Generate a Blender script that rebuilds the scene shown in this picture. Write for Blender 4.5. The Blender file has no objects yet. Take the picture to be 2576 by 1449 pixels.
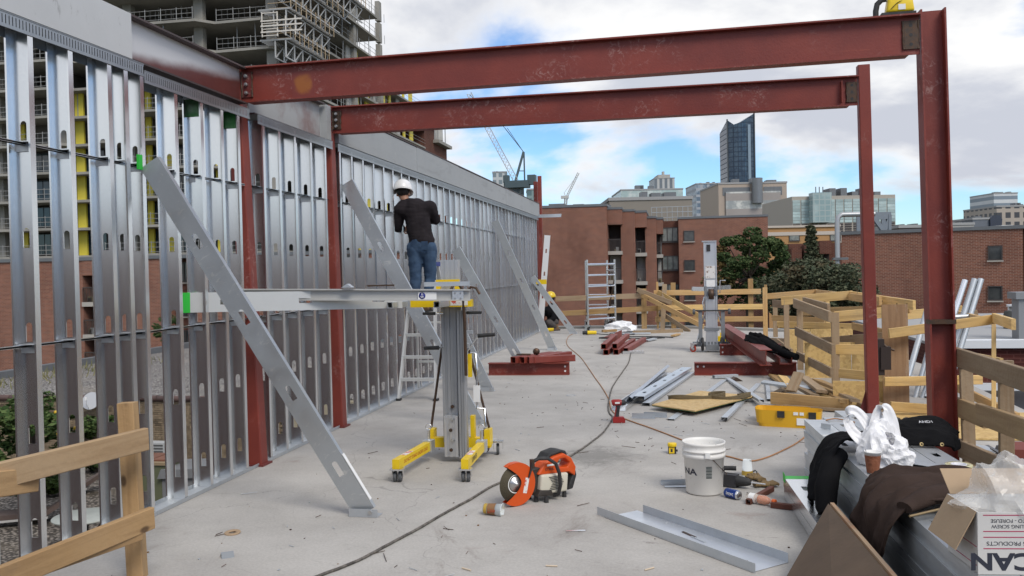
import bpy, bmesh, math, random
from mathutils import Vector, Matrix, Quaternion, noise
R = math.radians
scene = bpy.context.scene
COL = scene.collection
# ---------------------------------------------------------------- camera
CAMH, FPX, CX, CY = 1.63, 2218.0, 1288.0, 724.5
YAW, PITCH, ROLL = R(10.5), R(-1.13), R(1.2)
_f = Vector((-math.sin(YAW)*math.cos(PITCH), math.cos(YAW)*math.cos(PITCH), math.sin(PITCH)))
_r0 = Vector((math.cos(YAW), math.sin(YAW), 0)); _u0 = _r0.cross(_f)
_r = _r0*math.cos(ROLL) - _u0*math.sin(ROLL); _u = _u0*math.cos(ROLL) + _r0*math.sin(ROLL)
CAM = Vector((0, 0, CAMH))
cd = bpy.data.cameras.new('camera'); cam = bpy.data.objects.new('camera', cd); COL.objects.link(cam)
cd.sensor_width = 36.0; cd.lens = 36.0*FPX/2576.0; cd.clip_start = 0.05; cd.clip_end = 6000
m3 = Matrix((_r, _u, -_f)).transposed()
cam.matrix_world = Matrix.Translation(CAM) @ m3.to_4x4()
scene.camera = cam
# survey helpers: a sight line of the camera cut with a level, a plane X=c, a plane Y=c or a distance
def ray(x, y): return _f + _r*((x-CX)/FPX) - _u*((y-CY)/FPX)
def F(x, y, z=0.0): d = ray(x, y); return CAM + d*((z-CAMH)/d.z)
def W(x, y, X): d = ray(x, y); return CAM + d*(X/d.x)
def G(x, y, Y): d = ray(x, y); return CAM + d*(Y/d.y)
def A(x, y, t): return CAM + ray(x, y)*t
# ---------------------------------------------------------------- light
SUN_EL, SUN_AZ = 46.0, 140.0        # degrees; azimuth clockwise from +Y
world = bpy.data.worlds.new('World'); scene.world = world; world.use_nodes = True
def build_world():
    nt = world.node_tree; nt.nodes.clear(); N = nt.nodes.new; L = nt.links.new
    out = N('ShaderNodeOutputWorld'); bg = N('ShaderNodeBackground'); bg.inputs['Strength'].default_value = 0.10
    sky = N('ShaderNodeTexSky'); sky.sky_type = 'NISHITA'; sky.sun_disc = False
    sky.sun_elevation = R(SUN_EL); sky.sun_rotation = R(SUN_AZ); sky.air_density = 1.0; sky.dust_density = 0.25; sky.ozone_density = 1.5
    tc = N('ShaderNodeTexCoord'); sep = N('ShaderNodeSeparateXYZ'); L(tc.outputs['Generated'], sep.inputs[0])
    def M(op, a, b=None, c=None):
        n = N('ShaderNodeMath'); n.operation = op
        for i, v in enumerate((a, b, c)):
            if v is None: continue
            if isinstance(v, (int, float)): n.inputs[i].default_value = v
            else: L(v, n.inputs[i])
        return n.outputs[0]
    zc = M('ADD', M('MAXIMUM', sep.outputs[2], 0.0), 0.30)
    cx = M('DIVIDE', sep.outputs[0], zc); cy = M('DIVIDE', sep.outputs[1], zc)
    def field(ox, oy, scale, detail, rough):
        c = N('ShaderNodeCombineXYZ'); L(M('ADD', cx, ox), c.inputs[0]); L(M('ADD', cy, oy), c.inputs[1]); c.inputs[2].default_value = 1.7
        n = N('ShaderNodeTexNoise'); n.inputs['Scale'].default_value = scale; n.inputs['Detail'].default_value = detail
        n.inputs['Roughness'].default_value = rough; n.inputs['Distortion'].default_value = 0.25
        L(c.outputs[0], n.inputs['Vector']); return n.outputs['Fac']
    OX, OY = CLOUD_OFF
    f1 = field(OX, OY, 1.15, 9, 0.54)
    f2 = field(OX+0.05, OY+0.16, 1.15, 9, 0.54)     # same field shifted: gives the lit and the shaded side of the clouds
    def ramp(fac, p0, c0, p1, c1):
        r = N('ShaderNodeValToRGB'); e = r.color_ramp.elements; e[0].position = p0; e[0].color = c0; e[1].position = p1; e[1].color = c1
        r.color_ramp.interpolation = 'EASE'; L(fac, r.inputs[0]); return r.outputs[0]
    mask = ramp(f1, 0.405, (0,0,0,1), 0.525, (1,1,1,1))
    shade = M('ADD', M('MULTIPLY', M('SUBTRACT', f2, f1), 2.6), M('MULTIPLY', M('SUBTRACT', f1, 0.5), -2.1))
    lit = ramp(M('ADD', shade, 0.56), 0.0, (4.1, 4.3, 4.85, 1), 0.74, (6.9, 6.9, 6.9, 1))
    mix = N('ShaderNodeMix'); mix.data_type = 'RGBA'
    tint = N('ShaderNodeMix'); tint.data_type = 'RGBA'; tint.blend_type = 'MULTIPLY'; tint.inputs[0].default_value = 1.0
    hsv = N('ShaderNodeHueSaturation'); hsv.inputs['Saturation'].default_value = 1.10; hsv.inputs['Value'].default_value = 0.92; L(sky.outputs[0], hsv.inputs['Color']); L(hsv.outputs[0], tint.inputs['A']); tint.inputs['B'].default_value = (0.74, 0.955, 1.20, 1)
    L(mask, mix.inputs[0]); L(tint.outputs['Result'], mix.inputs['A']); L(lit, mix.inputs['B'])
    L(mix.outputs['Result'], bg.inputs['Color']); L(bg.outputs[0], out.inputs[0])
CLOUD_OFF = (8.45, 9.0)
build_world()
sd = bpy.data.lights.new('sun', 'SUN'); sun = bpy.data.objects.new('sun', sd); COL.objects.link(sun)
sd.energy = 1.5; sd.angle = R(24); sd.color = (1.0, 0.94, 0.86)
_az, _el = R(SUN_AZ), R(SUN_EL)
_sdir = Vector((math.sin(_az)*math.cos(_el), math.cos(_az)*math.cos(_el), math.sin(_el)))
sun.rotation_euler = (-_sdir).to_track_quat('-Z', 'Y').to_euler(); sun.location = (0, -10, 30)
vs = scene.view_settings; vs.view_transform = 'Standard'; vs.look = 'None'; vs.gamma = 1.0; vs.exposure = 0.58
vs.use_curve_mapping = False
scene.cycles.max_bounces = 6; scene.cycles.diffuse_bounces = 3; scene.cycles.glossy_bounces = 4
scene.cycles.transparent_max_bounces = 12; scene.cycles.caustics_reflective = False; scene.cycles.caustics_refractive = False
rnd = random.Random(7)
# ---------------------------------------------------------------- objects, names, labels
WM = {}
def _reg(o, M, parent):
    COL.objects.link(o)
    if parent is not None:
        o.parent = parent; o.matrix_basis = WM[parent].inverted() @ M
    else: o.matrix_basis = M
    WM[o] = M
    return o
def tag(o, label=None, cat=None, group=None, kind=None):
    if label: o['label'] = label
    if cat: o['category'] = cat
    if group: o['group'] = group
    if kind: o['kind'] = kind
    return o
def thing(name, label, cat, loc=(0,0,0), group=None):
    o = bpy.data.objects.new(name, None); o.empty_display_size = 0.1
    _reg(o, Matrix.Translation(Vector(loc)), None); tag(o, label, cat, group, 'thing'); return o
def mesh_obj(name, me, mats, M=None, parent=None):
    if mats is not None and len(me.materials) == 0:
        for m in (mats if isinstance(mats, (list, tuple)) else [mats]): me.materials.append(m)
    o = bpy.data.objects.new(name, me); return _reg(o, M or Matrix.Identity(4), parent)
class MB:
    """collects shapes; build() links them as ONE mesh object"""
    def __init__(s): s.v = []; s.f = []; s.mi = []; s.sm = []; s.cur = 0
    def add(s, vs, fs, smooth=False):
        b = len(s.v); s.v += [tuple(v) for v in vs]
        for f in fs: s.f.append([b+i for i in f]); s.mi.append(s.cur); s.sm.append(smooth)
        return s
    def m(s, i): s.cur = i; return s
    def box(s, lo, hi, M=None):
        (a,b,c),(d,e,f) = lo, hi
        vs = [Vector(p) for p in ((a,b,c),(d,b,c),(d,e,c),(a,e,c),(a,b,f),(d,b,f),(d,e,f),(a,e,f))]
        if M is not None: vs = [M @ v for v in vs]
        return s.add(vs, [(0,3,2,1),(4,5,6,7),(0,1,5,4),(1,2,6,5),(2,3,7,6),(3,0,4,7)])
    def cbox(s, c, size, M=None):
        c = Vector(c); h = Vector(size)*0.5; return s.box(c-h, c+h, M)
    def bar(s, p0, p1, w, t, side=None):
        """bar p0->p1; w along side, t along the third axis"""
        M = frame(p0, p1, side); L = (Vector(p1)-Vector(p0)).length
        return s.box((0,-w/2,-t/2), (L,w/2,t/2), M)
    def tube(s, p0, p1, r0, r1=None, n=10, cap=True, smooth=True):
        r1 = r0 if r1 is None else r1; M = frame(p0, p1); L = (Vector(p1)-Vector(p0)).length
        vs = []; 
        for x, r in ((0,r0),(L,r1)):
            for i in range(n):
                a = 2*math.pi*i/n; vs.append(M @ Vector((x, r*math.cos(a), r*math.sin(a))))
        s.add(vs, [(i,(i+1)%n,n+(i+1)%n,n+i) for i in range(n)], smooth)
        if cap: s.add(vs[:n], [tuple(range(n-1,-1,-1))]); s.add(vs[n:], [tuple(range(n))])
        return s
    def path(s, pts, r, n=8, smooth=True, cap=True, flat=1.0):
        """tube along points; r number or list"""
        pts = [Vector(p) for p in pts]; k = len(pts)
        rs = r if isinstance(r, (list, tuple)) else [r]*k
        vs = []; up = Vector((0,0,1)); prev = None
        for i, p in enumerate(pts):
            t = (pts[min(i+1,k-1)]-pts[max(i-1,0)]).normalized()
            if prev is None:
                a = t.cross(up)
                if a.length < 1e-3: a = t.cross(Vector((0,1,0)))
            else: a = prev - t*prev.dot(t)
            a.normalize(); prev = a; b = t.cross(a)
            for j in range(n):
                th = 2*math.pi*j/n; vs.append(p + a*(rs[i]*math.cos(th)) + b*(rs[i]*flat*math.sin(th)))
        fs = [(i*n+j, i*n+(j+1)%n, (i+1)*n+(j+1)%n, (i+1)*n+j) for i in range(k-1) for j in range(n)]
        s.add(vs, fs, smooth)
        if cap: s.add(vs[:n], [tuple(range(n-1,-1,-1))]); s.add(vs[-n:], [tuple(range(n))])
        return s
    def lathe(s, prof, n=24, M=None, smooth=True, closed=False):
        M = M or Matrix.Identity(4); vs = []
        for r, z in prof:
            for i in range(n):
                a = 2*math.pi*i/n; vs.append(M @ Vector((r*math.cos(a), r*math.sin(a), z)))
        k = len(prof)
        fs = [(i*n+j, i*n+(j+1)%n, ((i+1)%k)*n+(j+1)%n, ((i+1)%k)*n+j) for i in range(k if closed else k-1) for j in range(n)]
        s.add(vs, fs, smooth)
        if not closed:
            if prof[0][0] > 1e-5: s.add(vs[:n], [tuple(range(n-1,-1,-1))])
            if prof[-1][0] > 1e-5: s.add(vs[-n:], [tuple(range(n))])
        return s
    def prism(s, poly, d, M=None, smooth=False):
        """polygon in local XY, extruded 0..d along local Z"""
        M = M or Matrix.Identity(4); n = len(poly)
        vs = [M @ Vector((x,y,0)) for x,y in poly] + [M @ Vector((x,y,d)) for x,y in poly]
        s.add(vs, [tuple(range(n-1,-1,-1)), tuple(range(n,2*n))])
        return s.add(vs, [(i,(i+1)%n,n+(i+1)%n,n+i) for i in range(n)], smooth)
    def prof(s, poly, p0, p1, side=None, close=True):
        """open or closed section (local y,z) swept p0->p1"""
        M = frame(p0, p1, side); L = (Vector(p1)-Vector(p0)).length; n = len(poly)
        vs = [M @ Vector((0,y,z)) for y,z in poly] + [M @ Vector((L,y,z)) for y,z in poly]
        s.add(vs, [(i,(i+1)%n,n+(i+1)%n,n+i) for i in range(n if close else n-1)])
        if close: s.add(vs, [tuple(range(n-1,-1,-1)), tuple(range(n,2*n))])
        return s
    def ball(s, c, rad, M=None, n=12, k=8, smooth=True):
        c = Vector(c); rad = Vector(rad) if hasattr(rad,'__len__') else Vector((rad,)*3); vs = []
        for i in range(k+1):
            ph = math.pi*i/k
            for j in range(n):
                th = 2*math.pi*j/n
                v = Vector((rad.x*math.sin(ph)*math.cos(th), rad.y*math.sin(ph)*math.sin(th), rad.z*math.cos(ph)))
                vs.append(c + ((M @ v) if M is not None else v))
        return s.add(vs, [(i*n+j, (i+1)*n+j, (i+1)*n+(j+1)%n, i*n+(j+1)%n) for i in range(k) for j in range(n)], smooth)
    def quad(s, a, b, c, d): return s.add([a,b,c,d], [(0,1,2,3)])
    def mesh(s, name='mesh', M=None):
        me = bpy.data.meshes.new(name)
        vs = s.v if M is None else [tuple(M.inverted() @ Vector(v)) for v in s.v]
        me.from_pydata(vs, [], s.f)
        me.polygons.foreach_set('material_index', s.mi); me.polygons.foreach_set('use_smooth', s.sm)
        me.validate(); return me
    def build(s, name, mats, parent=None, M=None, label=None, cat=None, group=None, kind=None):
        """geometry is in world space; M = the object's own frame"""
        if M is None: M = Matrix.Translation(WM[parent].translation) if parent is not None else Matrix.Translation(s.base())
        o = mesh_obj(name, s.mesh(name, M), mats, M, parent); return tag(o, label, cat, group, kind or ('thing' if cat else None))
    def base(s):
        xs = [v[0] for v in s.v]; ys = [v[1] for v in s.v]; zs = [v[2] for v in s.v]
        return Vector(((min(xs)+max(xs))/2, (min(ys)+max(ys))/2, min(zs)))
def frame(p0, p1, side=None):
    p0 = Vector(p0); x = (Vector(p1)-p0).normalized()
    sd_ = Vector(side) if side is not None else Vector((0,0,1))
    if abs(x.dot(sd_.normalized())) > 0.999: sd_ = Vector((0,1,0))
    y = (sd_ - x*sd_.dot(x)).normalized(); z = x.cross(y)
    return Matrix.Translation(p0) @ Matrix((x,y,z)).transposed().to_4x4()
def TR(loc, rz=0, rx=0, ry=0, s=1.0):
    return Matrix.Translation(Vector(loc)) @ Matrix.Rotation(rz,4,'Z') @ Matrix.Rotation(ry,4,'Y') @ Matrix.Rotation(rx,4,'X') @ Matrix.Scale(s,4)
def copy_tree(o, M, parent=None):
    """a thing and copies of its parts and their parts, standing at M"""
    c = o.copy(); COL.objects.link(c)
    if parent is None: c.matrix_basis = M
    else: c.parent = parent; c.matrix_basis = o.matrix_basis
    WM[c] = M
    for ch in [x for x in WM if x.parent == o]: copy_tree(ch, M @ ch.matrix_basis, c)
    return c
def text_mesh(txt, size, align='CENTER', bold=0.012):
    cu = bpy.data.curves.new('lettering', 'FONT'); cu.body = txt; cu.size = size; cu.align_x = align; cu.align_y = 'CENTER'; cu.offset = bold*size
    o = bpy.data.objects.new('lettering', cu); me = bpy.data.meshes.new_from_object(o); bpy.data.objects.remove(o); return me
def lettering(txt, size, M, mat, parent, name='lettering', align='CENTER', sx=1.0, bold=0.012):
    me = text_mesh(txt, size, align, bold)
    if sx != 1.0: me.transform(Matrix.Diagonal((sx,1,1,1)))
    return mesh_obj(name, me, mat, M, parent)
# ---------------------------------------------------------------- materials
MATS = {}
def mat(name, col, rough=0.6, metal=0.0, col2=None, vscale=3.0, vamt=0.5, lo=0.35, hi=0.65, stretch=(1,1,1), bump=0.0, bscale=40.0,
        spec=0.5, rand=0.0, rough2=None, detail=6, extra=None, alpha=1.0, trans=0.0, ior=1.45, emit=None, coat=0.0, dist=0.0):
    """principled material; col2 is mixed in through noise, rand varies brightness from object to object"""
    if name in MATS: return MATS[name]
    m = bpy.data.materials.new(name); m.use_nodes = True; nt = m.node_tree; N = nt.nodes.new; L = nt.links.new
    b = nt.nodes['Principled BSDF']; b.inputs['Roughness'].default_value = rough; b.inputs['Metallic'].default_value = metal
    b.inputs['Specular IOR Level'].default_value = spec; b.inputs['IOR'].default_value = ior
    b.inputs['Alpha'].default_value = alpha; b.inputs['Transmission Weight'].default_value = trans; b.inputs['Coat Weight'].default_value = coat
    if emit: b.inputs['Emission Color'].default_value = (*emit[:3],1); b.inputs['Emission Strength'].default_value = emit[3]
    tc = N('ShaderNodeTexCoord'); mp = N('ShaderNodeMapping'); mp.inputs['Scale'].default_value = stretch
    L(tc.outputs['Object'], mp.inputs['Vector'])
    oi = N('ShaderNodeObjectInfo'); vadd = N('ShaderNodeVectorMath'); vadd.operation = 'MULTIPLY_ADD'
    L(oi.outputs['Random'], vadd.inputs[0]); vadd.inputs[1].default_value = (37.0,19.0,53.0); L(mp.outputs[0], vadd.inputs[2])
    vec = vadd.outputs[0]
    c4 = (*col,1)
    if col2 is None:
        rgb = N('ShaderNodeRGB'); rgb.outputs[0].default_value = c4; cout = rgb.outputs[0]
    else:
        n = N('ShaderNodeTexNoise'); n.inputs['Scale'].default_value = vscale; n.inputs['Detail'].default_value = detail; n.inputs['Roughness'].default_value = 0.62
        n.inputs['Distortion'].default_value = dist
        L(vec, n.inputs['Vector']); r = N('ShaderNodeValToRGB'); e = r.color_ramp.elements
        e[0].position = lo; e[1].position = hi; e[0].color = c4
        e[1].color = tuple(col[i]*(1-vamt)+col2[i]*vamt for i in range(3))+(1,)
        L(n.outputs['Fac'], r.inputs[0]); cout = r.outputs[0]
        if rough2 is not None:
            mr = N('ShaderNodeMapRange'); mr.inputs['From Min'].default_value = lo; mr.inputs['From Max'].default_value = hi
            mr.inputs['To Min'].default_value = rough; mr.inputs['To Max'].default_value = rough2
            L(n.outputs['Fac'], mr.inputs[0]); L(mr.outputs[0], b.inputs['Roughness'])
    if extra is not None: cout = extra(nt, vec, cout, b, tc)
    if rand > 0:
        hs = N('ShaderNodeHueSaturation'); mr = N('ShaderNodeMapRange'); mr.inputs['To Min'].default_value = 1-rand; mr.inputs['To Max'].default_value = 1+rand
        L(oi.outputs['Random'], mr.inputs[0]); L(mr.outputs[0], hs.inputs['Value']); L(cout, hs.inputs['Color']); cout = hs.outputs[0]
    L(cout, b.inputs['Base Color'])
    if bump > 0:
        n2 = N('ShaderNodeTexNoise'); n2.inputs['Scale'].default_value = bscale; n2.inputs['Detail'].default_value = 5
        L(vec, n2.inputs['Vector']); bp = N('ShaderNodeBump'); bp.inputs['Strength'].default_value = bump; bp.inputs['Distance'].default_value = 0.02
        L(n2.outputs['Fac'], bp.inputs['Height']); L(bp.outputs[0], b.inputs['Normal'])
    MATS[name] = m; return m
def nmix(nt, fac, a, b_, mode='MIX'):
    n = nt.nodes.new('ShaderNodeMix'); n.data_type = 'RGBA'; n.blend_type = mode
    for s_, v in ((n.inputs[0], fac), (n.inputs['A'], a), (n.inputs['B'], b_)):
        if isinstance(v, (int, float)): s_.default_value = v
        elif isinstance(v, tuple): s_.default_value = (*v[:3],1)
        else: nt.links.new(v, s_)
    return n.outputs['Result']
def nnoise(nt, vec, scale, detail=5, rough=0.6, stretch=None, dist=0.0):
    if stretch is not None:
        mp = nt.nodes.new('ShaderNodeMapping'); mp.inputs['Scale'].default_value = stretch; nt.links.new(vec, mp.inputs['Vector']); vec = mp.outputs[0]
    n = nt.nodes.new('ShaderNodeTexNoise'); n.inputs['Scale'].default_value = scale; n.inputs['Detail'].default_value = detail
    n.inputs['Roughness'].default_value = rough; n.inputs['Distortion'].default_value = dist; nt.links.new(vec, n.inputs['Vector']); return n.outputs['Fac']
def nramp(nt, fac, p0, p1, v0=0.0, v1=1.0):
    n = nt.nodes.new('ShaderNodeMapRange'); n.inputs['From Min'].default_value = p0; n.inputs['From Max'].default_value = p1
    n.inputs['To Min'].default_value = v0; n.inputs['To Max'].default_value = v1; n.interpolation_type = 'SMOOTHSTEP'; nt.links.new(fac, n.inputs[0]); return n.outputs[0]
def nmath(nt, op, a, b_=None):
    n = nt.nodes.new('ShaderNodeMath'); n.operation = op
    for i, v in enumerate((a, b_)):
        if v is None: continue
        if isinstance(v, (int, float)): n.inputs[i].default_value = v
        else: nt.links.new(v, n.inputs[i])
    return n.outputs[0]
def sepxyz(nt, vec):
    n = nt.nodes.new('ShaderNodeSeparateXYZ'); nt.links.new(vec, n.inputs[0]); return n.outputs
def ex_scuff(nt, vec, c, b, tc):        # pale scuffs and hand marks on the red primer
    cl = nramp(nt, nnoise(nt, vec, 1.6, 2), 0.50, 0.66); fine = nramp(nt, nnoise(nt, vec, 17, 8, 0.72, dist=1.2), 0.50, 0.68)
    c = nmix(nt, nmath(nt, 'MULTIPLY', nmath(nt, 'MULTIPLY', cl, fine), 0.62), c, (0.42, 0.27, 0.24))
    return nmix(nt, nmath(nt, 'MULTIPLY', nramp(nt, nnoise(nt, vec, 5, 6, 0.7, (0.3,3,3)), 0.64, 0.72), 0.4), c, (0.30, 0.07, 0.04))
M_RED = mat('red_primer', (0.222,0.041,0.027), 0.5, col2=(0.165,0.030,0.022), vscale=2.2, vamt=1.0, extra=ex_scuff, rand=0.06, bump=0.08, bscale=60)
M_REDDK = mat('dark_red_primer', (0.14,0.026,0.022), 0.55, col2=(0.09,0.02,0.018), vscale=3, extra=ex_scuff, rand=0.08, bump=0.08)
def ex_galv(nt, vec, c, b, tc):
    st = nramp(nt, nnoise(nt, vec, 3.0, 4, 0.55, (1,1,0.12)), 0.40, 0.75); c = nmix(nt, nmath(nt, 'MULTIPLY', st, 0.35), c, (0.60,0.63,0.66))
    v = nt.nodes.new('ShaderNodeTexVoronoi'); v.inputs['Scale'].default_value = 90; nt.links.new(vec, v.inputs['Vector'])
    return nmix(nt, nmath(nt, 'MULTIPLY', v.outputs['Distance'], 0.12), c, (0.45,0.48,0.52))
M_GALV = mat('galvanized_steel', (0.84,0.85,0.86), 0.23, 0.95, extra=ex_galv, rand=0.05)
M_GALV2 = mat('galvanized_steel_dull', (0.60,0.63,0.655), 0.42, 0.8, col2=(0.47,0.50,0.53), vscale=6, extra=ex_galv, rand=0.06, rough2=0.6, bump=0.03, bscale=15)
def ex_worn(nt, vec, c, b, tc):
    p = nramp(nt, nnoise(nt, vec, 9, 9, 0.75, (1,2,2), 0.8), 0.56, 0.62)
    return nmix(nt, nmath(nt, 'MULTIPLY', p, 0.6), c, (0.72,0.72,0.70))
M_BRACE = mat('weathered_galvanized', (0.56,0.585,0.60), 0.34, 0.80, col2=(0.44,0.47,0.49), vscale=3, extra=ex_worn, rand=0.05, rough2=0.55)
M_ALU = mat('brushed_aluminium', (0.66,0.67,0.68), 0.38, 0.85, col2=(0.52,0.53,0.54), vscale=8, stretch=(1,1,0.1), rand=0.04, rough2=0.5)
M_CHROME = mat('zinc_plated_tube', (0.72,0.73,0.74), 0.22, 0.95, rand=0.03)
M_YEL = mat('yellow_enamel', (0.80,0.56,0.015), 0.35, col2=(0.62,0.40,0.02), vscale=14, vamt=0.7, lo=0.5, hi=0.8, bump=0.03)
M_BLACK = mat('black_rubber', (0.018,0.018,0.019), 0.6, col2=(0.05,0.05,0.05), vscale=20, vamt=0.6)
M_DKMETAL = mat('dark_rusty_steel', (0.07,0.055,0.045), 0.5, 0.6, col2=(0.16,0.075,0.035), vscale=25)
M_BOLT = mat('zinc_bolt', (0.55,0.55,0.54), 0.35, 0.9)
M_WHITE = mat('white_plastic', (0.80,0.80,0.785), 0.4, col2=(0.62,0.58,0.50), vscale=6, vamt=0.35, lo=0.5, hi=0.8)
def wood_extra(scale=1.0, knots=True):
    def f(nt, vec, c, b, tc):
        g = nnoise(nt, vec, 22*scale, 4, 0.6, (0.06,1,1), 0.5)
        c = nmix(nt, nmath(nt, 'MULTIPLY', nramp(nt, g, 0.42, 0.70), 0.42), c, (0.22,0.125,0.055))
        if knots:
            v = nt.nodes.new('ShaderNodeTexVoronoi'); v.inputs['Scale'].default_value = 5.0; v.inputs['Randomness'].default_value = 1.0
            mp = nt.nodes.new('ShaderNodeMapping'); mp.inputs['Scale'].default_value = (0.55,1.0,1.0); nt.links.new(vec, mp.inputs['Vector']); nt.links.new(mp.outputs[0], v.inputs['Vector'])
            k = nramp(nt, v.outputs['Distance'], 0.05, 0.12, 1.0, 0.0)
            c = nmix(nt, nmath(nt, 'MULTIPLY', k, 0.85), c, (0.075,0.04,0.02))
        s_ = nramp(nt, nnoise(nt, vec, 4, 6, 0.7), 0.52, 0.75)
        return nmix(nt, nmath(nt, 'MULTIPLY', s_, 0.35), c, (0.27,0.19,0.12))
    return f
M_PINE = mat('fresh_yellow_lumber', (0.64,0.42,0.155), 0.65, col2=(0.70,0.49,0.22), vscale=2.0, vamt=0.9, extra=wood_extra(), rand=0.22, bump=0.12, bscale=30)
M_PINE2 = mat('orange_lumber', (0.46,0.275,0.105), 0.68, col2=(0.50,0.33,0.15), vscale=2.0, vamt=0.9, extra=wood_extra(), rand=0.25, bump=0.14, bscale=30)
M_WOODG = mat('weathered_lumber', (0.295,0.215,0.135), 0.78, col2=(0.36,0.265,0.17), vscale=2.5, vamt=0.9, extra=wood_extra(1.2), rand=0.18, bump=0.2, bscale=34)
def ex_osb(nt, vec, c, b, tc):
    for (s_, col, off) in ((85,(0.66,0.46,0.20),0),(60,(0.46,0.29,0.11),4)):
        v = nt.nodes.new('ShaderNodeTexVoronoi'); v.inputs['Scale'].default_value = s_; mp = nt.nodes.new('ShaderNodeMapping')
        mp.inputs['Scale'].default_value = (0.45,0.45,1.2); mp.inputs['Rotation'].default_value = (0.3+off,0.4,0.6+off); nt.links.new(vec, mp.inputs['Vector']); nt.links.new(mp.outputs[0], v.inputs['Vector'])
        sx = sepxyz(nt, v.outputs['Color']); c = nmix(nt, nmath(nt, 'MULTIPLY', nramp(nt, sx[0], 0.5, 0.8), 0.6), c, col)
    return c
M_OSB = mat('oriented_strand_board', (0.62,0.43,0.17), 0.7, extra=ex_osb, rand=0.05, bump=0.2, bscale=60)
def ex_ply(nt, vec, c, b, tc):
    g = nnoise(nt, vec, 20, 4, 0.6, (0.05,1,1), 0.4); c = nmix(nt, nmath(nt, 'MULTIPLY', nramp(nt, g, 0.42, 0.65), 0.5), c, (0.20,0.11,0.055))
    p = nramp(nt, nnoise(nt, vec, 7, 8, 0.75, (0.25,1,1)), 0.55, 0.63); return nmix(nt, nmath(nt, 'MULTIPLY', p, 0.4), c, (0.46,0.38,0.30))
M_PLY = mat('stained_plywood', (0.335,0.205,0.11), 0.7, col2=(0.28,0.17,0.095), vscale=3, extra=ex_ply, bump=0.1)
# ================================================================ roof slab
def ex_floor(nt, vec, c, b, tc):
    ob = tc.outputs['Object']; s = sepxyz(nt, ob)
    c = nmix(nt, nmath(nt, 'MULTIPLY', nramp(nt, nnoise(nt, ob, 0.55, 6, 0.6), 0.45, 0.75), 0.5), c, (0.53,0.51,0.475))
    d1 = nramp(nt, nnoise(nt, ob, 1.3, 9, 0.72, (1.0,0.55,1), 0.9), 0.56, 0.74)
    near = nramp(nt, nmath(nt, 'ADD', s[1], nmath(nt, 'MULTIPLY', s[0], -0.9)), 10.5, 4.0)        # more tracked dirt near the stud pile
    c = nmix(nt, nmath(nt, 'MULTIPLY', d1, nmath(nt, 'ADD', nmath(nt, 'MULTIPLY', near, 0.75), 0.30)), c, (0.175,0.145,0.125))
    sc = nramp(nt, nnoise(nt, ob, 9, 8, 0.75, (0.45,1.6,1), 1.6), 0.60, 0.70)
    c = nmix(nt, nmath(nt, 'MULTIPLY', sc, nmath(nt, 'ADD', nmath(nt, 'MULTIPLY', near, 0.45), 0.16)), c, (0.16,0.14,0.13))
    rs = nramp(nt, nnoise(nt, ob, 0.9, 7, 0.7, (0.5,1.5,1), 0.5), 0.62, 0.74)
    c = nmix(nt, nmath(nt, 'MULTIPLY', rs, 0.55), c, (0.25,0.17,0.14))
    for (rz_, sc_, am_, cc_) in ((0.5,1.0,0.28,(0.20,0.19,0.18)),(-0.35,1.3,0.22,(0.56,0.55,0.53)),(1.2,0.8,0.20,(0.22,0.20,0.19))):      # drag marks, trowel arcs and scratches
        mp = nt.nodes.new('ShaderNodeMapping'); mp.inputs['Rotation'].default_value = (0,0,rz_); nt.links.new(ob, mp.inputs['Vector'])
        ln = nramp(nt, nnoise(nt, mp.outputs[0], 9*sc_, 7, 0.68, (0.12,2.2,1), 0.8), 0.60, 0.68); pt = nramp(nt, nnoise(nt, ob, 0.8*sc_, 3), 0.46, 0.62)
        c = nmix(nt, nmath(nt,'MULTIPLY',nmath(nt,'MULTIPLY',ln,pt),am_), c, cc_)
    vc = nt.nodes.new('ShaderNodeTexVoronoi'); vc.feature = 'DISTANCE_TO_EDGE'; vc.inputs['Scale'].default_value = 0.23; wv = nt.nodes.new('ShaderNodeVectorMath'); wv.operation = 'MULTIPLY_ADD'
    nz = nt.nodes.new('ShaderNodeTexNoise'); nz.inputs['Scale'].default_value = 1.6; nz.inputs['Detail'].default_value = 8; nt.links.new(ob, nz.inputs['Vector']); nt.links.new(nz.outputs['Color'], wv.inputs[0]); wv.inputs[1].default_value = (0.9,0.9,0); nt.links.new(ob, wv.inputs[2]); nt.links.new(wv.outputs[0], vc.inputs['Vector'])
    c = nmix(nt, nmath(nt,'MULTIPLY',nramp(nt, vc.outputs['Distance'], 0.0012, 0.0002),0.35), c, (0.12,0.115,0.11))
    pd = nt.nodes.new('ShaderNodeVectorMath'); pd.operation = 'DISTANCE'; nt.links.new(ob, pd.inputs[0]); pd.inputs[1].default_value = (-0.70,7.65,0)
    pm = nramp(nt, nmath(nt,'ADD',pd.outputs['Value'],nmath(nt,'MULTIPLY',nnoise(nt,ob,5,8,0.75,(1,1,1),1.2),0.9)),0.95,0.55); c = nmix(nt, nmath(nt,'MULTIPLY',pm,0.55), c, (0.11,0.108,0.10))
    fine = nramp(nt, nnoise(nt, ob, 60, 4, 0.7), 0.30, 0.70, 0.90, 1.07)
    return nmix(nt, 1.0, c, nt.nodes.new('ShaderNodeCombineXYZ').outputs[0] if False else _grey(nt, fine), 'MULTIPLY')
def _grey(nt, v):
    n = nt.nodes.new('ShaderNodeCombineXYZ')
    for i in range(3): nt.links.new(v, n.inputs[i])
    return n.outputs[0]
M_FLOOR = mat('dusty_concrete', (0.450,0.432,0.405), 0.85, spec=0.25, col2=(0.372,0.355,0.332), vscale=2.0, vamt=1.0, extra=ex_floor, bump=0.12, bscale=18)
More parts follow.
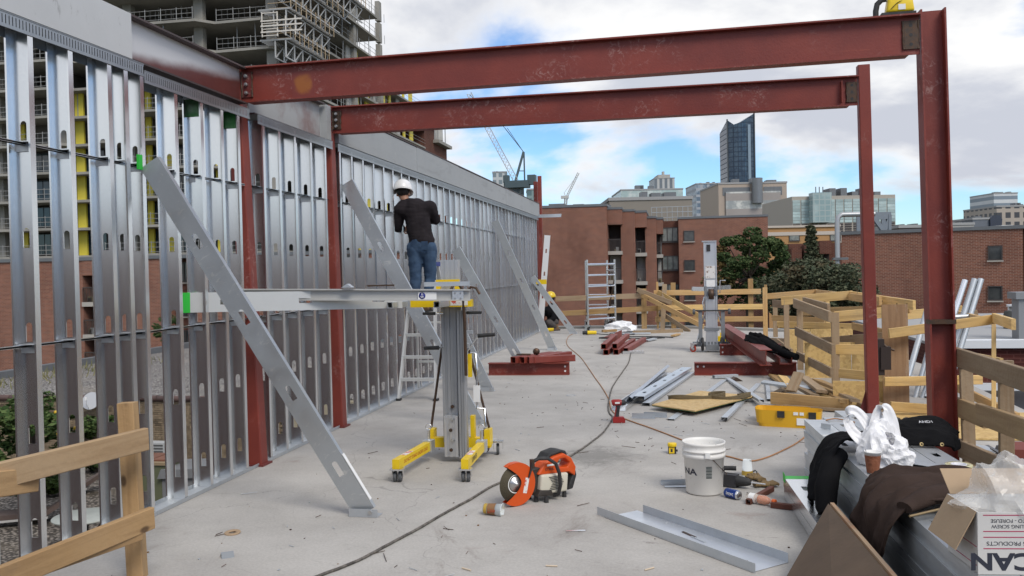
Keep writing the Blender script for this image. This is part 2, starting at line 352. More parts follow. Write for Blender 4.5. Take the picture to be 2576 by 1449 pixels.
M_CONC = mat('raw_concrete', (0.36,0.35,0.325), 0.85, col2=(0.27,0.265,0.25), vscale=0.6, vamt=1.0, bump=0.1, bscale=6)
XW = -3.53
b = MB(); b.prism([(-3.74,3.75),(0.2,3.75),(0.2,1.0),(3.7,1.0),(3.7,10.2),(3.9,14.5),(3.3,22.2),(-0.4,24.6),(-3.74,24.6)], 0.35, TR((0,0,-0.35)))
tag(b.build('roof_slab', M_FLOOR, M=Matrix.Identity(4)), kind='structure')
b = MB(); b.box((-3.86,-4.0,-6.0),(-3.75,24.6,-0.06)); b.box((3.71,-4.0,-6.0),(3.82,10.0,-0.4))
tag(b.build('slab_edge_wall', M_CONC, M=Matrix.Identity(4)), kind='structure')
b = MB(); b.box((-3.74,-4.0,-0.35),(0.195,3.745,-0.03)); b.box((0.2,-4.0,-0.35),(3.7,0.995,-0.03))
tag(b.build('unseen_dark_floor', mat('added_dark_floor',(0.035,0.028,0.026),0.9,col2=(0.05,0.04,0.036),vscale=1.5), M=Matrix.Identity(4)), kind='structure')  # dark floor behind the viewpoint, unseen; added so the studs mirror it dark
# raised kerb strip along the far end of the slab
b = MB(); b.box((-3.7,24.1,0.0),(-0.3,24.45,0.06)); b.bar((-0.25,24.3,0.03),(3.1,22.1,0.03),0.3,0.06,(0.55,0.83,0))
tag(b.build('slab_kerb', M_CONC, M=Matrix.Identity(4)), kind='structure')
# ================================================================ steel stud wall
def stud_mesh(H, holes, depth=0.152, fl=0.041, lip=0.012, hw=0.038):
    """C-section, web in the local XZ plane at y=0, open to -Y; room side at x=0; knock-out holes through the web"""
    b = MB(); x0, x1, xa, xb = -depth, 0.0, -depth/2-hw/2, -depth/2+hw/2
    b.add([(x0,0,0),(xa,0,0),(xa,0,H),(x0,0,H)],[(0,1,2,3)]); b.add([(xb,0,0),(x1,0,0),(x1,0,H),(xb,0,H)],[(0,1,2,3)])
    z = 0.0
    for zc in holes:
        h0, h1 = zc-0.055, zc+0.055
        b.add([(xa,0,z),(xb,0,z),(xb,0,h0),(xa,0,h0)],[(0,1,2,3)])
        k = 5; rr = hw/2; xm = (xa+xb)/2                                    # round head of the hole
        arc = [(xm+rr*math.cos(math.pi*i/(2*k)), h1-rr+rr*math.sin(math.pi*i/(2*k))) for i in range(2*k+1)]
        b.add([(x,0,zz) for x,zz in arc]+[(xa,0,h1),(xb,0,h1)], [tuple([2*k+2]+list(range(0,k+1))), tuple([2*k+1]+list(range(2*k,k-1,-1)))[::-1]])
        z = h1
        b.add([(xa,0,h0),(xa,-0.006,h0),(xa,-0.006,h1-rr),(xa,0,h1-rr)],[(0,1,2,3)])
        b.add([(xa,0,h0),(xb,0,h0),(xb,-0.006,h0),(xa,-0.006,h0)],[(0,1,2,3)])
    b.add([(xa,0,z),(xb,0,z),(xb,0,H),(xa,0,H)],[(0,1,2,3)])
    for sx, d in ((x1,-1),(x0,1)):
        b.add([(sx,0,0),(sx,-fl,0),(sx,-fl,H),(sx,0,H)],[(0,1,2,3)])
        b.add([(sx,-fl,0),(sx+d*lip,-fl,0),(sx+d*lip,-fl,H),(sx,-fl,H)],[(0,1,2,3)])
    return b.mesh('stud')
HOLES = (0.22,0.755,1.335,1.87,2.475)
panels = [  # Y range, top of track, stud positions, label
    (3.55,5.47,3.085,[3.70,4.06,4.411,4.755,5.126,5.30,5.461],'tall bay of bare steel studs nearest the wooden guardrail'),
    (5.475,6.985,3.045,[5.875,6.24,6.548,6.809],'bay of steel studs ending at the front red column, green paint marks at its top'),
    (7.13,8.83,3.03,[7.26,7.58,7.92,8.28,8.66],'short bay of steel studs between the two left red columns'),
    (8.98,23.1,3.03,[9.06+0.3615*i for i in range(39)],'long run of steel studs from the second red column to the far end')]
M_GALVD = mat('slotted_track_steel', (0.40,0.43,0.45), 0.42, 0.85, col2=(0.33,0.35,0.37), vscale=5, rand=0.04)
M_GREEN = mat('green_marking_paint', (0.03,0.50,0.05), 0.5)
M_GREEND = mat('dark_green_overspray', (0.02,0.16,0.03), 0.45, col2=(0.30,0.36,0.33), vscale=9, lo=0.4, hi=0.7)
STUDME = {}
WALLS = []
for pi, (y0,y1,top,ys,label) in enumerate(panels):
    w = thing('steel_stud_wall', label, 'stud wall', (XW,(y0+y1)/2,0.0), 'steel stud bays along the left edge'); WALLS.append(w)
    H = top-0.03
    key = round(H,3)
    if key not in STUDME: STUDME[key] = stud_mesh(H, HOLES)
    for i, y in enumerate(ys):
        lean = rnd.uniform(-0.004,0.004)
        mesh_obj('stud', STUDME[key], M_GALV, Matrix.Translation((XW-rnd.uniform(0,0.003),y+rnd.uniform(-.004,.004),0.003)) @ Matrix.Rotation(lean,4,'X') @ Matrix.Rotation(rnd.uniform(-0.03,0.03),4,'Z'), w)
    # slotted top track: band, slots, band; return leg outside
    b = MB(); xi, xo, h = XW+0.003, XW-0.156, 0.085; z0, z1 = top-h, top
    b.quad((xi,y0,z0),(xi,y1,z0),(xi,y1,z0+0.02),(xi,y0,z0+0.02)); b.quad((xi,y0,z1-0.016),(xi,y1,z1-0.016),(xi,y1,z1),(xi,y0,z1))
    n = int((y1-y0)/0.0254); st = (y1-y0)/n
    for k in range(n): b.quad((xi,y0+k*st,z0+0.02),(xi,y0+k*st+st*0.74,z0+0.02),(xi,y0+k*st+st*0.74,z1-0.016),(xi,y0+k*st,z1-0.016))
    b.quad((xi,y0,z1),(xi,y1,z1),(xo,y1,z1),(xo,y0,z1)); b.quad((xo,y0,z0),(xo,y1,z0),(xo,y1,z1),(xo,y0,z1))
    b.box((xi,y0,z1-0.004),(xi+0.004,y1,z1)); b.box((xi,y0,z0),(xi+0.002,y1,z0+0.004))
    b.build('top_track', M_GALVD, w)
    # floor track and the bridging channel rows
    b = MB(); b.box((xo,y0,0.002),(xi,y1,0.004)); b.box((xo-0.002,y0,0.002),(xo,y1,0.032)); b.box((xi,y0,0.002),(xi+0.002,y1,0.030)); b.build('floor_track', M_GALV2, w)
    for zb, (ya, yb) in ((2.415,(y0, min(y1,21.0))),(1.275,(y0, y1))):
        b = MB(); xm = XW-0.076
        dz = lambda y: zb + 0.012*math.sin(y*0.9)
        b.prof([(-0.019,0.012),(-0.019,0),(0.019,0),(0.019,0.012)], (xm,ya,dz(ya)), (xm,yb,dz(yb)), (1,0,0), close=False)
        b.prof([(-0.019,0.014),(-0.019,0.0025),(0.019,0.0025),(0.019,0.014)], (xm,ya,dz(ya)), (xm,yb,dz(yb)), (1,0,0), close=False)
        b.build('bridging_channel', M_GALV, w)
        for y in ys:                                                     # clip angle under the channel at each stud
            if y0 < y < yb and y < 14:
                c = MB(); z = zb-0.006; c.quad((XW-0.13,y-0.003,z-0.05),(XW-0.02,y-0.003,z-0.05),(XW-0.02,y-0.003,z),(XW-0.13,y-0.003,z))
                c.quad((XW-0.13,y-0.003,z),(XW-0.02,y-0.003,z),(XW-0.02,y-0.04,z),(XW-0.13,y-0.04,z)); c.build('clip_angle', M_GALV2, w)
    if pi == 1:
        for y in (6.24,6.809):
            c = MB(); c.quad((XW-0.15,y-0.006,2.86),(XW-0.002,y-0.006,2.86),(XW-0.002,y-0.006,2.995),(XW-0.15,y-0.006,2.995))
            tag(c.build('paint_mark', M_GREEND, w), 'green paint sprayed at the stud head')
# stub end angle sticking out over the far end of the wall
b = MB(); b.box((-3.9,22.9,3.06),(-2.9,23.0,3.085)); b.box((-3.9,22.9,3.0),(-2.9,22.906,3.062))
b.build('steel_angle', M_GALV, label='pale steel angle laid flat over the far end of the stud wall', cat='angle')
# ================================================================ header beams over the stud wall
def ex_overspray(nt, vec, c, b, tc):
    s = sepxyz(nt, tc.outputs['Object']); z = nmath(nt, 'ADD', s[2], nmath(nt, 'MULTIPLY', nnoise(nt, vec, 2.5, 6, 0.6, (1,0.5,1)), 0.12))
    z = nmath(nt, 'ADD', z, nmath(nt, 'MULTIPLY', s[1], -0.11))
    f = nramp(nt, z, 0.05, 0.14); return nmix(nt, f, c, (0.62,0.62,0.63))
M_HEAD = mat('red_beam_silver_overspray', (0.15,0.045,0.038), 0.42, 0.15, col2=(0.10,0.03,0.028), vscale=4, extra=ex_overspray, bump=0.03)
M_HEAD2 = mat('grey_overspray_beam', (0.40,0.41,0.41), 0.6, col2=(0.22,0.12,0.11), vscale=1.6, vamt=0.9, lo=0.48, hi=0.7, bump=0.06)
def ex_streak(nt, vec, c, b, tc):
    st = nramp(nt, nnoise(nt, vec, 9, 8, 0.8, (1,1,0.5), 0.5), 0.60, 0.68); return nmix(nt, nmath(nt, 'MULTIPLY', st, 0.45), c, (0.16,0.15,0.14))
M_PLATE = mat('dull_zinc_plate', (0.60,0.605,0.60), 0.5, 0.2, col2=(0.50,0.505,0.50), vscale=1.4, extra=ex_streak, bump=0.03)
def ex_band(nt, vec, c, b, tc):
    st = nramp(nt, nnoise(nt, vec, 3, 8, 0.7, (1,0.35,2.2), 0.4), 0.50, 0.72); c = nmix(nt, nmath(nt, 'MULTIPLY', st, 0.55), c, (0.24,0.245,0.25))
    return nmix(nt, nmath(nt, 'MULTIPLY', nramp(nt, nnoise(nt, vec, 14, 8, 0.8), 0.60, 0.66), 0.35), c, (0.55,0.55,0.54))
M_BAND = mat('cement_grey_band', (0.37,0.385,0.39), 0.72, col2=(0.32,0.335,0.34), vscale=1.2, extra=ex_band, bump=0.1, bscale=10)
M_DKEDGE = mat('dark_flange_edge', (0.060,0.045,0.045), 0.6, col2=(0.10,0.06,0.055), vscale=4)
def wbeam(b, p0, p1, d, bf, tw=0.008, tf=0.013, side=(0,0,1)):
    """W-shape with its web height along side, centred on p0-p1"""
    h = d/2; w = bf/2
    b.prof([(-h,-w),(-h,w),(-h+tf,w),(-h+tf,tw/2),(h-tf,tw/2),(h-tf,w),(h,w),(h,-w),(h-tf,-w),(h-tf,-tw/2),(-h+tf,-tw/2),(-h+tf,-w)], p0, p1, side)
    return b
xh = XW-0.085
t = thing('header_beam', 'red steel header beam with silver overspray left of the front column', 'beam', (xh,5.3,3.09))
b = MB(); h0, h1 = 3.09, 3.40
b.box((xh-0.004,3.4,h0+0.013),(xh+0.004,6.985,h1-0.014)); b.build('web', M_HEAD, t)
b = MB(); b.box((xh-0.07,3.4,h1-0.014),(xh+0.07,6.985,h1)); b.box((xh-0.07,3.4,h0),(xh+0.07,6.985,h0+0.013)); b.build('flange', M_DKEDGE, t)
b = MB(); b.box((XW+0.006,3.4,3.088),(XW+0.009,5.335,3.385)); b.box((xh,3.4,3.385),(XW+0.009,5.335,3.388))
b.build('zinc_plate', M_PLATE, label='flat streaked zinc plate over the header at the upper left corner', cat='plate')
t = thing('header_beam', 'grey sprayed header beam between the two left red columns', 'beam', (xh,8.0,3.03))
b = MB(); b.box((xh-0.004,7.13,3.045),(xh+0.004,8.70,3.395)); b.build('web', M_HEAD2, t)
b = MB(); b.box((xh-0.07,7.13,3.395),(xh+0.07,8.70,3.409)); b.box((xh-0.06,7.13,3.032),(xh+0.06,8.70,3.045)); b.build('flange', M_DKEDGE, t)
b = MB(); b.box((xh-0.02,8.72,3.04),(xh+0.075,8.83,3.40)); b.build('end_plate', M_BAND, t)
t = thing('header_beam', 'long cement grey header band with dark top edge running to the far end', 'beam', (xh,16,3.03))
b = MB()
yy = [8.98,11.9,14.3,18.5,23.2]
for i in range(4): 
    b = MB(); b.box((xh-0.06,yy[i]+0.004,3.036),(XW+0.012+0.003*(i%2),yy[i+1]-0.002,3.375+0.004*(i%2))); b.build('panel', M_BAND, t)
b = MB(); b.box((xh-0.08,8.98,3.382),(XW+0.020,23.2,3.398)); b.build('flange', M_DKEDGE, t)
# ================================================================ red frame
def sq_tube(b, p0, p1, s, side=(1,0,0), wall=0.008):
    M = frame(p0, p1, side); L = (Vector(p1)-Vector(p0)).length; h = s/2; g = h-wall
    c = h*0.86
    outer = [(-c,-h),(c,-h),(h,-c),(h,c),(c,h),(-c,h),(-h,c),(-h,-c)]
    inner = [(a*g/h,d*g/h) for a,d in outer]; n = 8; vs = []
    for x, ring in ((0,outer),(L,outer),(0,inner),(L,inner)): vs += [M @ Vector((x,y,z)) for y,z in ring]
    fs = []
    for i in range(n):
        j = (i+1)%n; fs += [(i,j,n+j,n+i),(2*n+j,2*n+i,3*n+i,3*n+j),(j,i,2*n+i,2*n+j),(n+i,n+j,3*n+j,3*n+i)]
    return b.add(vs, fs)
def bolts(b, pts, axis, r=0.017, l=0.02):
    axis = Vector(axis)
    for p in pts: b.tube(Vector(p), Vector(p)+axis*l, r, n=6, smooth=False); b.tube(Vector(p)+axis*l, Vector(p)+axis*(l+0.012), r*0.55, n=8)
def col_base(P, s): 
    b = MB(); b.box((P.x-s,P.y-s,0.0),(P.x+s,P.y+s,0.016)); return b
# left columns (hollow square), slightly out of plumb
c1b, c1t = Vector((-3.572,7.06,0.0)), Vector((-3.690,7.06,3.425))
c2b, c2t = Vector((-3.560,8.91,0.0)), Vector((-3.625,8.91,3.415))
for pb, pt, label in ((c1b,c1t,'red hollow steel column at the left end of the front beam'),(c2b,c2t,'red hollow steel column at the left end of the rear beam')):
    t = thing('steel_column', label, 'column', pb, 'red columns of the steel frame')
    b = MB(); sq_tube(b, pb, pt, 0.127); b.build('shaft', M_RED, t); col_base(pb,0.09).build('base_plate', M_REDDK, t)
    b = MB(); b.bar(pt-Vector((0,0,0.003)), pt+Vector((0,0,0.006)), 0.127, 0.127, (1,0,0)); b.build('cap_plate', M_RED, t)
# front right column: wide-flange, flanges along Y
r1b, r1t = Vector((1.965,7.08,0.0)), Vector((1.905,7.08,3.50))
t = thing('steel_column', 'heavy red wide flange column at the right end of the front beam', 'column', r1b, 'red columns of the steel frame')
b = MB(); wbeam(b, r1b, r1t, 0.178, 0.15, 0.009, 0.013, (1,0,0)); b.build('shaft', M_RED, t, M=frame(r1b,r1t,(1,0,0))); col_base(r1b,0.13).build('base_plate', M_REDDK, t)
b = MB(); p = r1b.lerp(r1t,0.338); b.box((p.x-0.0945,7.003,p.z-0.016),(p.x+0.0945,7.10,p.z+0.016)); b.build('splice_weld', M_DKMETAL, t)
r2b, r2t = Vector((1.845,8.93,0.0)), Vector((1.795,8.93,3.515))
t = thing('steel_column', 'slender red hollow column at the right end of the rear beam', 'column', r2b, 'red columns of the steel frame')
b = MB(); sq_tube(b, r2b, r2t, 0.108); b.build('shaft', M_RED, t); col_base(r2b,0.1).build('base_plate', M_REDDK, t)
b = MB(); b.prism([(0,0),(0.12,0),(0,0.42)], 0.012, Matrix.Translation(r2b+Vector((-0.054,0.0,0.016))) @ Matrix(((-1,0,0,0),(0,0,1,0),(0,1,0,0),(0,0,0,1)))); b.build('dark_triangle', M_REDDK, t)  # dark triangular plate widening the column foot
def ex_fade(nt, vec, c, b, tc):
    s = sepxyz(nt, tc.outputs['Generated']); e = nmath(nt,'MULTIPLY',nmath(nt,'MULTIPLY',nmath(nt,'MULTIPLY',s[0],nmath(nt,'SUBTRACT',1.0,s[0])),nmath(nt,'MULTIPLY',s[1],nmath(nt,'SUBTRACT',1.0,s[1]))),16.0)
    f = nramp(nt, nmath(nt,'ADD',e,nmath(nt,'MULTIPLY',nmath(nt,'SUBTRACT',nnoise(nt,vec,9,6,0.7),0.5),0.9)),0.18,0.75); return nmix(nt, f, (0.18,0.036,0.028), c)
M_STAIN = mat('ochre_stain', (0.29,0.095,0.022), 0.5, col2=(0.17,0.035,0.027), vscale=8, lo=0.5, hi=0.75, extra=ex_fade)
def frame_beam(Y, xl, zl, xr, zr, d, label, rtop):
    pl, pr = Vector((xl,Y,zl-d/2)), Vector((xr,Y,zr-d/2)); t = thing('steel_beam', label, 'beam', pl.lerp(pr,0.5)-Vector((0,0,d/2)), 'red beams of the steel frame')
    ax = (pr-pl).normalized(); fr = frame(pl,pr)
    L = (pr-pl).length; h = d/2; w = 0.062
    b = MB(); b.box((0,-h+0.012,-0.0045),(L,h-0.012,0.0045),fr); b.build('web', M_RED, t, M=fr)
    b = MB(); b.box((0.0,h-0.012,-w),(L,h,w),fr); b.build('flange', M_RED, t, M=fr)
    b = MB(); b.box((0.075,-h,-w),(L-0.09,-h+0.012,w),fr); b.build('flange', M_RED, t, M=fr)
    return t, fr, L, h
t, fr, L, h = frame_beam(7.03, c1t.x+0.075, 3.405, r1t.x-0.092, 3.466, 0.305, 'long red beam across the front of the frame, scuffed pale along its web', None)
# end plates facing the viewer (local z of fr points to -Y or +Y)
zs = -1.0 if (fr.to_3x3() @ Vector((0,0,1))).y > 0 else 1.0
def end_plate(t, fr, x0, x1, y0, y1, nb, mat_, bolt=True, hole=False):
    b = MB(); z0, z1 = sorted((0.0045*zs, 0.016*zs)); b.box((x0,y0,z0),(x1,y1,z1),fr); o = b.build('connection_plate', mat_, t, M=fr)
    xm = (x0+x1)/2
    for k in range(nb):
        yk = y0+(y1-y0)*(k+0.5)/nb; c = MB(); p = fr @ Vector((xm,yk,0.016*zs)); ax = fr.to_3x3() @ Vector((0,0,zs))
        if bolt: bolts(c, [p], ax); c.build('bolt', M_BOLT, o)
        else: c.tube(p, p+ax*0.0012, 0.013, n=12); c.build('bolt_hole', M_BLACK, o)
    for xw in (x0, x1):
        c = MB(); c.path([fr @ Vector((xw+rnd.uniform(-.004,.004), y0+(y1-y0)*i/9, 0.012*zs)) for i in range(10)], [0.008+rnd.uniform(-.003,.004) for i in range(10)], 6); c.build('weld_bead', M_DKMETAL, o)
    return o
end_plate(t, fr, 0.005, 0.10, -0.10, 0.115, 3, M_REDDK)
end_plate(t, fr, L-0.115, L-0.01, -0.10, 0.11, 3, M_DKMETAL, bolt=False)
b = MB(); z0,z1 = sorted((0.0047*zs,0.0056*zs)); b.box((0.46,-0.13,z0),(0.66,0.09,z1),fr); tag(b.build('paint_stain', M_STAIN, t, M=fr), 'ochre stained patch on the beam web')
t, fr, L, h = frame_beam(8.90, c2t.x+0.075, 3.402, r2t.x-0.056, 3.412, 0.288, 'red beam across the rear of the frame, lower in view than the front one', None)
end_plate(t, fr, 0.005, 0.095, -0.095, 0.10, 3, M_DKMETAL)
end_plate(t, fr, L-0.10, L-0.01, -0.10, 0.09, 3, M_DKMETAL, bolt=False)
b = MB(); z0,z1 = sorted((0.005*zs,0.055*zs)); b.box((L-0.155,-0.10,z0),(L-0.147,0.10,z1),fr); b.build('stiffener', M_RED, t, M=fr)
# two far stub columns behind the end of the stud wall
for x, yt, label in ((1347,457,'left and shorter of two far red posts above the stud wall end'),(1357,443,'right and taller of two far red posts above the stud wall end')):
    Y = 23.6 if x == 1347 else 23.3; p = G(x,yt,Y); b = MB(); sq_tube(b, (p.x,Y,0), p, 0.10); b.build('steel_post', M_RED, label=label, cat='post', group='far red posts')
# ================================================================ ground, gardens and low roofs beside the slab
def ex_gravel(sc, c1, c2):
    def f(nt, vec, c, b, tc):
        v = nt.nodes.new('ShaderNodeTexVoronoi'); v.inputs['Scale'].default_value = sc; nt.links.new(tc.outputs['Object'], v.inputs['Vector'])
        s = sepxyz(nt, v.outputs['Color']); c = nmix(nt, s[0], c1, c2)
        c = nmix(nt, nramp(nt, v.outputs['Distance'], 0.30, 0.62), c, (c1[0]*.35,c1[1]*.35,c1[2]*.35))
        bp = nt.nodes.new('ShaderNodeBump'); bp.inputs['Strength'].default_value = 0.8; bp.inputs['Distance'].default_value = 0.03; bp.invert = True
        nt.links.new(v.outputs['Distance'], bp.inputs['Height']); nt.links.new(bp.outputs[0], b.inputs['Normal']); 
        return nmix(nt, nmath(nt, 'MULTIPLY', nramp(nt, nnoise(nt, tc.outputs['Object'], 0.4, 5), 0.5, 0.7), 0.4), c, (c1[0]*1.2,c1[1]*1.15,c1[2]))
    return f
M_GRAVEL = mat('roof_gravel', (0.30,0.28,0.26), 0.9, extra=ex_gravel(14,(0.24,0.22,0.205),(0.42,0.40,0.375)))
M_GARDEN = mat('garden_gravel', (0.2,0.18,0.15), 0.9, extra=ex_gravel(11,(0.13,0.11,0.09),(0.33,0.29,0.25)))
M_CITY = mat('city_ground', (0.12,0.12,0.115), 0.9, col2=(0.07,0.09,0.05), vscale=0.02, vamt=1.0)
b = MB(); b.add([(2600*math.cos(a*math.pi/24),2600*math.sin(a*math.pi/24),-9.0) for a in range(48)],[tuple(range(48))])
tag(b.build('city_ground', M_CITY, M=Matrix.Identity(4)), kind='structure')
b = MB(); b.box((-34,-6,-9),(-3.9,27,-4.8)); tag(b.build('garden_ground', M_GARDEN, M=Matrix.Identity(4)), kind='structure')
M_FLASH = mat('grey_flashing', (0.17,0.18,0.19), 0.5, 0.3, col2=(0.13,0.135,0.14), vscale=1)
M_TILE = mat('brown_coping_tile', (0.075,0.045,0.040), 0.55, col2=(0.12,0.07,0.06), vscale=3, rand=0.25)
# low neighbour with a gravel roof: every brick of its garden wall is laid
t = thing('low_brick_building', 'low building with gravel roof and tan brick garden wall, seen through the studs', 'building', (-18,33,-4.8))
b = MB(); b.box((-28,27.06,-4.8),(-4.5,50,-2.5)); b.build('wall', mat('tan_mortar',(0.33,0.29,0.21),0.9,col2=(0.25,0.22,0.16),vscale=4,bump=.1), t)
b = MB(); b.box((-27.7,27.3,-2.5),(-4.6,49.7,-2.44)); b.build('gravel_roof', M_GRAVEL, t)
b = MB(); b.box((-28.1,27.0,-2.5),(-27.7,50,-2.15)); b.box((-28.1,49.7,-2.5),(-4.5,50,-2.1)); b.build('parapet', M_FLASH, t)
M_BRK = mat('tan_brown_brick', (0.155,0.115,0.075), 0.85, col2=(0.24,0.185,0.12), vscale=1.2, vamt=1.0, rand=0.5, bump=0.3, bscale=30)
bme = MB(); bme.box((-0.110,0,0),(0.110,0.07,0.062)); BR = bme.mesh('brick'); BR.materials.append(M_BRK)
nb = 0; rest = MB()
for i in range(31):
    z = -2.60-0.075*i
    for k in range(57):
        x = -25.6+k*0.232+(0.116 if i % 2 else 0)
        if x > -12.8: continue
        on = (nb < 300 and i < 13 and -25.0 < x < -14.6 and (k*7+i*3) % 2 == 0)
        yo = 26.99+rnd.uniform(-0.008,0.008)
        if on: mesh_obj('brick', BR, None, Matrix.Translation((x,yo,z)), t); nb += 1
        else: rest.box((x-0.110,yo,z),(x+0.110,yo+0.07,z+0.062))
rest.build('brick_courses', mat('tan_brown_brick_mass', (0.155,0.115,0.075), 0.85, col2=(0.26,0.20,0.13), vscale=5, vamt=1.0, lo=.4, hi=.6, bump=0.3, bscale=30), t, kind='stuff')
for k in range(28):
    b = MB(); x = -25.7+k*0.47; b.tube((x,27.0,-2.44),(x+0.45,27.0,-2.44+rnd.uniform(-.01,.01)),0.105,n=10); b.build('coping_tile', M_TILE, t)
# satellite dish on that wall
def dish(c, r, label):
    t = thing('satellite_dish', label, 'satellite dish', c); n = Vector((0.12,-0.9,0.42)).normalized()
    M = Matrix.Translation(Vector(c)) @ n.to_track_quat('Z','Y').to_matrix().to_4x4()
    b = MB(); b.lathe([(r*k/7, 0.10*r*(k/7)**2*4) for k in range(0,8)]+[(r*1.02,0.4*r+0.01)], 28, M); b.build('reflector', mat('grey_dish',(0.42,0.43,0.45),0.5), t)
    b = MB(); b.path([M @ Vector((0,-r*0.95,0.1)), M @ Vector((0,-r*0.7,0.3)), M @ Vector((0,-r*0.1,0.45))], 0.014); b.build('feed_arm', M_WHITE, t)
    b = MB(); b.tube(M @ Vector((0,-r*0.25,0.44)), M @ Vector((0,0.02,0.48)), 0.04); b.build('receiver', M_WHITE, t)
    b = MB(); b.path([Vector(c), Vector(c)+Vector((0,0.2,-0.15)), Vector(c)+Vector((0,0.22,-0.3))], 0.02); b.build('bracket', M_DKMETAL, t)
dish(G(233,1011,26.75), 0.30, 'grey satellite dish on the tan brick wall seen between studs')
# garden furniture below the wall
M_IRON = mat('black_cast_iron', (0.012,0.012,0.013), 0.5, 0.3)
P = F(215,1300,-4.05)
t = thing('garden_table', 'round pale garden table on curly black iron legs below the slab', 'table', (P.x,P.y,-4.8))
b = MB(); b.lathe([(0.0,0.0),(0.72,0.0),(0.74,0.02),(0.74,0.04),(0.72,0.055),(0.0,0.055)], 36, Matrix.Translation((P.x,P.y,-4.07))); b.build('table_top', mat('grey_stone_top',(0.36,0.38,0.35),0.5,col2=(0.27,0.29,0.27),vscale=5), t)
for k in range(4):
    a = k*math.pi/2+0.5; c, s_ = math.cos(a), math.sin(a); b = MB()
    b.path([Vector((P.x+c*r, P.y+s_*r, z)) for r, z in ((0.55,-4.1),(0.34,-4.25),(0.20,-4.42),(0.28,-4.58),(0.46,-4.70),(0.60,-4.79))], 0.03, 8); b.build('leg', M_IRON, t)
b = MB(); b.lathe([(0.05,-4.5),(0.36,-4.48),(0.36,-4.46),(0.05,-4.44)], 20, Matrix.Translation((P.x,P.y,0))); b.build('stretcher_ring', M_IRON, t)
M_CUSH = mat('brown_cushion', (0.10,0.072,0.062), 0.85, bump=.15); M_TRIM = mat('grey_white_trim', (0.45,0.44,0.42), 0.8)
for (x,y,lab) in ((60,1285,'brown padded sun lounger at the lower left edge, beside the garden table'),(165,1215,'brown padded sun lounger behind the garden table'),(255,1135,'brown padded sun lounger farthest right below the tan wall')):
    P = F(x,y,-4.45); t = thing('sun_lounger', lab, 'lounger', (P.x,P.y,-4.8), 'brown sun loungers in the garden'); M = TR((P.x,P.y,-4.8), R(28))
    b = MB(); b.box((-1.0,-0.32,0.22),(0.6,0.32,0.34),M); b.build('seat_cushion', M_CUSH, t)
    b = MB(); b.box((0,-0.32,0),(0.75,0.32,0.11),M @ TR((0.6,0,0.24),0,0,R(-32))); b.build('back_cushion', M_CUSH, t)
    b = MB(); b.box((-1.02,-0.33,0.16),(0.62,0.33,0.215),M); b.build('frame', M_TRIM, t)
    for sx in (-0.95,0.5):
        for sy in (-0.28,0.28): b = MB(); b.box((sx-0.03,sy-0.03,0),(sx+0.03,sy+0.03,0.16),M); b.build('leg', M_TRIM, t)
P = F(395,1270,-4.8); t = thing('storage_box', 'olive green garden box with plank lid below the slab edge', 'box', P)
b = MB(); b.box((P.x-0.75,P.y-0.5,-4.8),(P.x+0.6,P.y+0.5,-3.55)); b.build('body', mat('olive_paint',(0.115,0.125,0.07),0.6,col2=(0.09,0.10,0.055),vscale=2), t)
b = MB(); b.box((P.x-0.8,P.y-0.55,-3.55),(P.x+0.65,P.y+0.55,-3.47)); b.build('lid', mat('tan_lid',(0.27,0.20,0.12),0.6), t)
for k in range(3): b = MB(); b.box((P.x-0.7+k*0.42,P.y-0.4,-3.465),(P.x-0.32+k*0.42,P.y+0.5,-3.42)); b.build('plank', mat('red_brown_plank',(0.15,0.065,0.04),0.7,rand=.3), t)
P = G(393,1130,25.9); t = thing('air_conditioner', 'white outdoor air conditioning unit against the tan brick wall', 'air conditioner', (P.x,25.9,-4.8))
b = MB(); b.box((P.x-0.45,25.8,-4.7),(P.x+0.35,26.2,-3.7)); b.build('casing', mat('grey_white_casing',(0.42,0.43,0.43),0.5), t)
for k in range(9): b = MB(); b.box((P.x-0.40,25.785,-4.6+k*0.1),(P.x+0.30,25.80,-4.55+k*0.1)); b.build('louvre', mat('dark_louvre',(0.09,0.09,0.09),0.5), t)
P = F(500,1215,-4.2); b = MB(); M = TR((P.x,P.y,-4.8),0.2); b.box((-0.8,-0.6,0),(0.9,0.6,0.9),M); b.prism([(-0.9,0),(1.0,0),(0.9,0.25),(-0.8,0.25)],1.4,M @ TR((0,0.7,0.9),0,R(90)))
b.build('covered_grill', mat('grey_cover',(0.17,0.175,0.18),0.7,col2=(0.12,0.12,0.125),vscale=3,bump=.2), label='grey covered grill in the garden under the front left column', cat='grill')
# ---------------------------------------------------------------- foliage
def leaf_mesh(name, clumps, per, size, seed, flat=0.5, droop=0.0):
    """many small leaf faces around clump centres"""
    r = random.Random(seed); vs = []; fs = []
    for (c, rad) in clumps:
        for _ in range(per):
            while True:
                d = Vector((r.uniform(-1,1),r.uniform(-1,1),r.uniform(-1,1)))
                if 0.15 < d.length < 1: break
            d = d.normalized()*(d.length**0.45)
            p = Vector(c)+Vector((d.x*rad[0],d.y*rad[1],d.z*rad[2]))
            s = size*r.uniform(0.6,1.4); a = Vector((r.gauss(0,1),r.gauss(0,1),r.gauss(0,1)*flat-droop)).normalized()
            q = a.cross(Vector((r.gauss(0,1),r.gauss(0,1),r.gauss(0,1)))).normalized()
            k = len(vs); vs += [tuple(p-a*s), tuple(p+q*s*0.5), tuple(p+a*s), tuple(p-q*s*0.5)]; fs.append((k,k+1,k+2,k+3))
    me = bpy.data.meshes.new(name); me.from_pydata(vs,[],fs); return me
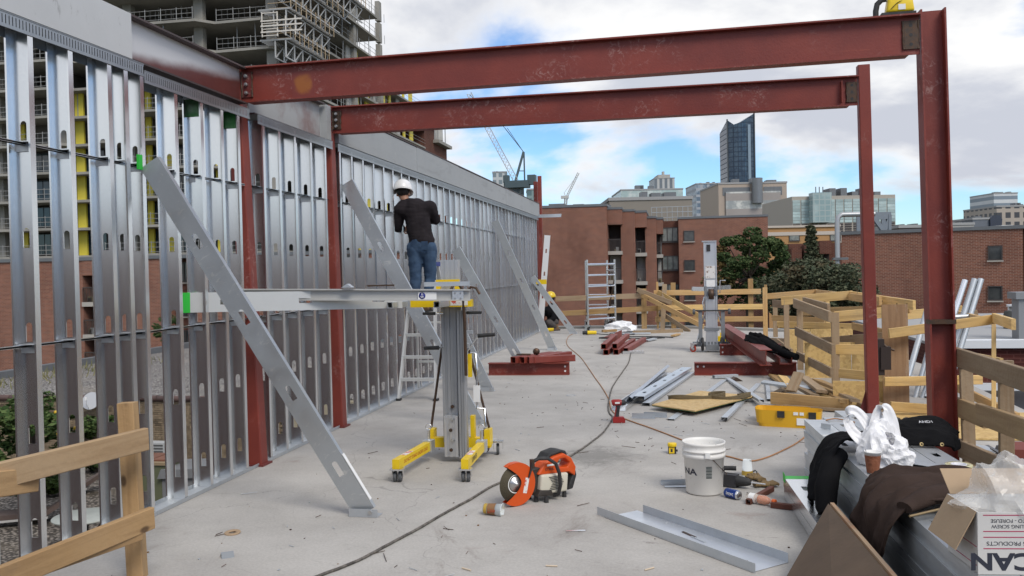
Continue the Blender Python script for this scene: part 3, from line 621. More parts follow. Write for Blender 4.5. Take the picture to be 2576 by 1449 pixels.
def leafmat(name, c1, c2, c3=None):
    def f(nt, vec, c, b, tc):
        g = nt.nodes.new('ShaderNodeNewGeometry'); c = nmix(nt, nramp(nt, g.outputs['Random Per Island'], 0.0, 1.0), c1, c2)
        if c3: c = nmix(nt, nramp(nt, nnoise(nt, tc.outputs['Object'], 0.9, 3), 0.52, 0.66), c, c3)
        return c
    return mat(name, c1, 0.65, extra=f, spec=0.2)
ML_TREE = leafmat('dark_green_leaves', (0.032,0.060,0.020), (0.085,0.115,0.042)); ML_BRN = leafmat('browning_leaves', (0.09,0.075,0.028),(0.15,0.095,0.035))
ML_SPR = leafmat('spruce_needles', (0.046,0.062,0.036),(0.105,0.112,0.064),(0.10,0.080,0.045)); ML_LEM = leafmat('glossy_green_leaves', (0.035,0.07,0.02),(0.09,0.13,0.04))
M_BARK = mat('bark', (0.075,0.055,0.04), 0.9, col2=(0.045,0.035,0.028), vscale=8, bump=.4)
def tree(loc, h, cr, cz, label, leafm, seed, per=260, size=0.13, ncl=46, extra=None, squash=1.0, mats2=None):
    r = random.Random(seed); loc = Vector(loc); t = thing('tree', label, 'tree', loc)
    b = MB(); b.path([loc, loc+Vector((0.1,0,h*0.3)), loc+Vector((-0.1,0.1,h*0.62)), loc+Vector((0.05,0,h*0.9))],[0.26,0.2,0.12,0.04],8)
    cl = []
    for k in range(ncl):
        while True:
            d = Vector((r.uniform(-1,1),r.uniform(-1,1),r.uniform(-1,1)))
            if d.length < 1: break
        d = d.normalized()*d.length**0.4
        c = loc+Vector((d.x*cr,d.y*cr,cz+d.z*cr*squash)); s = cr*r.uniform(0.17,0.33); cl.append((c-loc,(s*1.1,s*1.1,s*0.75)))
        if k % 4 == 0: b.path([loc+Vector((0,0,cz-cr*0.3)), loc.lerp(c,0.5)+Vector((0,0,cz*0.45)), c],[0.07,0.045,0.015],5)
    b.build('trunk', M_BARK, t)
    nsplit = int(ncl*0.78) if mats2 else ncl
    mesh_obj('crown', leaf_mesh('crown', cl[:nsplit], per, size, seed), leafm, Matrix.Translation(loc), t)
    if mats2:
        cl2 = [((c[0]-0.35,c[1],c[2]-0.4),s) for c,s in cl if c[0] < -cr*0.55]
        mesh_obj('crown', leaf_mesh('crown', cl2, per//2, size, seed+1), mats2, Matrix.Translation(loc), t)
    return t
P = A(1885,672,47); tree((P.x,P.y,-9), 13, 1.75, P.z+9.0, 'dense dark green broadleaf tree beyond the far guardrail', ML_TREE, 3, per=300, size=0.10, ncl=58, mats2=ML_BRN, squash=1.15)
def spruce(loc, top, w, label, seed, n=120, leafm=None):
    r = random.Random(seed); loc = Vector(loc); t = thing('spruce_tree', label, 'tree', loc); H = top-loc.z
    b = MB(); b.path([loc, loc+Vector((0,0,H))],[0.22,0.02],7); cl = []
    for k in range(n):
        f = (k+0.5)/n; z = loc.z+H*(0.30+0.69*f**0.8); rr = w*(1-f)**1.25+0.07; a = k*2.399+r.uniform(-.5,.5); L = rr*r.uniform(0.55,1.3)
        e = Vector((math.cos(a)*L, math.sin(a)*L, -0.10*L+0.12*(1-f)))
        if k % 2 == 0: b.path([(loc.x,loc.y,z),(loc.x+e.x,loc.y+e.y,z+e.z)],[0.025,0.006],4)
        for q in (0.35,0.6,0.8,0.97):
            c = Vector((e.x*q,e.y*q,z-loc.z+e.z*q)); s = 0.10+0.17*L*(1-q*0.55); cl.append((c,(s*1.2,s*1.2,s*0.5)))
    b.build('trunk', M_BARK, t)
    mesh_obj('crown', leaf_mesh('crown', cl, 42, 0.085, seed, 0.4, 0.25), leafm or ML_SPR, Matrix.Translation(loc), t)
P = A(2040,562,40); spruce((P.x,P.y,-9), P.z, 2.3, 'tall thin topped spruce beside the broadleaf tree, brownish at its tip', 5, 120)
P = A(2135,690,36); spruce((P.x,P.y,-9), P.z, 1.7, 'smaller spruce in front of the right brick building', 8, 90)
P = A(2050,740,38); tree((P.x,P.y,-9), 9, 2.15, P.z+9.0, 'grey green shrubby tree low between broadleaf tree and spruce', ML_SPR, 21, per=330, size=0.085, ncl=64, squash=0.62)
P = F(85,1180,-3.4); t = tree((P.x,P.y,-4.8), 3.3, 1.25, 2.0, 'leafy garden tree with yellow fruit behind the nearest studs', ML_LEM, 31, per=170, size=0.09, ncl=34)
for k in range(26):
    a, e, q = rnd.uniform(0,6.28), rnd.uniform(-1,1), 1.2; b = MB(); c = Vector((P.x+q*math.cos(a)*math.sqrt(1-e*e), P.y+q*math.sin(a)*math.sqrt(1-e*e), -2.8+q*e)); b.ball(c,0.055,n=8,k=5); b.build('fruit', mat('yellow_fruit',(0.65,0.42,0.03),0.4), t)
P = F(255,1140,-4.2); tree((P.x,P.y,-4.8), 2.0, 0.95, 0.9, 'low green shrub at the foot of the tan brick wall', ML_LEM, 33, per=120, size=0.08, ncl=22)
P = F(430,862,-2.4); tree((P.x-0.5,P.y+0.6,-2.45), 1.6, 0.8, 0.9, 'dark bush growing at the edge of the gravel roof', ML_TREE, 34, per=90, size=0.08, ncl=16)
r_ = random.Random(4); g = MB()
for k in range(420):
    p = Vector((r_.gauss(-26.0,0.9), r_.uniform(29,40), -2.44)); hgt = r_.uniform(0.12,0.4); d = Vector((r_.gauss(0,.1),r_.gauss(0,.1),hgt)); q = Vector((r_.gauss(0,1),r_.gauss(0,1),0)).normalized()*0.03
    g.add([p-q,p+q,p+d],[(0,1,2)])
g.build('roof_weeds', leafmat('dry_weeds',(0.13,0.13,0.06),(0.24,0.22,0.11)), M=Matrix.Identity(4), kind='stuff', label='dry weeds growing on the gravel roof', cat='weeds')
# ---------------------------------------------------------------- red brick apartment blocks
def ex_brick(sx=0.29, sy=0.098):
    def f(nt, vec, c, b, tc):
        s = sepxyz(nt, tc.outputs['Object']); cb = nt.nodes.new('ShaderNodeCombineXYZ')
        nt.links.new(nmath(nt,'ADD',s[0],s[1]), cb.inputs[0]); nt.links.new(s[2], cb.inputs[1])
        br = nt.nodes.new('ShaderNodeTexBrick'); br.inputs['Scale'].default_value = 1.0; br.inputs['Brick Width'].default_value = sx; br.inputs['Row Height'].default_value = sy
        br.inputs['Mortar Size'].default_value = 0.012; br.inputs['Color1'].default_value = (0.245,0.094,0.058,1); br.inputs['Color2'].default_value = (0.155,0.058,0.039,1); br.inputs['Mortar'].default_value = (0.33,0.23,0.185,1)
        br.inputs['Bias'].default_value = -0.1; nt.links.new(cb.outputs[0], br.inputs['Vector'])
        c = nmix(nt, 1.0, br.outputs['Color'], c, 'MULTIPLY')
        st = nramp(nt, nnoise(nt, cb.outputs[0], 0.35, 6, 0.65, (1,0.4,1)), 0.45, 0.75); return nmix(nt, nmath(nt,'MULTIPLY',st,0.55), c, (0.085,0.042,0.032))
    return f
M_BRICK = mat('red_brick', (1.0,1.0,1.0), 0.85, spec=0.2, extra=ex_brick()); M_BRICKD = mat('dark_and_shaded_brick', (0.55,0.50,0.50), 0.85, spec=0.2, extra=ex_brick())  # the darker copy also puts recess shade into the wall colour
M_GLASS = mat('dark_window_glass', (0.025,0.03,0.033), 0.08, spec=0.8, col2=(0.07,0.075,0.075), vscale=1.2, vamt=1.0)
M_GLASSG = mat('curtained_glass', (0.10,0.115,0.11), 0.15, spec=0.7, col2=(0.24,0.25,0.23), vscale=0.9, vamt=1.0, lo=.4, hi=.6)
M_FRM = mat('dark_window_frame', (0.055,0.045,0.042), 0.5); M_SILL = mat('pale_concrete_sill', (0.40,0.37,0.33), 0.8)
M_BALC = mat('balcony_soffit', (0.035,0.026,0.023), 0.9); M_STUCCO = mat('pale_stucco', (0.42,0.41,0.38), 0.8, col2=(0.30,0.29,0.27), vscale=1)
def window(t, x0, x1, z0, z1, Y, mull=1, glass=None, M=None):
    """window in a wall facing -Y: frame, panes and sill"""
    M = M or Matrix.Identity(4)
    f = MB(); w = 0.07; f.box((x0,Y-0.05,z0),(x0+w,Y+0.1,z1),M); f.box((x1-w,Y-0.05,z0),(x1,Y+0.1,z1),M); f.box((x0+w,Y-0.05,z1-w),(x1-w,Y+0.1,z1),M); f.box((x0+w,Y-0.05,z0),(x1-w,Y+0.1,z0+w),M)
    for k in range(1, mull): xm = x0+(x1-x0)*k/mull; f.box((xm-w/2,Y-0.05,z0+w),(xm+w/2,Y+0.1,z1-w),M)
    o = f.build('window', M_FRM, t)
    for k in range(mull):
        a = x0+(x1-x0)*k/mull+w/2; c = x0+(x1-x0)*(k+1)/mull-w/2; p = MB(); p.box((a,Y+0.0,z0+w),(c,Y+0.05,z1-w),M); p.build('pane', glass or M_GLASS, o)
    s_ = MB(); s_.box((x0-0.05,Y-0.12,z0-0.10),(x1+0.05,Y-0.06,z0-0.012),M); s_.build('sill', M_SILL if glass is None else M_FRM, o)
def balcony(t, x0, x1, Y, z, depth, h=2.7, back=M_BALC, rail=True, M=None, items=0):
    b = MB(); b.box((x0-0.05,Y-0.15,z-0.32),(x1+0.12,Y+depth,z),M); o = b.build('balcony', M_SILL, t)
    if rail:
        b = MB(); b.box((x0,Y-0.08,z+1.02),(x1+0.05,Y-0.03,z+1.1),M); n = max(4,int((x1-x0)/0.11))
        for k in range(n+1): xx = x0+(x1-x0)*k/n; b.box((xx-0.02,Y-0.07,z+0.002),(xx+0.02,Y-0.04,z+1.02),M)
        b.build('railing', M_FRM, o)
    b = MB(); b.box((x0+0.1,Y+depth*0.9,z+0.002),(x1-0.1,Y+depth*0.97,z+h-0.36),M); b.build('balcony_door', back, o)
    for k in range(items):
        b = MB(); xx = rnd.uniform(x0+0.15,x1-0.35); s = rnd.uniform(0.2,0.5); b.box((xx,Y+0.2,z+0.003),(xx+s*0.7,Y+0.2+s*0.5,z+s),M); b.build('stored_item', mat('stored_%d'%rnd.randrange(4),((0.05,0.07,0.2),(0.4,0.4,0.38),(0.2,0.05,0.04),(0.25,0.2,0.1))[rnd.randrange(4)],0.7), o)
# centre block (far beyond the slab)
t = thing('brick_apartment_block', 'red brick apartment block with stacked balconies beyond the far guardrail', 'building', (-3,80,-9))
def span(px0, px1, Y): return G(px0,600,Y).x, G(px1,600,Y).x
def topz(px, py, Y): return G(px,py,Y).z
def wallbox(t, x0, x1, Y, z1, back=8.0, z0=-9.0, m=None, name='wall'):
    b = MB(); b.box((x0,Y,z0),(x1,Y+back,z1)); return b.build(name, m or M_BRICK, t)
Y1 = 79.0; x0, x1 = span(1330,1527,Y1); zt = topz(1450,521,Y1); wallbox(t,x0-6,x1,Y1,zt); b = MB(); b.box((x0-6,Y1-0.06,zt),(x1+0.06,Y1+8,zt+0.22)); b.build('coping', M_FLASH, t)
ST = 2.62
def stack_balc(px0, px1, Yf, Yb, ptop, nfl, zfirst, back):
    xa, xb = span(px0,px1,Yf); zc = topz((px0+px1)/2,ptop,Yf)
    b = MB(); b.box((xa,Yf-0.1,zc-1.35),(xb+0.15,Yf+6,zc)); b.build('balcony_canopy', M_BRICK, t); b = MB(); b.box((xa,Yf-0.15,zc),(xb+0.2,Yf+6,zc+0.2)); b.build('coping', M_FLASH, t)
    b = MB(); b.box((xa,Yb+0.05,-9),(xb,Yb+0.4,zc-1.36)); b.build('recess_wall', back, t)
    for k in range(nfl): balcony(t, xa, xb, Yf, zfirst-ST*k, Yb-Yf, ST, M_STUCCO if k % 2 else M_BALC, items=2)
zf = topz(1540,610+0,80.0)
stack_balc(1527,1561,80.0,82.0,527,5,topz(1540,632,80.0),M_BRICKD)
xa, xb = span(1562,1597,81.0); z2 = topz(1580,532,81.0); wallbox(t,xa,xb,81.0,z2); b = MB(); b.box((xa,80.94,z2),(xb+0.05,89,z2+0.2)); b.build('coping', M_FLASH, t)
stack_balc(1597,1623,81.5,83.5,535,6,topz(1610,636,81.5),M_STUCCO)
xa, xb = span(1623,1651,82.5); z2 = topz(1640,549,82.5); wallbox(t,xa,xb,82.5,z2); b = MB(); b.box((xa,82.44,z2),(xb+0.05,89,z2+0.2)); b.build('coping', M_FLASH, t)
stack_balc(1651,1664,83.0,84.5,552,6,topz(1657,640,83.0),M_STUCCO)
xa, xb = span(1664,1707,84.5); zc = topz(1685,556,84.5); wallbox(t,xa,xb,84.5,zc,m=M_BRICKD)
for k in range(5): 
    zb = topz(1685,608,84.5)-ST*k*1.02; window(t,xa+0.05,xb-0.05,zb,zb+1.35,84.45,3,M_GLASSG)
xa, xb = span(1707,1932,83.5); zc = topz(1815,548,83.5); wallbox(t,xa,xb,83.5,zc); b = MB(); b.box((xa-0.05,83.44,zc),(xb+0.05,91,zc+0.2)); b.build('coping', M_FLASH, t)
for k in range(5):
    z1 = topz(1733,580,83.5)-2.72*k; wx0, wx1 = span(1720,1747,83.5); window(t,wx0,wx1,z1-1.0,z1,83.45,1)
M_RAIL = mat('grey_roof_rail', (0.42,0.44,0.45), 0.4, 0.6)
b = MB(); xa, xb = span(1640,1745,86); zr = topz(1690,548,86)
for z in (0.05,0.55,1.05): b.tube((xa,86,zr+z),(xb,86,zr+z),0.035,n=5)
for k in range(9): x = xa+(xb-xa)*k/8; b.tube((x,86,zr-0.6),(x,86,zr+1.05),0.03,n=5)
b.build('roof_railing', M_RAIL, t)
for px in (1400,1455,1480,1498,1515): 
    p = G(px,516,84); b = MB(); w = rnd.uniform(.3,1.0); b.box((p.x-w,84,zt),(p.x+w,85.2,zt+rnd.uniform(.4,1.0))); b.build('roof_unit', M_FLASH, t)
# left block seen through the studs
t = thing('brick_apartment_block', 'red brick apartment block behind the studs at the left, with a column of cluttered balconies', 'building', (-40,60,-9))
YL = 58.0; zt = topz(150,657,YL)
xs = [G(px,700,YL).x for px in (-60,208,242,405,470,500)]
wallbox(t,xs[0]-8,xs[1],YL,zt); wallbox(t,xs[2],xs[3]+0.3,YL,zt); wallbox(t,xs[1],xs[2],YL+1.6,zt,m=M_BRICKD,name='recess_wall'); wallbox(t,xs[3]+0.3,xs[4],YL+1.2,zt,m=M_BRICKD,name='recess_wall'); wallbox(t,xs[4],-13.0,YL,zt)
b = MB(); b.box((xs[1],YL-0.05,zt-1.1),(xs[2],YL+1.6,zt-0.005)); b.build('balcony_canopy', M_BRICK, t)
b = MB(); b.box((xs[0]-8,YL-0.1,zt),(-13,YL+9,zt+0.25)); b.build('coping', M_FLASH, t)
for k in range(4): balcony(t, xs[1]+0.02, xs[2]-0.12, YL, topz(225,760,YL)-2.38*k, 1.55, 2.4, M_BALC, items=3)
for k in range(3): 
    zb = topz(440,690,YL)-2.5*k; window(t,xs[3]+0.5,xs[4]-0.2,zb-0.6,zb+0.9,YL+1.15,2)
for px in (700,860,1010,1160,1290):
    for k in range(3): x = G(px,700,YL).x; zb = -0.2-2.6*k+2; window(t,x,x+1.4,zb,zb+1.2,YL-0.05,2)
# right block
t = thing('brick_apartment_block', 'plain red brick block at the right edge with two square windows', 'building', (20,62,-9))
c0 = A(2117,591,60.0); ang = R(-18); MR = TR((c0.x,c0.y,0),ang); zt = c0.z
b = MB(); b.box((0,0,-9),(10.68,9,zt),MR); b.build('wall', M_BRICK, t, M=MR)
b = MB(); b.box((11.0,0.05,-9),(26,9,zt-0.003),MR); b.build('wall', M_BRICK, t, M=MR)
b = MB(); b.box((10.6,0.5,-9),(11.05,9,zt-0.004),MR); b.build('recess_wall', M_BRICKD, t, M=MR)  # strip between the wall parts: its shadow is put into the brick colour
b = MB(); b.box((-0.1,-0.1,zt),(26,9,zt+0.22),MR); b.build('coping', M_FLASH, t)
def onR(px, py):      # sight line cut with the rotated facade plane
    d = ray(px,py); n = MR.to_3x3() @ Vector((0,1,0)); k = (c0-CAM).dot(n)/d.dot(n); return MR.inverted() @ (CAM+d*k)
for y0, y1 in ((617,655),(719,756),(822,860)):
    a, c = onR(2485,y1), onR(2522,y0); window(t,a.x,c.x,a.z,c.z,-0.04,1,None,MR)
# its darker rear wing with balconies
wx0, wx1 = G(1985,620,78).x, G(2125,620,78).x; zw = topz(2050,612,78)
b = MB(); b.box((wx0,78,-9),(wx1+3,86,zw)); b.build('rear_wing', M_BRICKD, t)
for k, (p0,p1,py) in enumerate(((1990,2015,626),(2022,2050,616),(2060,2090,606))):
    xa, xb = G(p0,620,77).x, G(p1,620,77).x; zc = topz(p0,py,77); b = MB(); b.box((xa,76.6,zc-1.1),(xb,78.0,zc)); b.build('balcony_canopy', M_BRICKD, t)
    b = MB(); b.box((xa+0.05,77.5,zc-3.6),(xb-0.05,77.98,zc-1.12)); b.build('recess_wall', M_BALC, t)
# vent pipe and roof frame on that block
t = thing('vent_pipe', 'tall grey bent vent pipe rising past the right brick block', 'pipe', A(2107,800,56))
b = MB(); pz = A(2107,545,56).z; pts = [A(2107,800,56),A(2107,650,56),A(2106,560,56),A(2109,546,56),A(2118,540,56),A(2200,538,56)]; b.path(pts,0.16,10); b.build('pipe', mat('grey_pipe',(0.40,0.41,0.42),0.4,0.5), t)
b = MB(); p = A(2107,650,56); b.box((p.x-0.3,p.y-0.3,p.z-0.1),(p.x+0.6,p.y+0.3,p.z+0.05)); b.build('bracket', M_FLASH, t)
t = thing('steel_truss', 'grey steel truss frame standing on the right brick block roof', 'frame', A(2200,590,63))
M_GST = mat('blue_grey_steel', (0.20,0.225,0.25), 0.5, 0.3)
for a, c in (((2160,592),(2160,542)),((2235,585),(2236,540)),((2160,548),(2236,546)),((2160,540),(2240,538)),((2200,550),(2225,585)),((2236,550),(2222,585)),((2222,552),(2223,586))):
    b = MB(); b.bar(A(*a,63),A(*c,63),0.28,0.28); b.build('member', M_GST, t)
# neighbour on the right: black flat roof, dark wall with white coping, vent stack
t = thing('neighbour_roof_building', 'low neighbour with black flat roof and dark red wall under a white coping, right edge', 'building', (9,15,-1.0))
b = MB(); b.box((4.3,-2,-9),(22,19.3,-1.05)); b.build('wall', M_BRICKD, t)
b = MB(); b.box((4.3,-2,-1.05),(22,19.3,-1.0)); b.build('flat_roof', mat('black_roofing',(0.012,0.012,0.014),0.6,col2=(0.03,0.03,0.032),vscale=0.7,bump=.1), t)
zc = G(2500,855,19.4).z
b = MB(); b.box((5.3,19.4,-9),(24,31,zc-0.16)); b.build('wall', mat('maroon_brick',(0.34,0.14,0.13),0.8,extra=ex_brick(0.25,0.08)), t)
b = MB(); b.box((5.2,19.28,zc-0.16),(24,19.6,zc)); b.build('coping', mat('white_coping',(0.72,0.74,0.76),0.4), t)
b = MB(); b.box((5.3,19.6,zc-0.16),(24,31,zc-0.10)); b.build('flat_roof', mat('grey_roofing',(0.33,0.33,0.33),0.8), t)
b = MB(); b.box((4.3,19.26,-1.0),(24,19.39,-0.86)); b.build('coping', mat('white_coping',(0.72,0.74,0.76),0.4), t)
P = G(2547,838,24.0); t = thing('roof_vent', 'dark roof vent stack with metal cap at the right edge', 'vent', P)
b = MB(); z1 = G(2547,782,24).z; b.lathe([(0.20,P.z-0.05),(0.20,z1-0.1),(0.17,z1)],18,Matrix.Translation((P.x,P.y,0))); b.build('stack', mat('dark_stack',(0.06,0.06,0.055),0.6), t)
b = MB(); b.lathe([(0.10,z1),(0.10,z1+0.10),(0.13,z1+0.11),(0.13,z1+0.16),(0.0,z1+0.17)],18,Matrix.Translation((P.x,P.y,0))); b.build('cap', M_CHROME, t)
P0 = A(2571,985,19); b = MB(); b.box((P0.x-0.05,P0.y,-1.0),(P0.x+0.4,P0.y+0.4,A(2571,752,19).z)); b.box((P0.x-0.12,P0.y-0.06,A(2571,752,19).z),(P0.x+0.5,P0.y+0.46,A(2571,735,19).z)); b.build('duct', mat('grey_duct',(0.27,0.28,0.29),0.5,0.4), label='grey upright duct cut by the right picture edge', cat='duct')
# wall of the building behind the viewpoint (the studs mirror it)
t = thing('brick_building', 'brown brick building behind the viewpoint, mirrored dark in the studs', 'building', (0,-6,-0.35))
b = MB(); b.box((-14,-9,-6),(12,-4.02,2.55)); b.build('wall', mat('brown_brick',(0.42,0.36,0.36),0.85,extra=ex_brick()), t)
b = MB(); b.box((-14.1,-9,2.55),(12.1,-3.94,2.7)); b.build('coping', M_FLASH, t)
# ================================================================ tower under construction
M_CONCL = mat('tower_concrete', (0.33,0.315,0.28), 0.85, col2=(0.24,0.23,0.205), vscale=0.25, vamt=1.0)
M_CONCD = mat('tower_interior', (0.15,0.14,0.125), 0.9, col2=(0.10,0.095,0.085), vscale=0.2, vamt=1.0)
M_YINS = mat('yellow_sheathing', (0.70,0.58,0.06), 0.6, col2=(0.60,0.50,0.08), vscale=1.5); M_TGL = mat('blue_tower_glass', (0.035,0.055,0.07), 0.08, spec=0.9)
M_TUBE = mat('grey_scaffold_tube', (0.34,0.34,0.33), 0.5, 0.4); M_TWOOD = mat('pale_scaffold_wood', (0.42,0.33,0.22), 0.8)
YT, XT = 82.0, -38.7
t = thing('unfinished_tower', 'concrete high rise under construction with open floors and guard rails, upper left', 'building', (XT,YT,-9))
FH = 2.9; levels = [24.45+FH*k for k in range(-9,5)]
for k, z in enumerate(levels):
    yend = 114 if z > 29 else 136
    b = MB(); x = XT
    b.prism([(-110,YT+0.6),(-74,YT+0.6),(-73,YT-0.9),(-62,YT-0.9),(-61,YT+0.4),(-58.5,YT+0.4),(-57.5,YT-1.0),(-46.5,YT-1.0),(-45.2,YT+0.5),(XT-0.6,YT+0.2),(XT,YT+0.8),(XT,yend),(-110,yend)], 0.26, TR((0,0,z-0.26)))
    b.build('floor_slab', M_CONCL, t)
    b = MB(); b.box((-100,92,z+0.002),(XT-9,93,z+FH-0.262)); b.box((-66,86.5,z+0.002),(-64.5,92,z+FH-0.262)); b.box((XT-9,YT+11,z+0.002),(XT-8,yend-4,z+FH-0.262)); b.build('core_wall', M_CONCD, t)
    for px in (-160,-10,150,323,502,684):
        cxp = G(px,100,YT+1.2).x; b = MB(); b.box((cxp-0.5,YT+1.0,z+0.002),(cxp+0.5,YT+1.7,z+FH-0.262)); b.build('column', M_CONCL, t)
    if z > 18:
        for yy_ in (95,106,116):
            b = MB(); b.box((XT-0.9,yy_-0.5,z+0.002),(XT-0.3,yy_+0.5,z+FH-0.262)); b.build('column', M_CONCL, t)
    # guard rails, one run for each bay
    for xa, xb, yy_ in ((-84,-74.2,YT+0.7),(-72.6,-62.4,YT-0.8),(-57.2,-46.8,YT-0.9),(-45,XT-0.8,YT+0.5)):
        b = MB(); 
        for h in (0.15,0.6,1.1): b.tube((xa,yy_,z+h),(xb,yy_,z+h),0.030,n=4,cap=False)
        n = int((xb-xa)/1.6)
        for i in range(n+1): b.tube((xa+(xb-xa)*i/n,yy_,z),(xa+(xb-xa)*i/n,yy_,z+1.25),0.04,n=4,cap=False)
        for i in range(n*3): b.tube((xa+(xb-xa)*i/(n*3),yy_+0.01,z+0.15),(xa+(xb-xa)*i/(n*3),yy_+0.01,z+1.1),0.010,n=3,cap=False)
        b.build('guard_rail', M_TUBE, t)
    if z > 14:
        b = MB()
        for h in (0.6,1.1): b.tube((XT-0.05,YT+0.8,z+h),(XT-0.05,yend,z+h),0.03,n=4,cap=False)
        for i in range(18): b.tube((XT-0.05,YT+0.8+i*2.0,z),(XT-0.05,YT+0.8+i*2.0,z+1.15),0.035,n=4,cap=False)
        b.build('guard_rail', M_TUBE, t)
        for i in range(9):                                             # shoring posts between the floors
            x = -73+rnd.uniform(0,33); yy_ = YT+rnd.uniform(-0.6,4.0) if x < -46 else YT+rnd.uniform(0.8,4.0); b = MB(); b.tube((x,yy_,z+0.003),(x,yy_,z+FH-0.263),0.055,n=5); b.build('shoring_post', M_TUBE, t)
        for i in range(6):
            yy_ = YT+4+i*5.2+rnd.uniform(-1,1); b = MB(); b.tube((XT-0.4,yy_,z+0.003),(XT-0.4,yy_,z+FH-0.263),0.06,n=5); b.build('shoring_post', M_TUBE, t)
    if z < 20:                                                             # enclosed lower floors: sheathing and windows
        for px in (8,60,205,378,430,517,560):
            x = G(px,500,YT+1.7).x; b = MB(); w = 0.32+0.18*((px*7) % 3); b.box((x-w,YT+1.72,z+0.003),(x+w,YT+1.95,z+FH-0.263)); b.build('sheathing_panel', M_YINS, t)
        if z < 13:
            for px in (28,110,150,240,395,460,540):
                x = G(px,500,YT+2.2).x; b = MB(); b.box((x-1.3,YT+2.2,z+0.2),(x+1.3,YT+2.3,z+FH-0.4)); o = b.build('window', M_FRM, t)
                b = MB(); b.box((x-1.2,YT+2.14,z+0.3),(x-0.05,YT+2.19,z+FH-0.5)); b.build('pane', M_TGL, o); b = MB(); b.box((x+0.05,YT+2.14,z+0.3),(x+1.2,YT+2.19,z+FH-0.5)); b.build('pane', M_TGL, o)
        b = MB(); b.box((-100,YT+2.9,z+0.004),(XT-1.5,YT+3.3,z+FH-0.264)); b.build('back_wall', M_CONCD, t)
    if z < 29:
        for i in range(9):
            yy_ = 104+i*3.3; b = MB(); b.box((XT-1.0,yy_,z+0.003),(XT-0.8,yy_+(0.8 if i % 2 else 1.5),z+FH-0.263)); b.build('sheathing_panel', M_YINS if i % 3 else M_STUCCO, t)
# far terraces of the same tower
for y0_, y1_, zt_ in ((136,142,26.0),(142,150,23.0)):
    b = MB(); b.box((-75,y0_,-9),(XT-0.2,y1_,zt_)); b.build('terrace_block', M_BRICKD, t); b = MB(); b.box((-75,y0_-0.8,zt_),(XT+0.8,y1_,zt_+0.5)); b.build('floor_slab', M_CONCL, t)
b = MB(); b.lathe([(1.4,24.0),(1.4,27.5),(0.2,28)],14,Matrix.Translation((XT-1.2,146,0))); b.build('roof_tank', M_STUCCO, t)
for i in range(5): b = MB(); b.tube((XT-0.3+0.1*i,140+2.0*i,23.0),(XT-0.3+0.1*i,140+2.0*i,29+rnd.uniform(-2,1)),0.09,n=5); b.build('antenna', M_TUBE, t)
# projecting form tables on the side of the tower
for k, (z, y0_, y1_, pr) in enumerate(((27.6,81.0,92,2.4),(24.7,81.2,91,2.2),(30.6,81.0,95,2.4),(33.6,88,102,2.6))):
    f = thing('form_table', ['timber decked form table at the tower corner, level with the pale ladder frame','lowest decked form table jutting from the tower corner','form table above the pale ladder frame on the tower corner','highest form table, dark against the sky on the tower side'][k], 'scaffold', (XT+1.5,y0_,z), 'form tables jutting from the tower')
    b = MB()
    for i in range(int((y1_-y0_)/0.45)): b.bar((XT-1.0,y0_+i*0.45,z),(XT+pr+rnd.uniform(-.1,.15),y0_+i*0.45,z),0.16,0.09)
    b.build('joists', M_TUBE, f)
    b = MB(); b.box((XT+0.1,y0_,z+0.09),(XT+pr-0.2,y1_,z+0.13)); b.build('deck', M_TWOOD, f)
    for xx in (XT+0.6,XT+pr-0.5):
        b = MB(); zb = z-1.75
        b.bar((xx,y0_,z-0.14),(xx,y1_,z-0.14),0.12,0.1); b.bar((xx,y0_,zb),(xx,y1_,zb),0.12,0.1); n = int((y1_-y0_)/1.9)
        for i in range(n):
            ya, yb = y0_+(y1_-y0_)*i/n, y0_+(y1_-y0_)*(i+1)/n; b.bar((xx,ya,z-0.14),(xx,ya,zb),0.14,0.1,(0,1,0)); b.bar((xx+0.02,ya,zb),(xx+0.02,yb,z-0.14),0.09,0.08)
        b.build('truss', mat('pale_aluminium_truss',(0.46,0.46,0.45),0.5,0.3), f)
    b = MB()
    for h in (0.6,1.1): b.tube((XT+pr,y0_,z+h),(XT+pr,y1_,z+h),0.035,n=4); b.tube((XT,y0_,z+h),(XT+pr,y0_,z+h),0.04,n=4)
    for i in range(10): yy_ = y0_+(y1_-y0_)*i/9; b.tube((XT+pr,yy_,z),(XT+pr,yy_,z+1.3),0.05,n=4)
    b.build('guard_rail', M_TWOOD, f)
b = MB(); zb = 24.95
for yy_ in (80.9,):
    for xx in (XT-0.6,XT+1.0): b.tube((xx,yy_,zb),(xx,yy_,zb+2.4),0.07,n=6)
    for h in (0.1,0.75,1.3,2.3): b.tube((XT-0.6,yy_,zb+h),(XT+1.0,yy_,zb+h),0.06,n=6)
    for h in (0.5,1.15,1.7): b.bar((XT-0.7,yy_-0.1,zb+h*0.9),(XT+3.6,yy_-0.1,zb+h*0.9),0.14,0.05)
    for xx in (XT+1.9,XT+2.9): b.bar((xx,yy_-0.08,zb),(xx,yy_-0.08,zb+1.9),0.1,0.06,(1,0,0))
b.build('scaffold_frame', mat('white_scaffold',(0.62,0.58,0.52),0.6), label='pale ladder shaped scaffold frame on the tower corner', cat='scaffold')
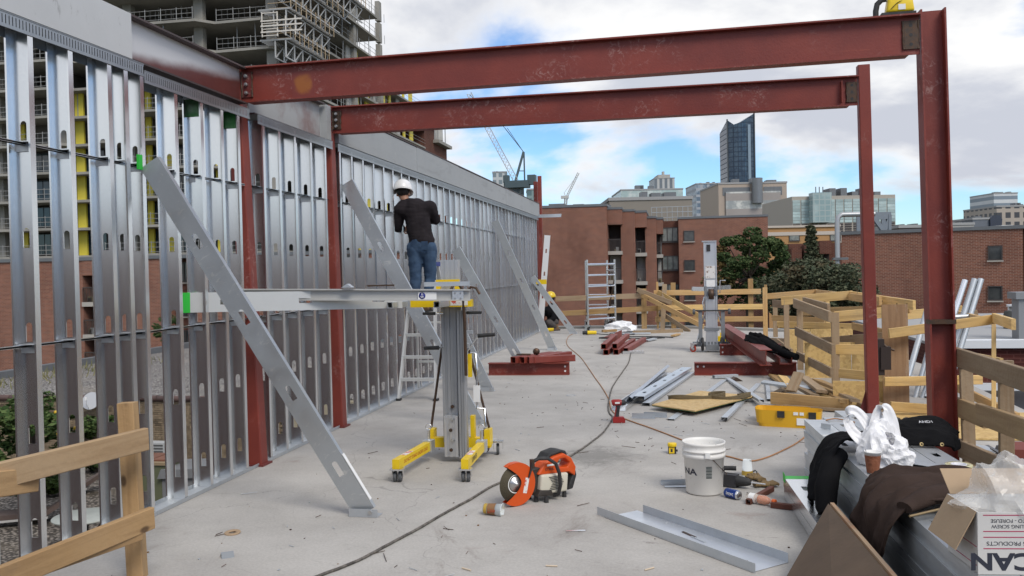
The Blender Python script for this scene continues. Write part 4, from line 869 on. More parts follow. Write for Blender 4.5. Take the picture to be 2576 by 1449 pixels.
# ================================================================ skyline
def city_mat(name, body, glass, nx, nz, frac=0.7, metal=0.0, rough=0.3, lit=None):
    """facade with a regular window grid too far away to pick apart; nx,nz = bay and storey in metres"""
    def f(nt, vec, c, b, tc):
        s = sepxyz(nt, tc.outputs['Object'])
        u = nmath(nt,'FRACT',nmath(nt,'DIVIDE',nmath(nt,'ADD',s[0],s[1]),nx)); v = nmath(nt,'FRACT',nmath(nt,'DIVIDE',s[2],nz))
        m = nmath(nt,'MULTIPLY',nmath(nt,'LESS_THAN',u,frac),nmath(nt,'LESS_THAN',v,frac))
        g = nmix(nt, nramp(nt, nnoise(nt, tc.outputs['Object'], 0.22, 3, 0.7), 0.40, 0.62), glass, lit or glass)
        rr = nt.nodes.new('ShaderNodeMapRange'); nt.links.new(m, rr.inputs[0]); rr.inputs['To Min'].default_value = 0.8; rr.inputs['To Max'].default_value = rough; nt.links.new(rr.outputs[0], b.inputs['Roughness'])
        return nmix(nt, m, c, g)
    return mat(name, body, 0.7, metal, extra=f, col2=(body[0]*.8,body[1]*.8,body[2]*.8), vscale=0.1)
def block(px0, px1, py, d, depth, z0=-9.0):
    a, c = A(px0,py,d), A(px1,py,d); ax = Vector((c.x-a.x,c.y-a.y,0)); w = ax.length; M = TR((a.x,a.y,0), math.atan2(ax.y,ax.x)); return M, w, (a.z+c.z)/2
def simple_block(name, label, px0, px1, py, d, depth, m, cat='building', roof=True):
    M, w, z = block(px0,px1,py,d,depth); t = thing(name, label, cat, M.translation+Vector((0,0,-9)))
    b = MB(); b.box((0,0,-9),(w,depth,z),M); b.build('facade', m, t, M=M)
    if roof:
        b = MB(); b.box((-0.15,-0.15,z),(w+0.15,depth,z+0.5),M); b.build('parapet', mat('pale_parapet',(0.33,0.33,0.33),0.8), t)
        for k in range(3): 
            x = rnd.uniform(0.1,0.8)*w; ww = rnd.uniform(0.05,0.15)*w; b = MB(); b.box((x,2,z+0.5),(x+ww,5,z+0.5+w*rnd.uniform(.03,.08)),M); b.build('roof_unit', M_FLASH, t)
    return t, M, w, z
# dark glass tower with a curved slanted crown
M, w, z = block(1829,1897,303,600,22); t = thing('glass_tower', 'tall dark blue glass tower with a slanted pointed crown', 'building', M.translation+Vector((0,0,-9)))
zr = A(1898,285,600).z; zl = A(1829,302,600).z; n = 14; poly = []
for i in range(n+1): u = i/n; poly.append((w*u, -3.2*math.sin(math.pi*u)))
b = MB(); top = []
for i,(x,y) in enumerate(poly): u = x/w; top.append(zl-4+ (zr-zl+4)*max(0,(u-0.25)/0.75)**1.1 if u > .25 else zl-4*(u/.25))
vs = [M @ Vector((x,y,-9)) for x,y in poly]+[M @ Vector((x,y,h)) for (x,y),h in zip(poly,top)]; k = n+1
b.add(vs,[(i,i+1,k+i+1,k+i) for i in range(n)]); vs2 = [M @ Vector((0,22,-9)),M @ Vector((w,22,-9)),M @ Vector((0,22,zl-6)),M @ Vector((w,22,zl-6))]
b.add([vs[0],vs2[0],vs2[2],vs[k]],[(0,1,2,3)]); b.add([vs[n],vs2[1],vs2[3],vs[2*n+1]],[(0,1,2,3)]); b.add([vs2[0],vs2[1],vs2[3],vs2[2]],[(0,1,2,3)])
b.add([vs[k+i] for i in range(k)]+[vs2[3],vs2[2]],[tuple(range(k+2))])
b.build('curtain_wall', city_mat('dark_blue_curtain_wall',(0.020,0.034,0.058),(0.022,0.044,0.078),1.9,3.3,0.85,rough=0.12,lit=(0.05,0.085,0.125)), t, M=M)
b = MB(); b.box((w*0.72,-2.95,-9),(w*0.82,-1.5,zr-8),M); b.build('glass_fin', mat('bright_glass_fin',(0.20,0.27,0.33),0.1,spec=.9), t)
for q in (0.0,1.0): b = MB(); b.box((w*q-0.4,-0.6,-9),(w*q+0.4,0.6,(zl if q == 0 else zr)+0.5),M); b.build('corner_mullion', mat('dark_mullion',(0.05,0.055,0.06),0.4), t)
# other skyline buildings
M_GREYCON = mat('brown_grey_concrete', (0.26,0.235,0.20), 0.85, col2=(0.21,0.19,0.165), vscale=0.08)
simple_block('concrete_hall', 'blank brown grey concrete block just behind the centre brick block', 1533,1741,503,140,20,M_GREYCON)
simple_block('office_building', 'wide pale glass office building behind the brown concrete block', 1562,1718,478,330,30,city_mat('pale_green_glass',(0.55,0.60,0.58),(0.36,0.46,0.45),60,4.0,0.62,lit=(0.55,0.6,0.58)))
t, M, w, z = simple_block('stone_tower', 'small stepped pale stone tower with tall windows on the skyline', 1646,1697,449,520,20,city_mat('pale_stone_windows',(0.48,0.48,0.47),(0.16,0.18,0.20),3.0,200,0.55))
b = MB(); b.box((w*0.2,1,z),(w*0.8,15,z+2.4),M); b.box((w*0.45,3,z+2.4),(w*0.55,6,z+4.5),M); b.build('crown', M_STUCCO, t)
simple_block('condominium', 'blue grey condominium block left of the beige hospital', 1751,1808,463,420,25,city_mat('blue_grey_condo',(0.36,0.38,0.41),(0.12,0.16,0.21),3.2,3.0,0.62,lit=(0.28,0.33,0.38)))
t, M, w, z = simple_block('hospital_building', 'beige hospital block with mirrored glass front below the dark tower', 1807,1979,462,260,25,mat('beige_precast',(0.40,0.33,0.27),0.8))
b = MB(); zz = A(1890,482,260).z; b.box((w*0.10,-0.6,-9),(w*0.90,-0.02,zz),M); b.build('glass_front', city_mat('banded_mirror_glass',(0.34,0.31,0.29),(0.30,0.32,0.32),400,4.6,0.52,rough=.15,lit=(0.62,0.62,0.58)), t, M=M)
b = MB(); b.tube(M @ Vector((w*0.55,-1.2,A(1890,512,260).z)), M @ Vector((w*0.55,-1.2,z+1.5)),1.6,n=14); b.build('stair_drum', mat('grey_metal_drum',(0.20,0.21,0.22),0.4,.4), t)
b = MB(); b.box((w*0.06,-0.1,z-3.4),(w*0.46,-0.02,z-1.0),M); b.box((w*0.66,-0.1,z-3.4),(w*0.93,-0.02,z-1.0),M); b.build('louvre_band', M_FLASH, t)
# pale green glass block, panes built one by one
M, w, z = block(1992,2252,492,210,25); t = thing('glass_block', 'pale green glass office block with projecting bay, behind the right brick block', 'building', M.translation+Vector((0,0,-9)))
b = MB(); b.box((0,0,-9),(w,25,z),M); b.build('frame', mat('beige_stone_frame',(0.40,0.36,0.31),0.8), t, M=M)
pm = MB(); nxp, nzp = 12, 8; pw = w/nxp; zb0 = A(2100,560,210).z; ph = (z-0.8-zb0)/nzp; pm.box((0.0,-0.15,0.0),(pw*0.88,-0.01,ph*0.92)); PANE = pm.mesh('pane'); PANE.materials.append(mat('pale_green_pane',(0.30,0.40,0.40),0.12,spec=.8,col2=(0.46,0.56,0.55),vscale=.3,vamt=1.0,rand=.2))
for i in range(nxp):
    for k in range(nzp): mesh_obj('pane', PANE, None, M @ Matrix.Translation((pw*(i+0.06),0,zb0+ph*k)), t)
pl = MB(); pl.box((0.0,-0.15,0.0),(pw*0.8,-0.01,ph*0.45)); PL = pl.mesh('window'); PL.materials.append(M_FRM)
for i in range(nxp):
    for k in range(1,5): mesh_obj('window', PL, None, M @ Matrix.Translation((pw*(i+0.1),0,zb0-ph*k*0.8)), t)
b = MB(); zt2 = A(2060,484,207).z; b.box((w*0.16,-3,zb0),(w*0.34,-0.2,zt2),M); b.build('glass_bay', city_mat('green_bay_glass',(0.38,0.45,0.44),(0.24,0.34,0.35),1.3,1.3,0.84,rough=.12,lit=(0.36,0.46,0.46)), t, M=M)
for k in range(3): p = A(2052+9*k,470,212); b = MB(); b.tube((p.x,p.y,z-1),(p.x,p.y,p.z),0.12,n=5); b.build('roof_mast', M_FLASH, t)
for k in range(6): x = w*(0.30+0.11*k); b = MB(); b.box((x,3,z),(x+w*0.06,8,z+rnd.uniform(.8,2.4)),M); b.build('roof_unit', M_FLASH, t)
# tan brick building
M, w, z = block(1920,2112,572,125,15); t = thing('tan_brick_building', 'low tan brick building with pale band between the trees and the glass block', 'building', M.translation+Vector((0,0,-9)))
b = MB(); b.box((0,0,-9),(w,12,z),M); b.build('facade', mat('tan_orange_brick',(0.42,0.235,0.10),0.85,col2=(0.36,0.20,0.085),vscale=.5), t, M=M)
zz = A(2010,583,125).z; b = MB(); b.box((-0.1,-0.12,zz-0.5),(w+0.1,-0.01,zz),M); b.box((-0.1,-0.2,z),(w+0.1,12,z+0.3),M); b.build('stone_band', mat('pale_stone_band',(0.50,0.44,0.38),0.8), t)
for px in (1985,2088): 
    q = M.inverted() @ A(px,600,125); window(t,q.x,q.x+1.5,A(px,606,125).z,A(px,590,125).z,-0.06,1,M_GLASSG,M)
# right part of the skyline
simple_block('white_office', 'white banded office tower at the right picture edge', 2500,2560,487,420,22,city_mat('white_bands',(0.60,0.62,0.63),(0.20,0.24,0.28),300,3.4,0.5))
simple_block('beige_office', 'beige office block with square windows at the right picture edge', 2507,2600,520,300,22,city_mat('beige_square_windows',(0.40,0.35,0.30),(0.06,0.06,0.065),3.0,3.2,0.6))
t, M, w, z = simple_block('grey_hall', 'dark blue grey hall with rounded glazed end right of the red column', 2447,2515,552,230,18,mat('blue_grey_cladding',(0.13,0.145,0.17),0.6))
b = MB(); b.prism([(w*0.62,-3.5),(w*1.0,-3.5),(w*1.05,1.0),(w*0.95,2.0),(w*0.68,2.0),(w*0.60,1.0)],0.6,M @ TR((0,0,z-1.0),0,R(90)) ); b.build('glazed_end', mat('dark_blue_end_glass',(0.02,0.028,0.05),0.1,spec=.8), t)
simple_block('roof_plant', 'cluster of pale rooftop plant rooms right of the front red column', 2392,2450,566,180,12,mat('pale_plant_room',(0.36,0.35,0.33),0.8))
simple_block('mansard_house', 'dark brown mansard roofs between the two right red columns', 2262,2330,573,150,12,mat('brown_slate',(0.075,0.055,0.05),0.8,col2=(0.12,0.09,0.08),vscale=.8))
simple_block('white_shed', 'small white rooftop shed low at the right edge', 2520,2548,566,110,6,mat('white_shed_wall',(0.66,0.66,0.66),0.7),roof=False)
# towers and cranes left of centre
t, M, w, z = simple_block('condominium', 'pale slim condominium tower under the tower crane', 1239,1275,434,380,18,city_mat('pale_condo',(0.48,0.50,0.50),(0.20,0.24,0.26),2.6,3.0,0.6))
t, M, w, z = simple_block('condominium', 'grey condominium with balconies carrying the crane base', 1268,1318,462,330,18,city_mat('grey_condo',(0.30,0.30,0.28),(0.10,0.12,0.13),3.4,3.0,0.6))
simple_block('condominium', 'thin green glass tower beside the far red posts', 1326,1343,478,300,12,city_mat('green_condo',(0.22,0.30,0.30),(0.10,0.16,0.17),2.2,3.0,0.7))
def lattice(b, p0, p1, w, r, n):
    p0, p1 = Vector(p0), Vector(p1); M = frame(p0,p1); L = (p1-p0).length; h = w/2; cs = [(h,h),(h,-h),(-h,-h),(-h,h)]
    for y, z in cs: b.tube(M @ Vector((0,y,z)), M @ Vector((L,y,z)), r, n=4)
    for i in range(n):
        x0, x1 = L*i/n, L*(i+1)/n
        for q in range(4): a, c = cs[q], cs[(q+1)%4]; b.tube(M @ Vector((x0,*a)), M @ Vector((x1,*c)), r*0.7, n=3)
M_CRW = mat('pale_crane_paint',(0.50,0.50,0.48),0.5); M_CRD = mat('dark_crane_steel',(0.07,0.10,0.11),0.5)
D = 330; t = thing('tower_crane', 'luffing tower crane with pale lattice jib left of centre', 'crane', A(1302,500,D))
b = MB(); lattice(b, A(1302,500,D), A(1302,462,D), 2.6, 0.22, 4); b.build('mast', M_CRD, t)
b = MB(); p = A(1302,464,D); b.cbox(p,(9,5,2.6)); b.cbox(p+Vector((5.5,0,1.5)),(3,4,3.5)); b.cbox(p+Vector((-4,-1,2.0)),(2.2,2.2,2.8)); b.build('machinery_deck', M_CRD, t)
b = MB(); lattice(b, A(1298,455,D), A(1180,235,D), 1.7, 0.13, 26); b.build('jib', M_CRW, t)
b = MB(); b.bar(A(1296,458,D),A(1317,382,D),0.9,0.9); b.bar(A(1320,460,D),A(1318,382,D),0.5,0.5); b.bar(A(1303,430,D),A(1319,430,D),0.3,0.3); b.build('a_frame', M_CRD, t)
b = MB(); b.tube(A(1317,382,D),A(1270,322,D),0.14,n=4); b.tube(A(1270,322,D),A(1180,237,D),0.10,n=4); b.tube(A(1318,384,D),A(1276,322,D),0.10,n=4); b.build('pendant_line', M_CRD, t)
D = 700; t = thing('tower_crane', 'small distant white crane with jib raised to the right', 'crane', A(1422,520,D))
b = MB(); lattice(b, A(1422,525,D), A(1424,497,D), 1.8, 0.25, 6); b.build('mast', M_CRW, t)
b = MB(); lattice(b, A(1424,499,D), A(1455,435,D), 1.4, 0.22, 14); b.build('jib', M_CRW, t)
b = MB(); b.cbox(A(1421,496,D),(6,3,2.2)); b.bar(A(1424,497,D),A(1419,485,D),0.5,0.5); b.tube(A(1419,485,D),A(1450,444,D),0.15,n=4); b.build('machinery_deck', M_CRW, t)
# ================================================================ loose studs and braces
SM = {}
def stud_obj(name, p0, p1, web, mat_, parent=None, H=None, holes=True, depth=0.152, fl=0.041, **kw):
    """C-stud from p0 to p1; web = direction its flat web faces; flanges fold back from it"""
    p0, p1 = Vector(p0), Vector(p1); L = round((p1-p0).length,2); key = (L,holes,depth,fl)
    if key not in SM: SM[key] = stud_mesh(L, [z for z in (0.35+0.6*i for i in range(12)) if z < L-0.2] if holes else [], depth, fl)
    z = (p1-p0).normalized(); y = Vector(web); y = (y-z*y.dot(z)).normalized(); x = y.cross(z)
    M = Matrix.Translation(p0) @ Matrix((x,y,z)).transposed().to_4x4() @ Matrix.Translation((depth/2,0,0))
    me = SM[key].copy(); me.materials.clear(); o = mesh_obj(name, me, mat_, M, parent); return tag(o, **kw) if kw else o
def brace(foot, top, label, clip=True, m=None):
    foot, top = Vector(foot), Vector(top); t = thing('diagonal_brace', label, 'brace', foot, 'diagonal steel braces propping the stud wall')
    stud_obj('brace_stud', foot+Vector((0,0,0.02)), top, (0.0,-1,0.0), m or M_BRACE, t)
    if clip:
        b = MB(); b.box((foot.x-0.10,foot.y-0.03,0.001),(foot.x+0.10,foot.y+0.07,0.004)); b.box((foot.x-0.10,foot.y-0.035,0.001),(foot.x+0.10,foot.y-0.03,0.055)); b.build('foot_clip', M_GALV2, t)
        b = MB(); b.tube((foot.x+0.05,foot.y-0.045,0.035),(foot.x+0.05,foot.y-0.034,0.035),0.014,n=10); b.build('bolt', M_BOLT, t)
    return t
t1 = brace(F(918,1298), W(374,408,XW+0.06), 'big diagonal brace in front, foot on the slab near the wooden guardrail')
f1 = F(918,1298)
b = MB(); e = (W(374,408,XW+0.06)-f1).normalized(); s_ = Vector((0,-1,0)).cross(e).normalized()
q = f1+s_*(-0.079)
if (f1+s_*0.079).x > q.x: q = f1+s_*0.079
b.box((0.06,-0.001,-0.019),(0.42,0.001,0.019),frame(q+Vector((0,0.021,0.02)),q+Vector((0,0.021,0.02))+e, s_)); tag(b.build('paper_label', M_WHITE, t1), 'white printed sticker on the brace edge')
c = W(374,408,XW+0.06); b = MB(); b.box((c.x-0.06,c.y-0.045,c.z-0.05),(c.x-0.045,c.y+0.0,c.z+0.05)); tag(b.build('paint_mark', M_GREEN, t1), 'green painted top corner')
brace((-2.12,9.15,0), (-3.49,9.1,2.62), 'diagonal brace rising past the second left column, behind the near lift')
brace(F(1226,984), (-3.49,11.65,2.15), 'diagonal brace whose upper part passes behind the man on the ladder')
brace((-2.40,13.95,0), (-3.49,13.9,2.0), 'diagonal brace ending behind the pile of red tubes')
brace(F(1390,881), (-3.49,17.1,2.62), 'diagonal brace just right of the man, fourth towards the far end')
brace(F(1443,840), G(1338,696,21.9), 'farthest diagonal brace beside the kneeling worker')
M_GLINT = mat('painted_glint_steel', (0.86,0.87,0.88), 0.5, 0.2)  # white base colour stands in for the sun glint on the stud
stud_obj('leaning_stud', F(1360,836)+Vector((-0.05,0.2,0)), A(1377,592,22.9), (0.1,-1,0.25), M_GLINT, label='steel stud, its white glint put into the colour, leaning upright at the far end of the wall', cat='stud')
P = A(1365,710,22.7); t = thing('cordless_drill', 'yellow and black drill hung on the bright leaning stud', 'drill', P)
b = MB(); b.box((P.x-0.16,P.y-0.06,P.z-0.05),(P.x+0.10,P.y+0.04,P.z+0.07)); b.build('body', M_YEL, t); b = MB(); b.box((P.x-0.20,P.y-0.06,P.z-0.20),(P.x-0.05,P.y+0.04,P.z-0.045)); b.build('battery', M_BLACK, t)
# ================================================================ material lift in front
M_STICK = mat('warning_sticker', (0.75,0.74,0.70), 0.5, col2=(0.55,0.06,0.04), vscale=22, vamt=1.0, lo=.52, hi=.58)
def wheel(t, c, axis, r, w, tyre=M_BLACK, name='wheel', rim=None):
    c, axis = Vector(c), Vector(axis).normalized(); M = Matrix.Translation(c) @ axis.to_track_quat('Z','Y').to_matrix().to_4x4()
    b = MB(); b.lathe([(r*0.62,-w/2),(r*0.9,-w/2),(r,-w/3),(r,w/3),(r*0.9,w/2),(r*0.62,w/2)],20,M,closed=True); o = b.build(name, tyre, t)
    b = MB(); b.lathe([(0.0,-w*0.42),(r*0.2,-w*0.55),(r*0.25,-w*0.3),(r*0.62,-w*0.3),(r*0.62,w*0.3),(r*0.25,w*0.3),(r*0.2,w*0.55),(0.0,w*0.42)],16,M); b.build('rim', rim or M_GALV2, o); return o
def caster(t, p, r=0.045, rz=0.0, twin=True, tyre=None):
    p = Vector(p); ax = Vector((math.cos(rz),math.sin(rz),0)); bk = Vector((-ax.y,ax.x,0))*r*0.5; c = p+Vector((0,0,r))+bk
    for s in ((-0.02,0.02) if twin else (0,)): wheel(t, c+ax*s, ax, r, 0.026, tyre or mat('grey_caster_rubber',(0.09,0.095,0.10),0.6))
    b = MB()
    for s in (-0.042,0.042): b.prism([(-r*0.35,0),(r*0.35,0),(r*0.5,r*1.5),(-r*1.1,r*1.5)],0.005,Matrix.Translation(c+ax*s) @ Matrix((bk.normalized(),Vector((0,0,1)),ax)).transposed().to_4x4())
    b.cbox(p+Vector((0,0,r*2.45)),(0.1,0.08,0.012)); b.build('caster_fork', M_CHROME, t)
LX, LY = -1.885, 7.40
t = thing('material_lift', 'yellow and aluminium material lift holding long steel pieces on its forks', 'material lift', (LX,LY,0))
lf, rf = F(1000,1213), F(1172,1213)
for P, tip in ((Vector((LX-0.215,7.34,0)),lf),(Vector((LX+0.24,7.36,0)),rf)):
    d = (tip-P).normalized(); b = MB(); b.bar(P+Vector((0,0,0.145)), tip+d*0.03+Vector((0,0,0.145)), 0.075, 0.058); o = b.build('leg', M_YEL, t)
    b = MB(); b.bar(tip-d*0.30+Vector((0,0,0.184)), tip-d*0.14+Vector((0,0,0.184)),0.0012,0.045); b.build('sticker', M_STICK, o)
    b = MB(); b.bar(P+d*0.02+Vector((0,0,0.145)), P+d*0.11+Vector((0,0,0.145)), 0.098, 0.084); b.build('leg_sleeve', M_GALV2, t)
    b = MB(); b.tube(P+d*0.06+Vector((0,0,0.19)), P+d*0.06+Vector((0,0,0.28)),0.014); b.path([P+d*0.06+Vector((0.026*math.cos(a*0.785),0,0.305+0.026*math.sin(a*0.785))) for a in range(9)],0.004,5); b.build('lock_pin', M_CHROME, t)
    caster(t, tip, 0.042, 0.15)
def onleg(P, tip, frac, txt, size, m, side):
    d = (tip-P).normalized(); n = Vector((d.y,-d.x,0))*side
    if n.dot(CAM-P) < 0: n = -n
    x = Vector((0,0,1)).cross(n).normalized(); p = P.lerp(tip,frac)+n*0.0296+Vector((0,0,0.145))
    lettering(txt, size, Matrix.Translation(p) @ Matrix((x,Vector((0,0,1)),n)).transposed().to_4x4(), m, t)
onleg(Vector((LX-0.215,7.34,0)),lf,0.56,'DO NOT STAND UNDER LOAD',0.038,mat('red_print',(0.45,0.04,0.02),0.6),1)
onleg(Vector((LX+0.24,7.36,0)),rf,0.72,'SUMNER',0.055,mat('black_print',(0.02,0.02,0.02),0.6),1)
b = MB(); b.bar((LX-0.27,7.44,0.145),(LX+0.29,7.46,0.145),0.085,0.07); b.cbox((LX-0.235,7.46,0.19),(0.05,0.10,0.14)); b.cbox((LX+0.265,7.47,0.19),(0.05,0.12,0.14)); b.cbox((LX+0.135,7.45,0.25),(0.035,0.06,0.26)); b.build('base_frame', M_YEL, t)
wheel(t,(LX-0.12,7.66,0.125),(1,0.05,0),0.105,0.05,mat('worn_brown_rubber',(0.10,0.07,0.05),0.8)); wheel(t,(LX+0.20,7.66,0.125),(1,0.05,0),0.105,0.05,mat('worn_brown_rubber',(0.10,0.07,0.05),0.8))
b = MB(); b.tube((LX-0.22,7.66,0.125),(LX+0.30,7.66,0.125),0.012); b.build('axle', M_CHROME, t); caster(t,(LX+0.315,7.62,0),0.05,0.2,False)
def mast_section(x0, x1, y0, y1, z0, z1, m, ribs=2):
    b = MB(); b.box((x0,y0,z0),(x1,y1,z1)); w = x1-x0
    for k in range(ribs+1): xx = x0+w*(k/ribs); xx = min(max(xx,x0+0.012),x1-0.012); b.box((xx-0.012,y0-0.010,z0),(xx+0.012,y0-0.0005,z1))
    return b.build('mast_section', m, t)
M_MAST = mat('dull_mast_aluminium', (0.44,0.45,0.46), 0.45, 0.6, col2=(0.34,0.35,0.36), vscale=12, stretch=(1,1,0.06), vamt=1.0)
mast_section(LX-0.105,LX+0.075,7.36,7.44,0.16,1.345,M_MAST,3); mast_section(LX+0.05,LX+0.115,7.30,7.355,0.04,1.30,M_MAST,2); mast_section(LX-0.08,LX+0.04,7.29,7.348,0.05,0.40,M_ALU,2)
mast_section(LX-0.125,LX+0.03,7.455,7.53,0.45,1.735,M_ALU,3)
for k, z in enumerate((0.47,0.37,0.28,0.19,0.11)):
    b = MB(); bolts(b,[(LX-0.02+0.012*(k%2),7.349 if z > 0.4 else 7.278,z)],(0,-1,0),0.016,0.012); b.build('bolt', M_BOLT if k % 2 else M_DKMETAL, t)
for (a,c) in (((LX-0.245,7.46,0.27),(LX-0.13,7.47,1.0)),((LX+0.275,7.46,0.27),(LX+0.105,7.45,0.98))): b = MB(); b.path([a,c],0.011,8); b.build('brace_rod', M_DKMETAL, t)
zf = 1.335
b = MB(); b.box((LX-0.33,7.20,zf),(LX+0.20,7.28,zf+0.06)); b.box((LX-0.12,7.28,zf),(LX+0.10,7.36,zf+0.05)); b.build('carriage', M_YEL, t)
b = MB(); b.box((LX+0.02,7.198,zf+0.012),(LX+0.17,7.1995,zf+0.05)); b.build('sticker', M_STICK, t)
for x in (LX-0.42,LX-0.02): b = MB(); sq_tube(b,(x+0.02,7.28,zf+0.03),(x-0.02,6.98,zf+0.03),0.052,(1,0,0),0.006); b.build('fork', M_GALV2, t)
b = MB(); b.box((LX-0.13,7.30,1.535),(LX+0.07,7.35,1.565)); b.box((LX-0.13,7.30,1.46),(LX-0.095,7.35,1.535)); b.box((LX+0.035,7.30,1.46),(LX+0.07,7.35,1.535)); b.build('head_bracket', M_YEL, t)
def crank(p, arm, grip, r=0.018):
    p, a, g = Vector(p), Vector(p)+Vector(arm), Vector(p)+Vector(arm)+Vector(grip); b = MB(); b.path([p,p.lerp(a,0.15),a],0.009,7); o = b.build('crank', M_CHROME, t); b = MB(); b.tube(a, g, r, r*0.85, n=12); b.build('grip', M_BLACK, o)
crank((LX+0.12,7.36,0.95),(0.10,-0.02,0.13),(0.15,0.0,0.01)); crank((LX-0.09,7.33,0.985),(-0.02,-0.05,0.0),(-0.13,0.0,-0.004))
crank((LX+0.12,7.30,1.28),(0.02,-0.02,0.0),(0.13,0.0,0.002),0.014); crank((LX-0.06,7.25,1.28),(-0.06,-0.02,0.0),(-0.11,0,0),0.014)
b = MB(); b.path([(LX+0.13,7.25,0.75),(LX+0.135,7.22,1.2),(LX+0.13,7.20,1.47),(LX+0.11,7.17,1.52),(LX+0.06,7.15,1.52),(LX+0.04,7.14,1.47)],0.014,8); b.path([(LX+0.16,7.22,1.45),(LX+0.20,7.20,1.50),(LX+0.25,7.18,1.49),(LX+0.28,7.18,1.44)],0.011,7); b.build('clamp_bar', M_DKMETAL, t)
b = MB(); b.box((LX+0.115,7.33,1.10),(LX+0.175,7.36,1.125)); b.box((LX+0.12,7.28,0.98),(LX+0.15,7.33,1.02)); b.build('winch_bracket', M_GALV2, t)
b = MB(); b.path([(LX+0.12,7.45,0.92),(LX+0.17,7.45,0.92),(LX+0.18,7.45,0.75),(LX+0.175,7.45,0.62)],0.012,7); b.path([(LX+0.175,7.45,0.5),(LX+0.175,7.45,0.44),(LX+0.24,7.45,0.44),(LX+0.245,7.45,0.28)],0.010,7); b.build('release_lever', M_CHROME, t)
b = MB(); b.box((LX+0.15,7.42,0.50),(LX+0.205,7.455,0.64)); b.build('hand_grip', M_WHITE, t); b = MB(); b.box((LX+0.116,7.38,0.72),(LX+0.145,7.42,0.92)); b.build('winch_guard', M_YEL, t)
# long pieces lying on its forks
pl, pr = A(598,741,7.10), A(1183,742,7.12)
t = thing('aluminium_beam', 'long pale aluminium I beam with a blue round sticker on the near lift', 'beam', pl.lerp(pr,0.5))
b = MB(); wbeam(b, pl, pr, 0.092, 0.075, 0.006, 0.010); b.build('beam_profile', mat('pale_aluminium',(0.60,0.59,0.55),0.45,0.55,col2=(0.50,0.49,0.46),vscale=3), t)
fr = frame(pl,pr); zz = 0.0032*(-1 if (fr.to_3x3() @ Vector((0,0,1))).y > 0 else 1)
n = (fr.to_3x3() @ Vector((0,0,1)))*(1 if zz > 0 else -1); xa = (pr-pl).normalized(); up_ = Vector((0,0,1)); up_ = (up_-xa*up_.dot(xa)).normalized(); RM = Matrix((xa,up_,xa.cross(up_))).transposed().to_4x4()
def on_beam(px, w, h, m, name, off=0.0): p = A(px,744,7.105); b = MB(); b.box((-w/2,-h/2,0.0),(w/2,h/2,0.0006),Matrix.Translation(Vector((p.x,p.y,p.z))+n*(0.004+off)) @ RM); return b.build(name, m, t)
on_beam(1075,0.15,0.062,M_WHITE,'label_sticker')
p = A(1062,744,7.105)+n*0.0052; b = MB(); b.lathe([(0,0),(0.027,0.0),(0.027,0.0006),(0,0.0006)],28,Matrix.Translation(p) @ RM @ (Matrix.Identity(4) if (RM.to_3x3() @ Vector((0,0,1))).dot(n) > 0 else Matrix.Rotation(math.pi,4,'Y'))); b.build('round_badge', mat('badge_blue',(0.02,0.03,0.22),0.4), t)
nl = Matrix((xa,up_,n)).transposed().to_4x4() if xa.cross(up_).dot(n) > 0 else Matrix((-xa,up_,n)).transposed().to_4x4()
lettering('E', 0.026, Matrix.Translation(p+n*0.0012+up_*0.011) @ nl, M_WHITE, t); lettering('W', 0.026, Matrix.Translation(p+n*0.0012-up_*0.011) @ nl, M_WHITE, t)
for k in range(4): b = MB(); q = A(1145+14*(k%2),736+14*(k//2),7.10); bolts(b,[q],n,0.011,0.008); b.build('bolt', M_BOLT, t)
b = MB(); q = A(1152,743,7.10); b.box((-0.045,-0.038,0),(0.045,0.038,0.006),Matrix.Translation(q+n*0.0035) @ RM); b.build('end_bracket', M_GALV2, t)
g0, g1 = A(452,762,6.72), A(1012,752,7.40)
t = thing('steel_channel', 'steel channel with a bright green sprayed end lying on the near lift', 'channel', g0.lerp(g1,0.5))
stud_obj('channel_profile', g0, g1, (0.25,-1,0), mat('soft_galvanized',(0.66,0.67,0.66),0.42,0.45,col2=(0.58,0.59,0.58),vscale=3), t)
e = (g1-g0).normalized(); b = MB(); b.box((-0.001,-0.077,-0.0425),(0.075,0.077,0.0018),frame(g0,g1,(0,0,1)) ); tag(b.build('paint_mark', M_GREEN, t), 'bright green sprayed end')
b = MB(); q = A(1128,714,7.2); b.box((q.x-0.19,q.y-0.05,q.z-0.018),(q.x+0.19,q.y+0.06,q.z-0.016)); b.box((q.x-0.19,q.y-0.052,q.z-0.018),(q.x+0.19,q.y-0.05,q.z+0.018)); b.build('steel_offcut', M_GALV2, label='short folded steel offcut resting on the lift head', cat='offcut')
q = A(883,719,7.1); b = MB(); b.prism([(-0.05,0),(0.04,0),(0.0,0.03)],0.06,TR((q.x,q.y-0.03,q.z-0.012),0,R(90))); b.build('angle_clip', M_GALV2, label='small bent angle clip sitting on the aluminium beam', cat='clip')
q = A(960,716,7.1); b = MB(); b.bar((q.x-0.12,q.y,q.z-0.008),(q.x+0.10,q.y+0.02,q.z-0.006),0.012,0.02); b.build('steel_rod', M_DKMETAL, label='thin rusty rod lying on the aluminium beam', cat='rod')
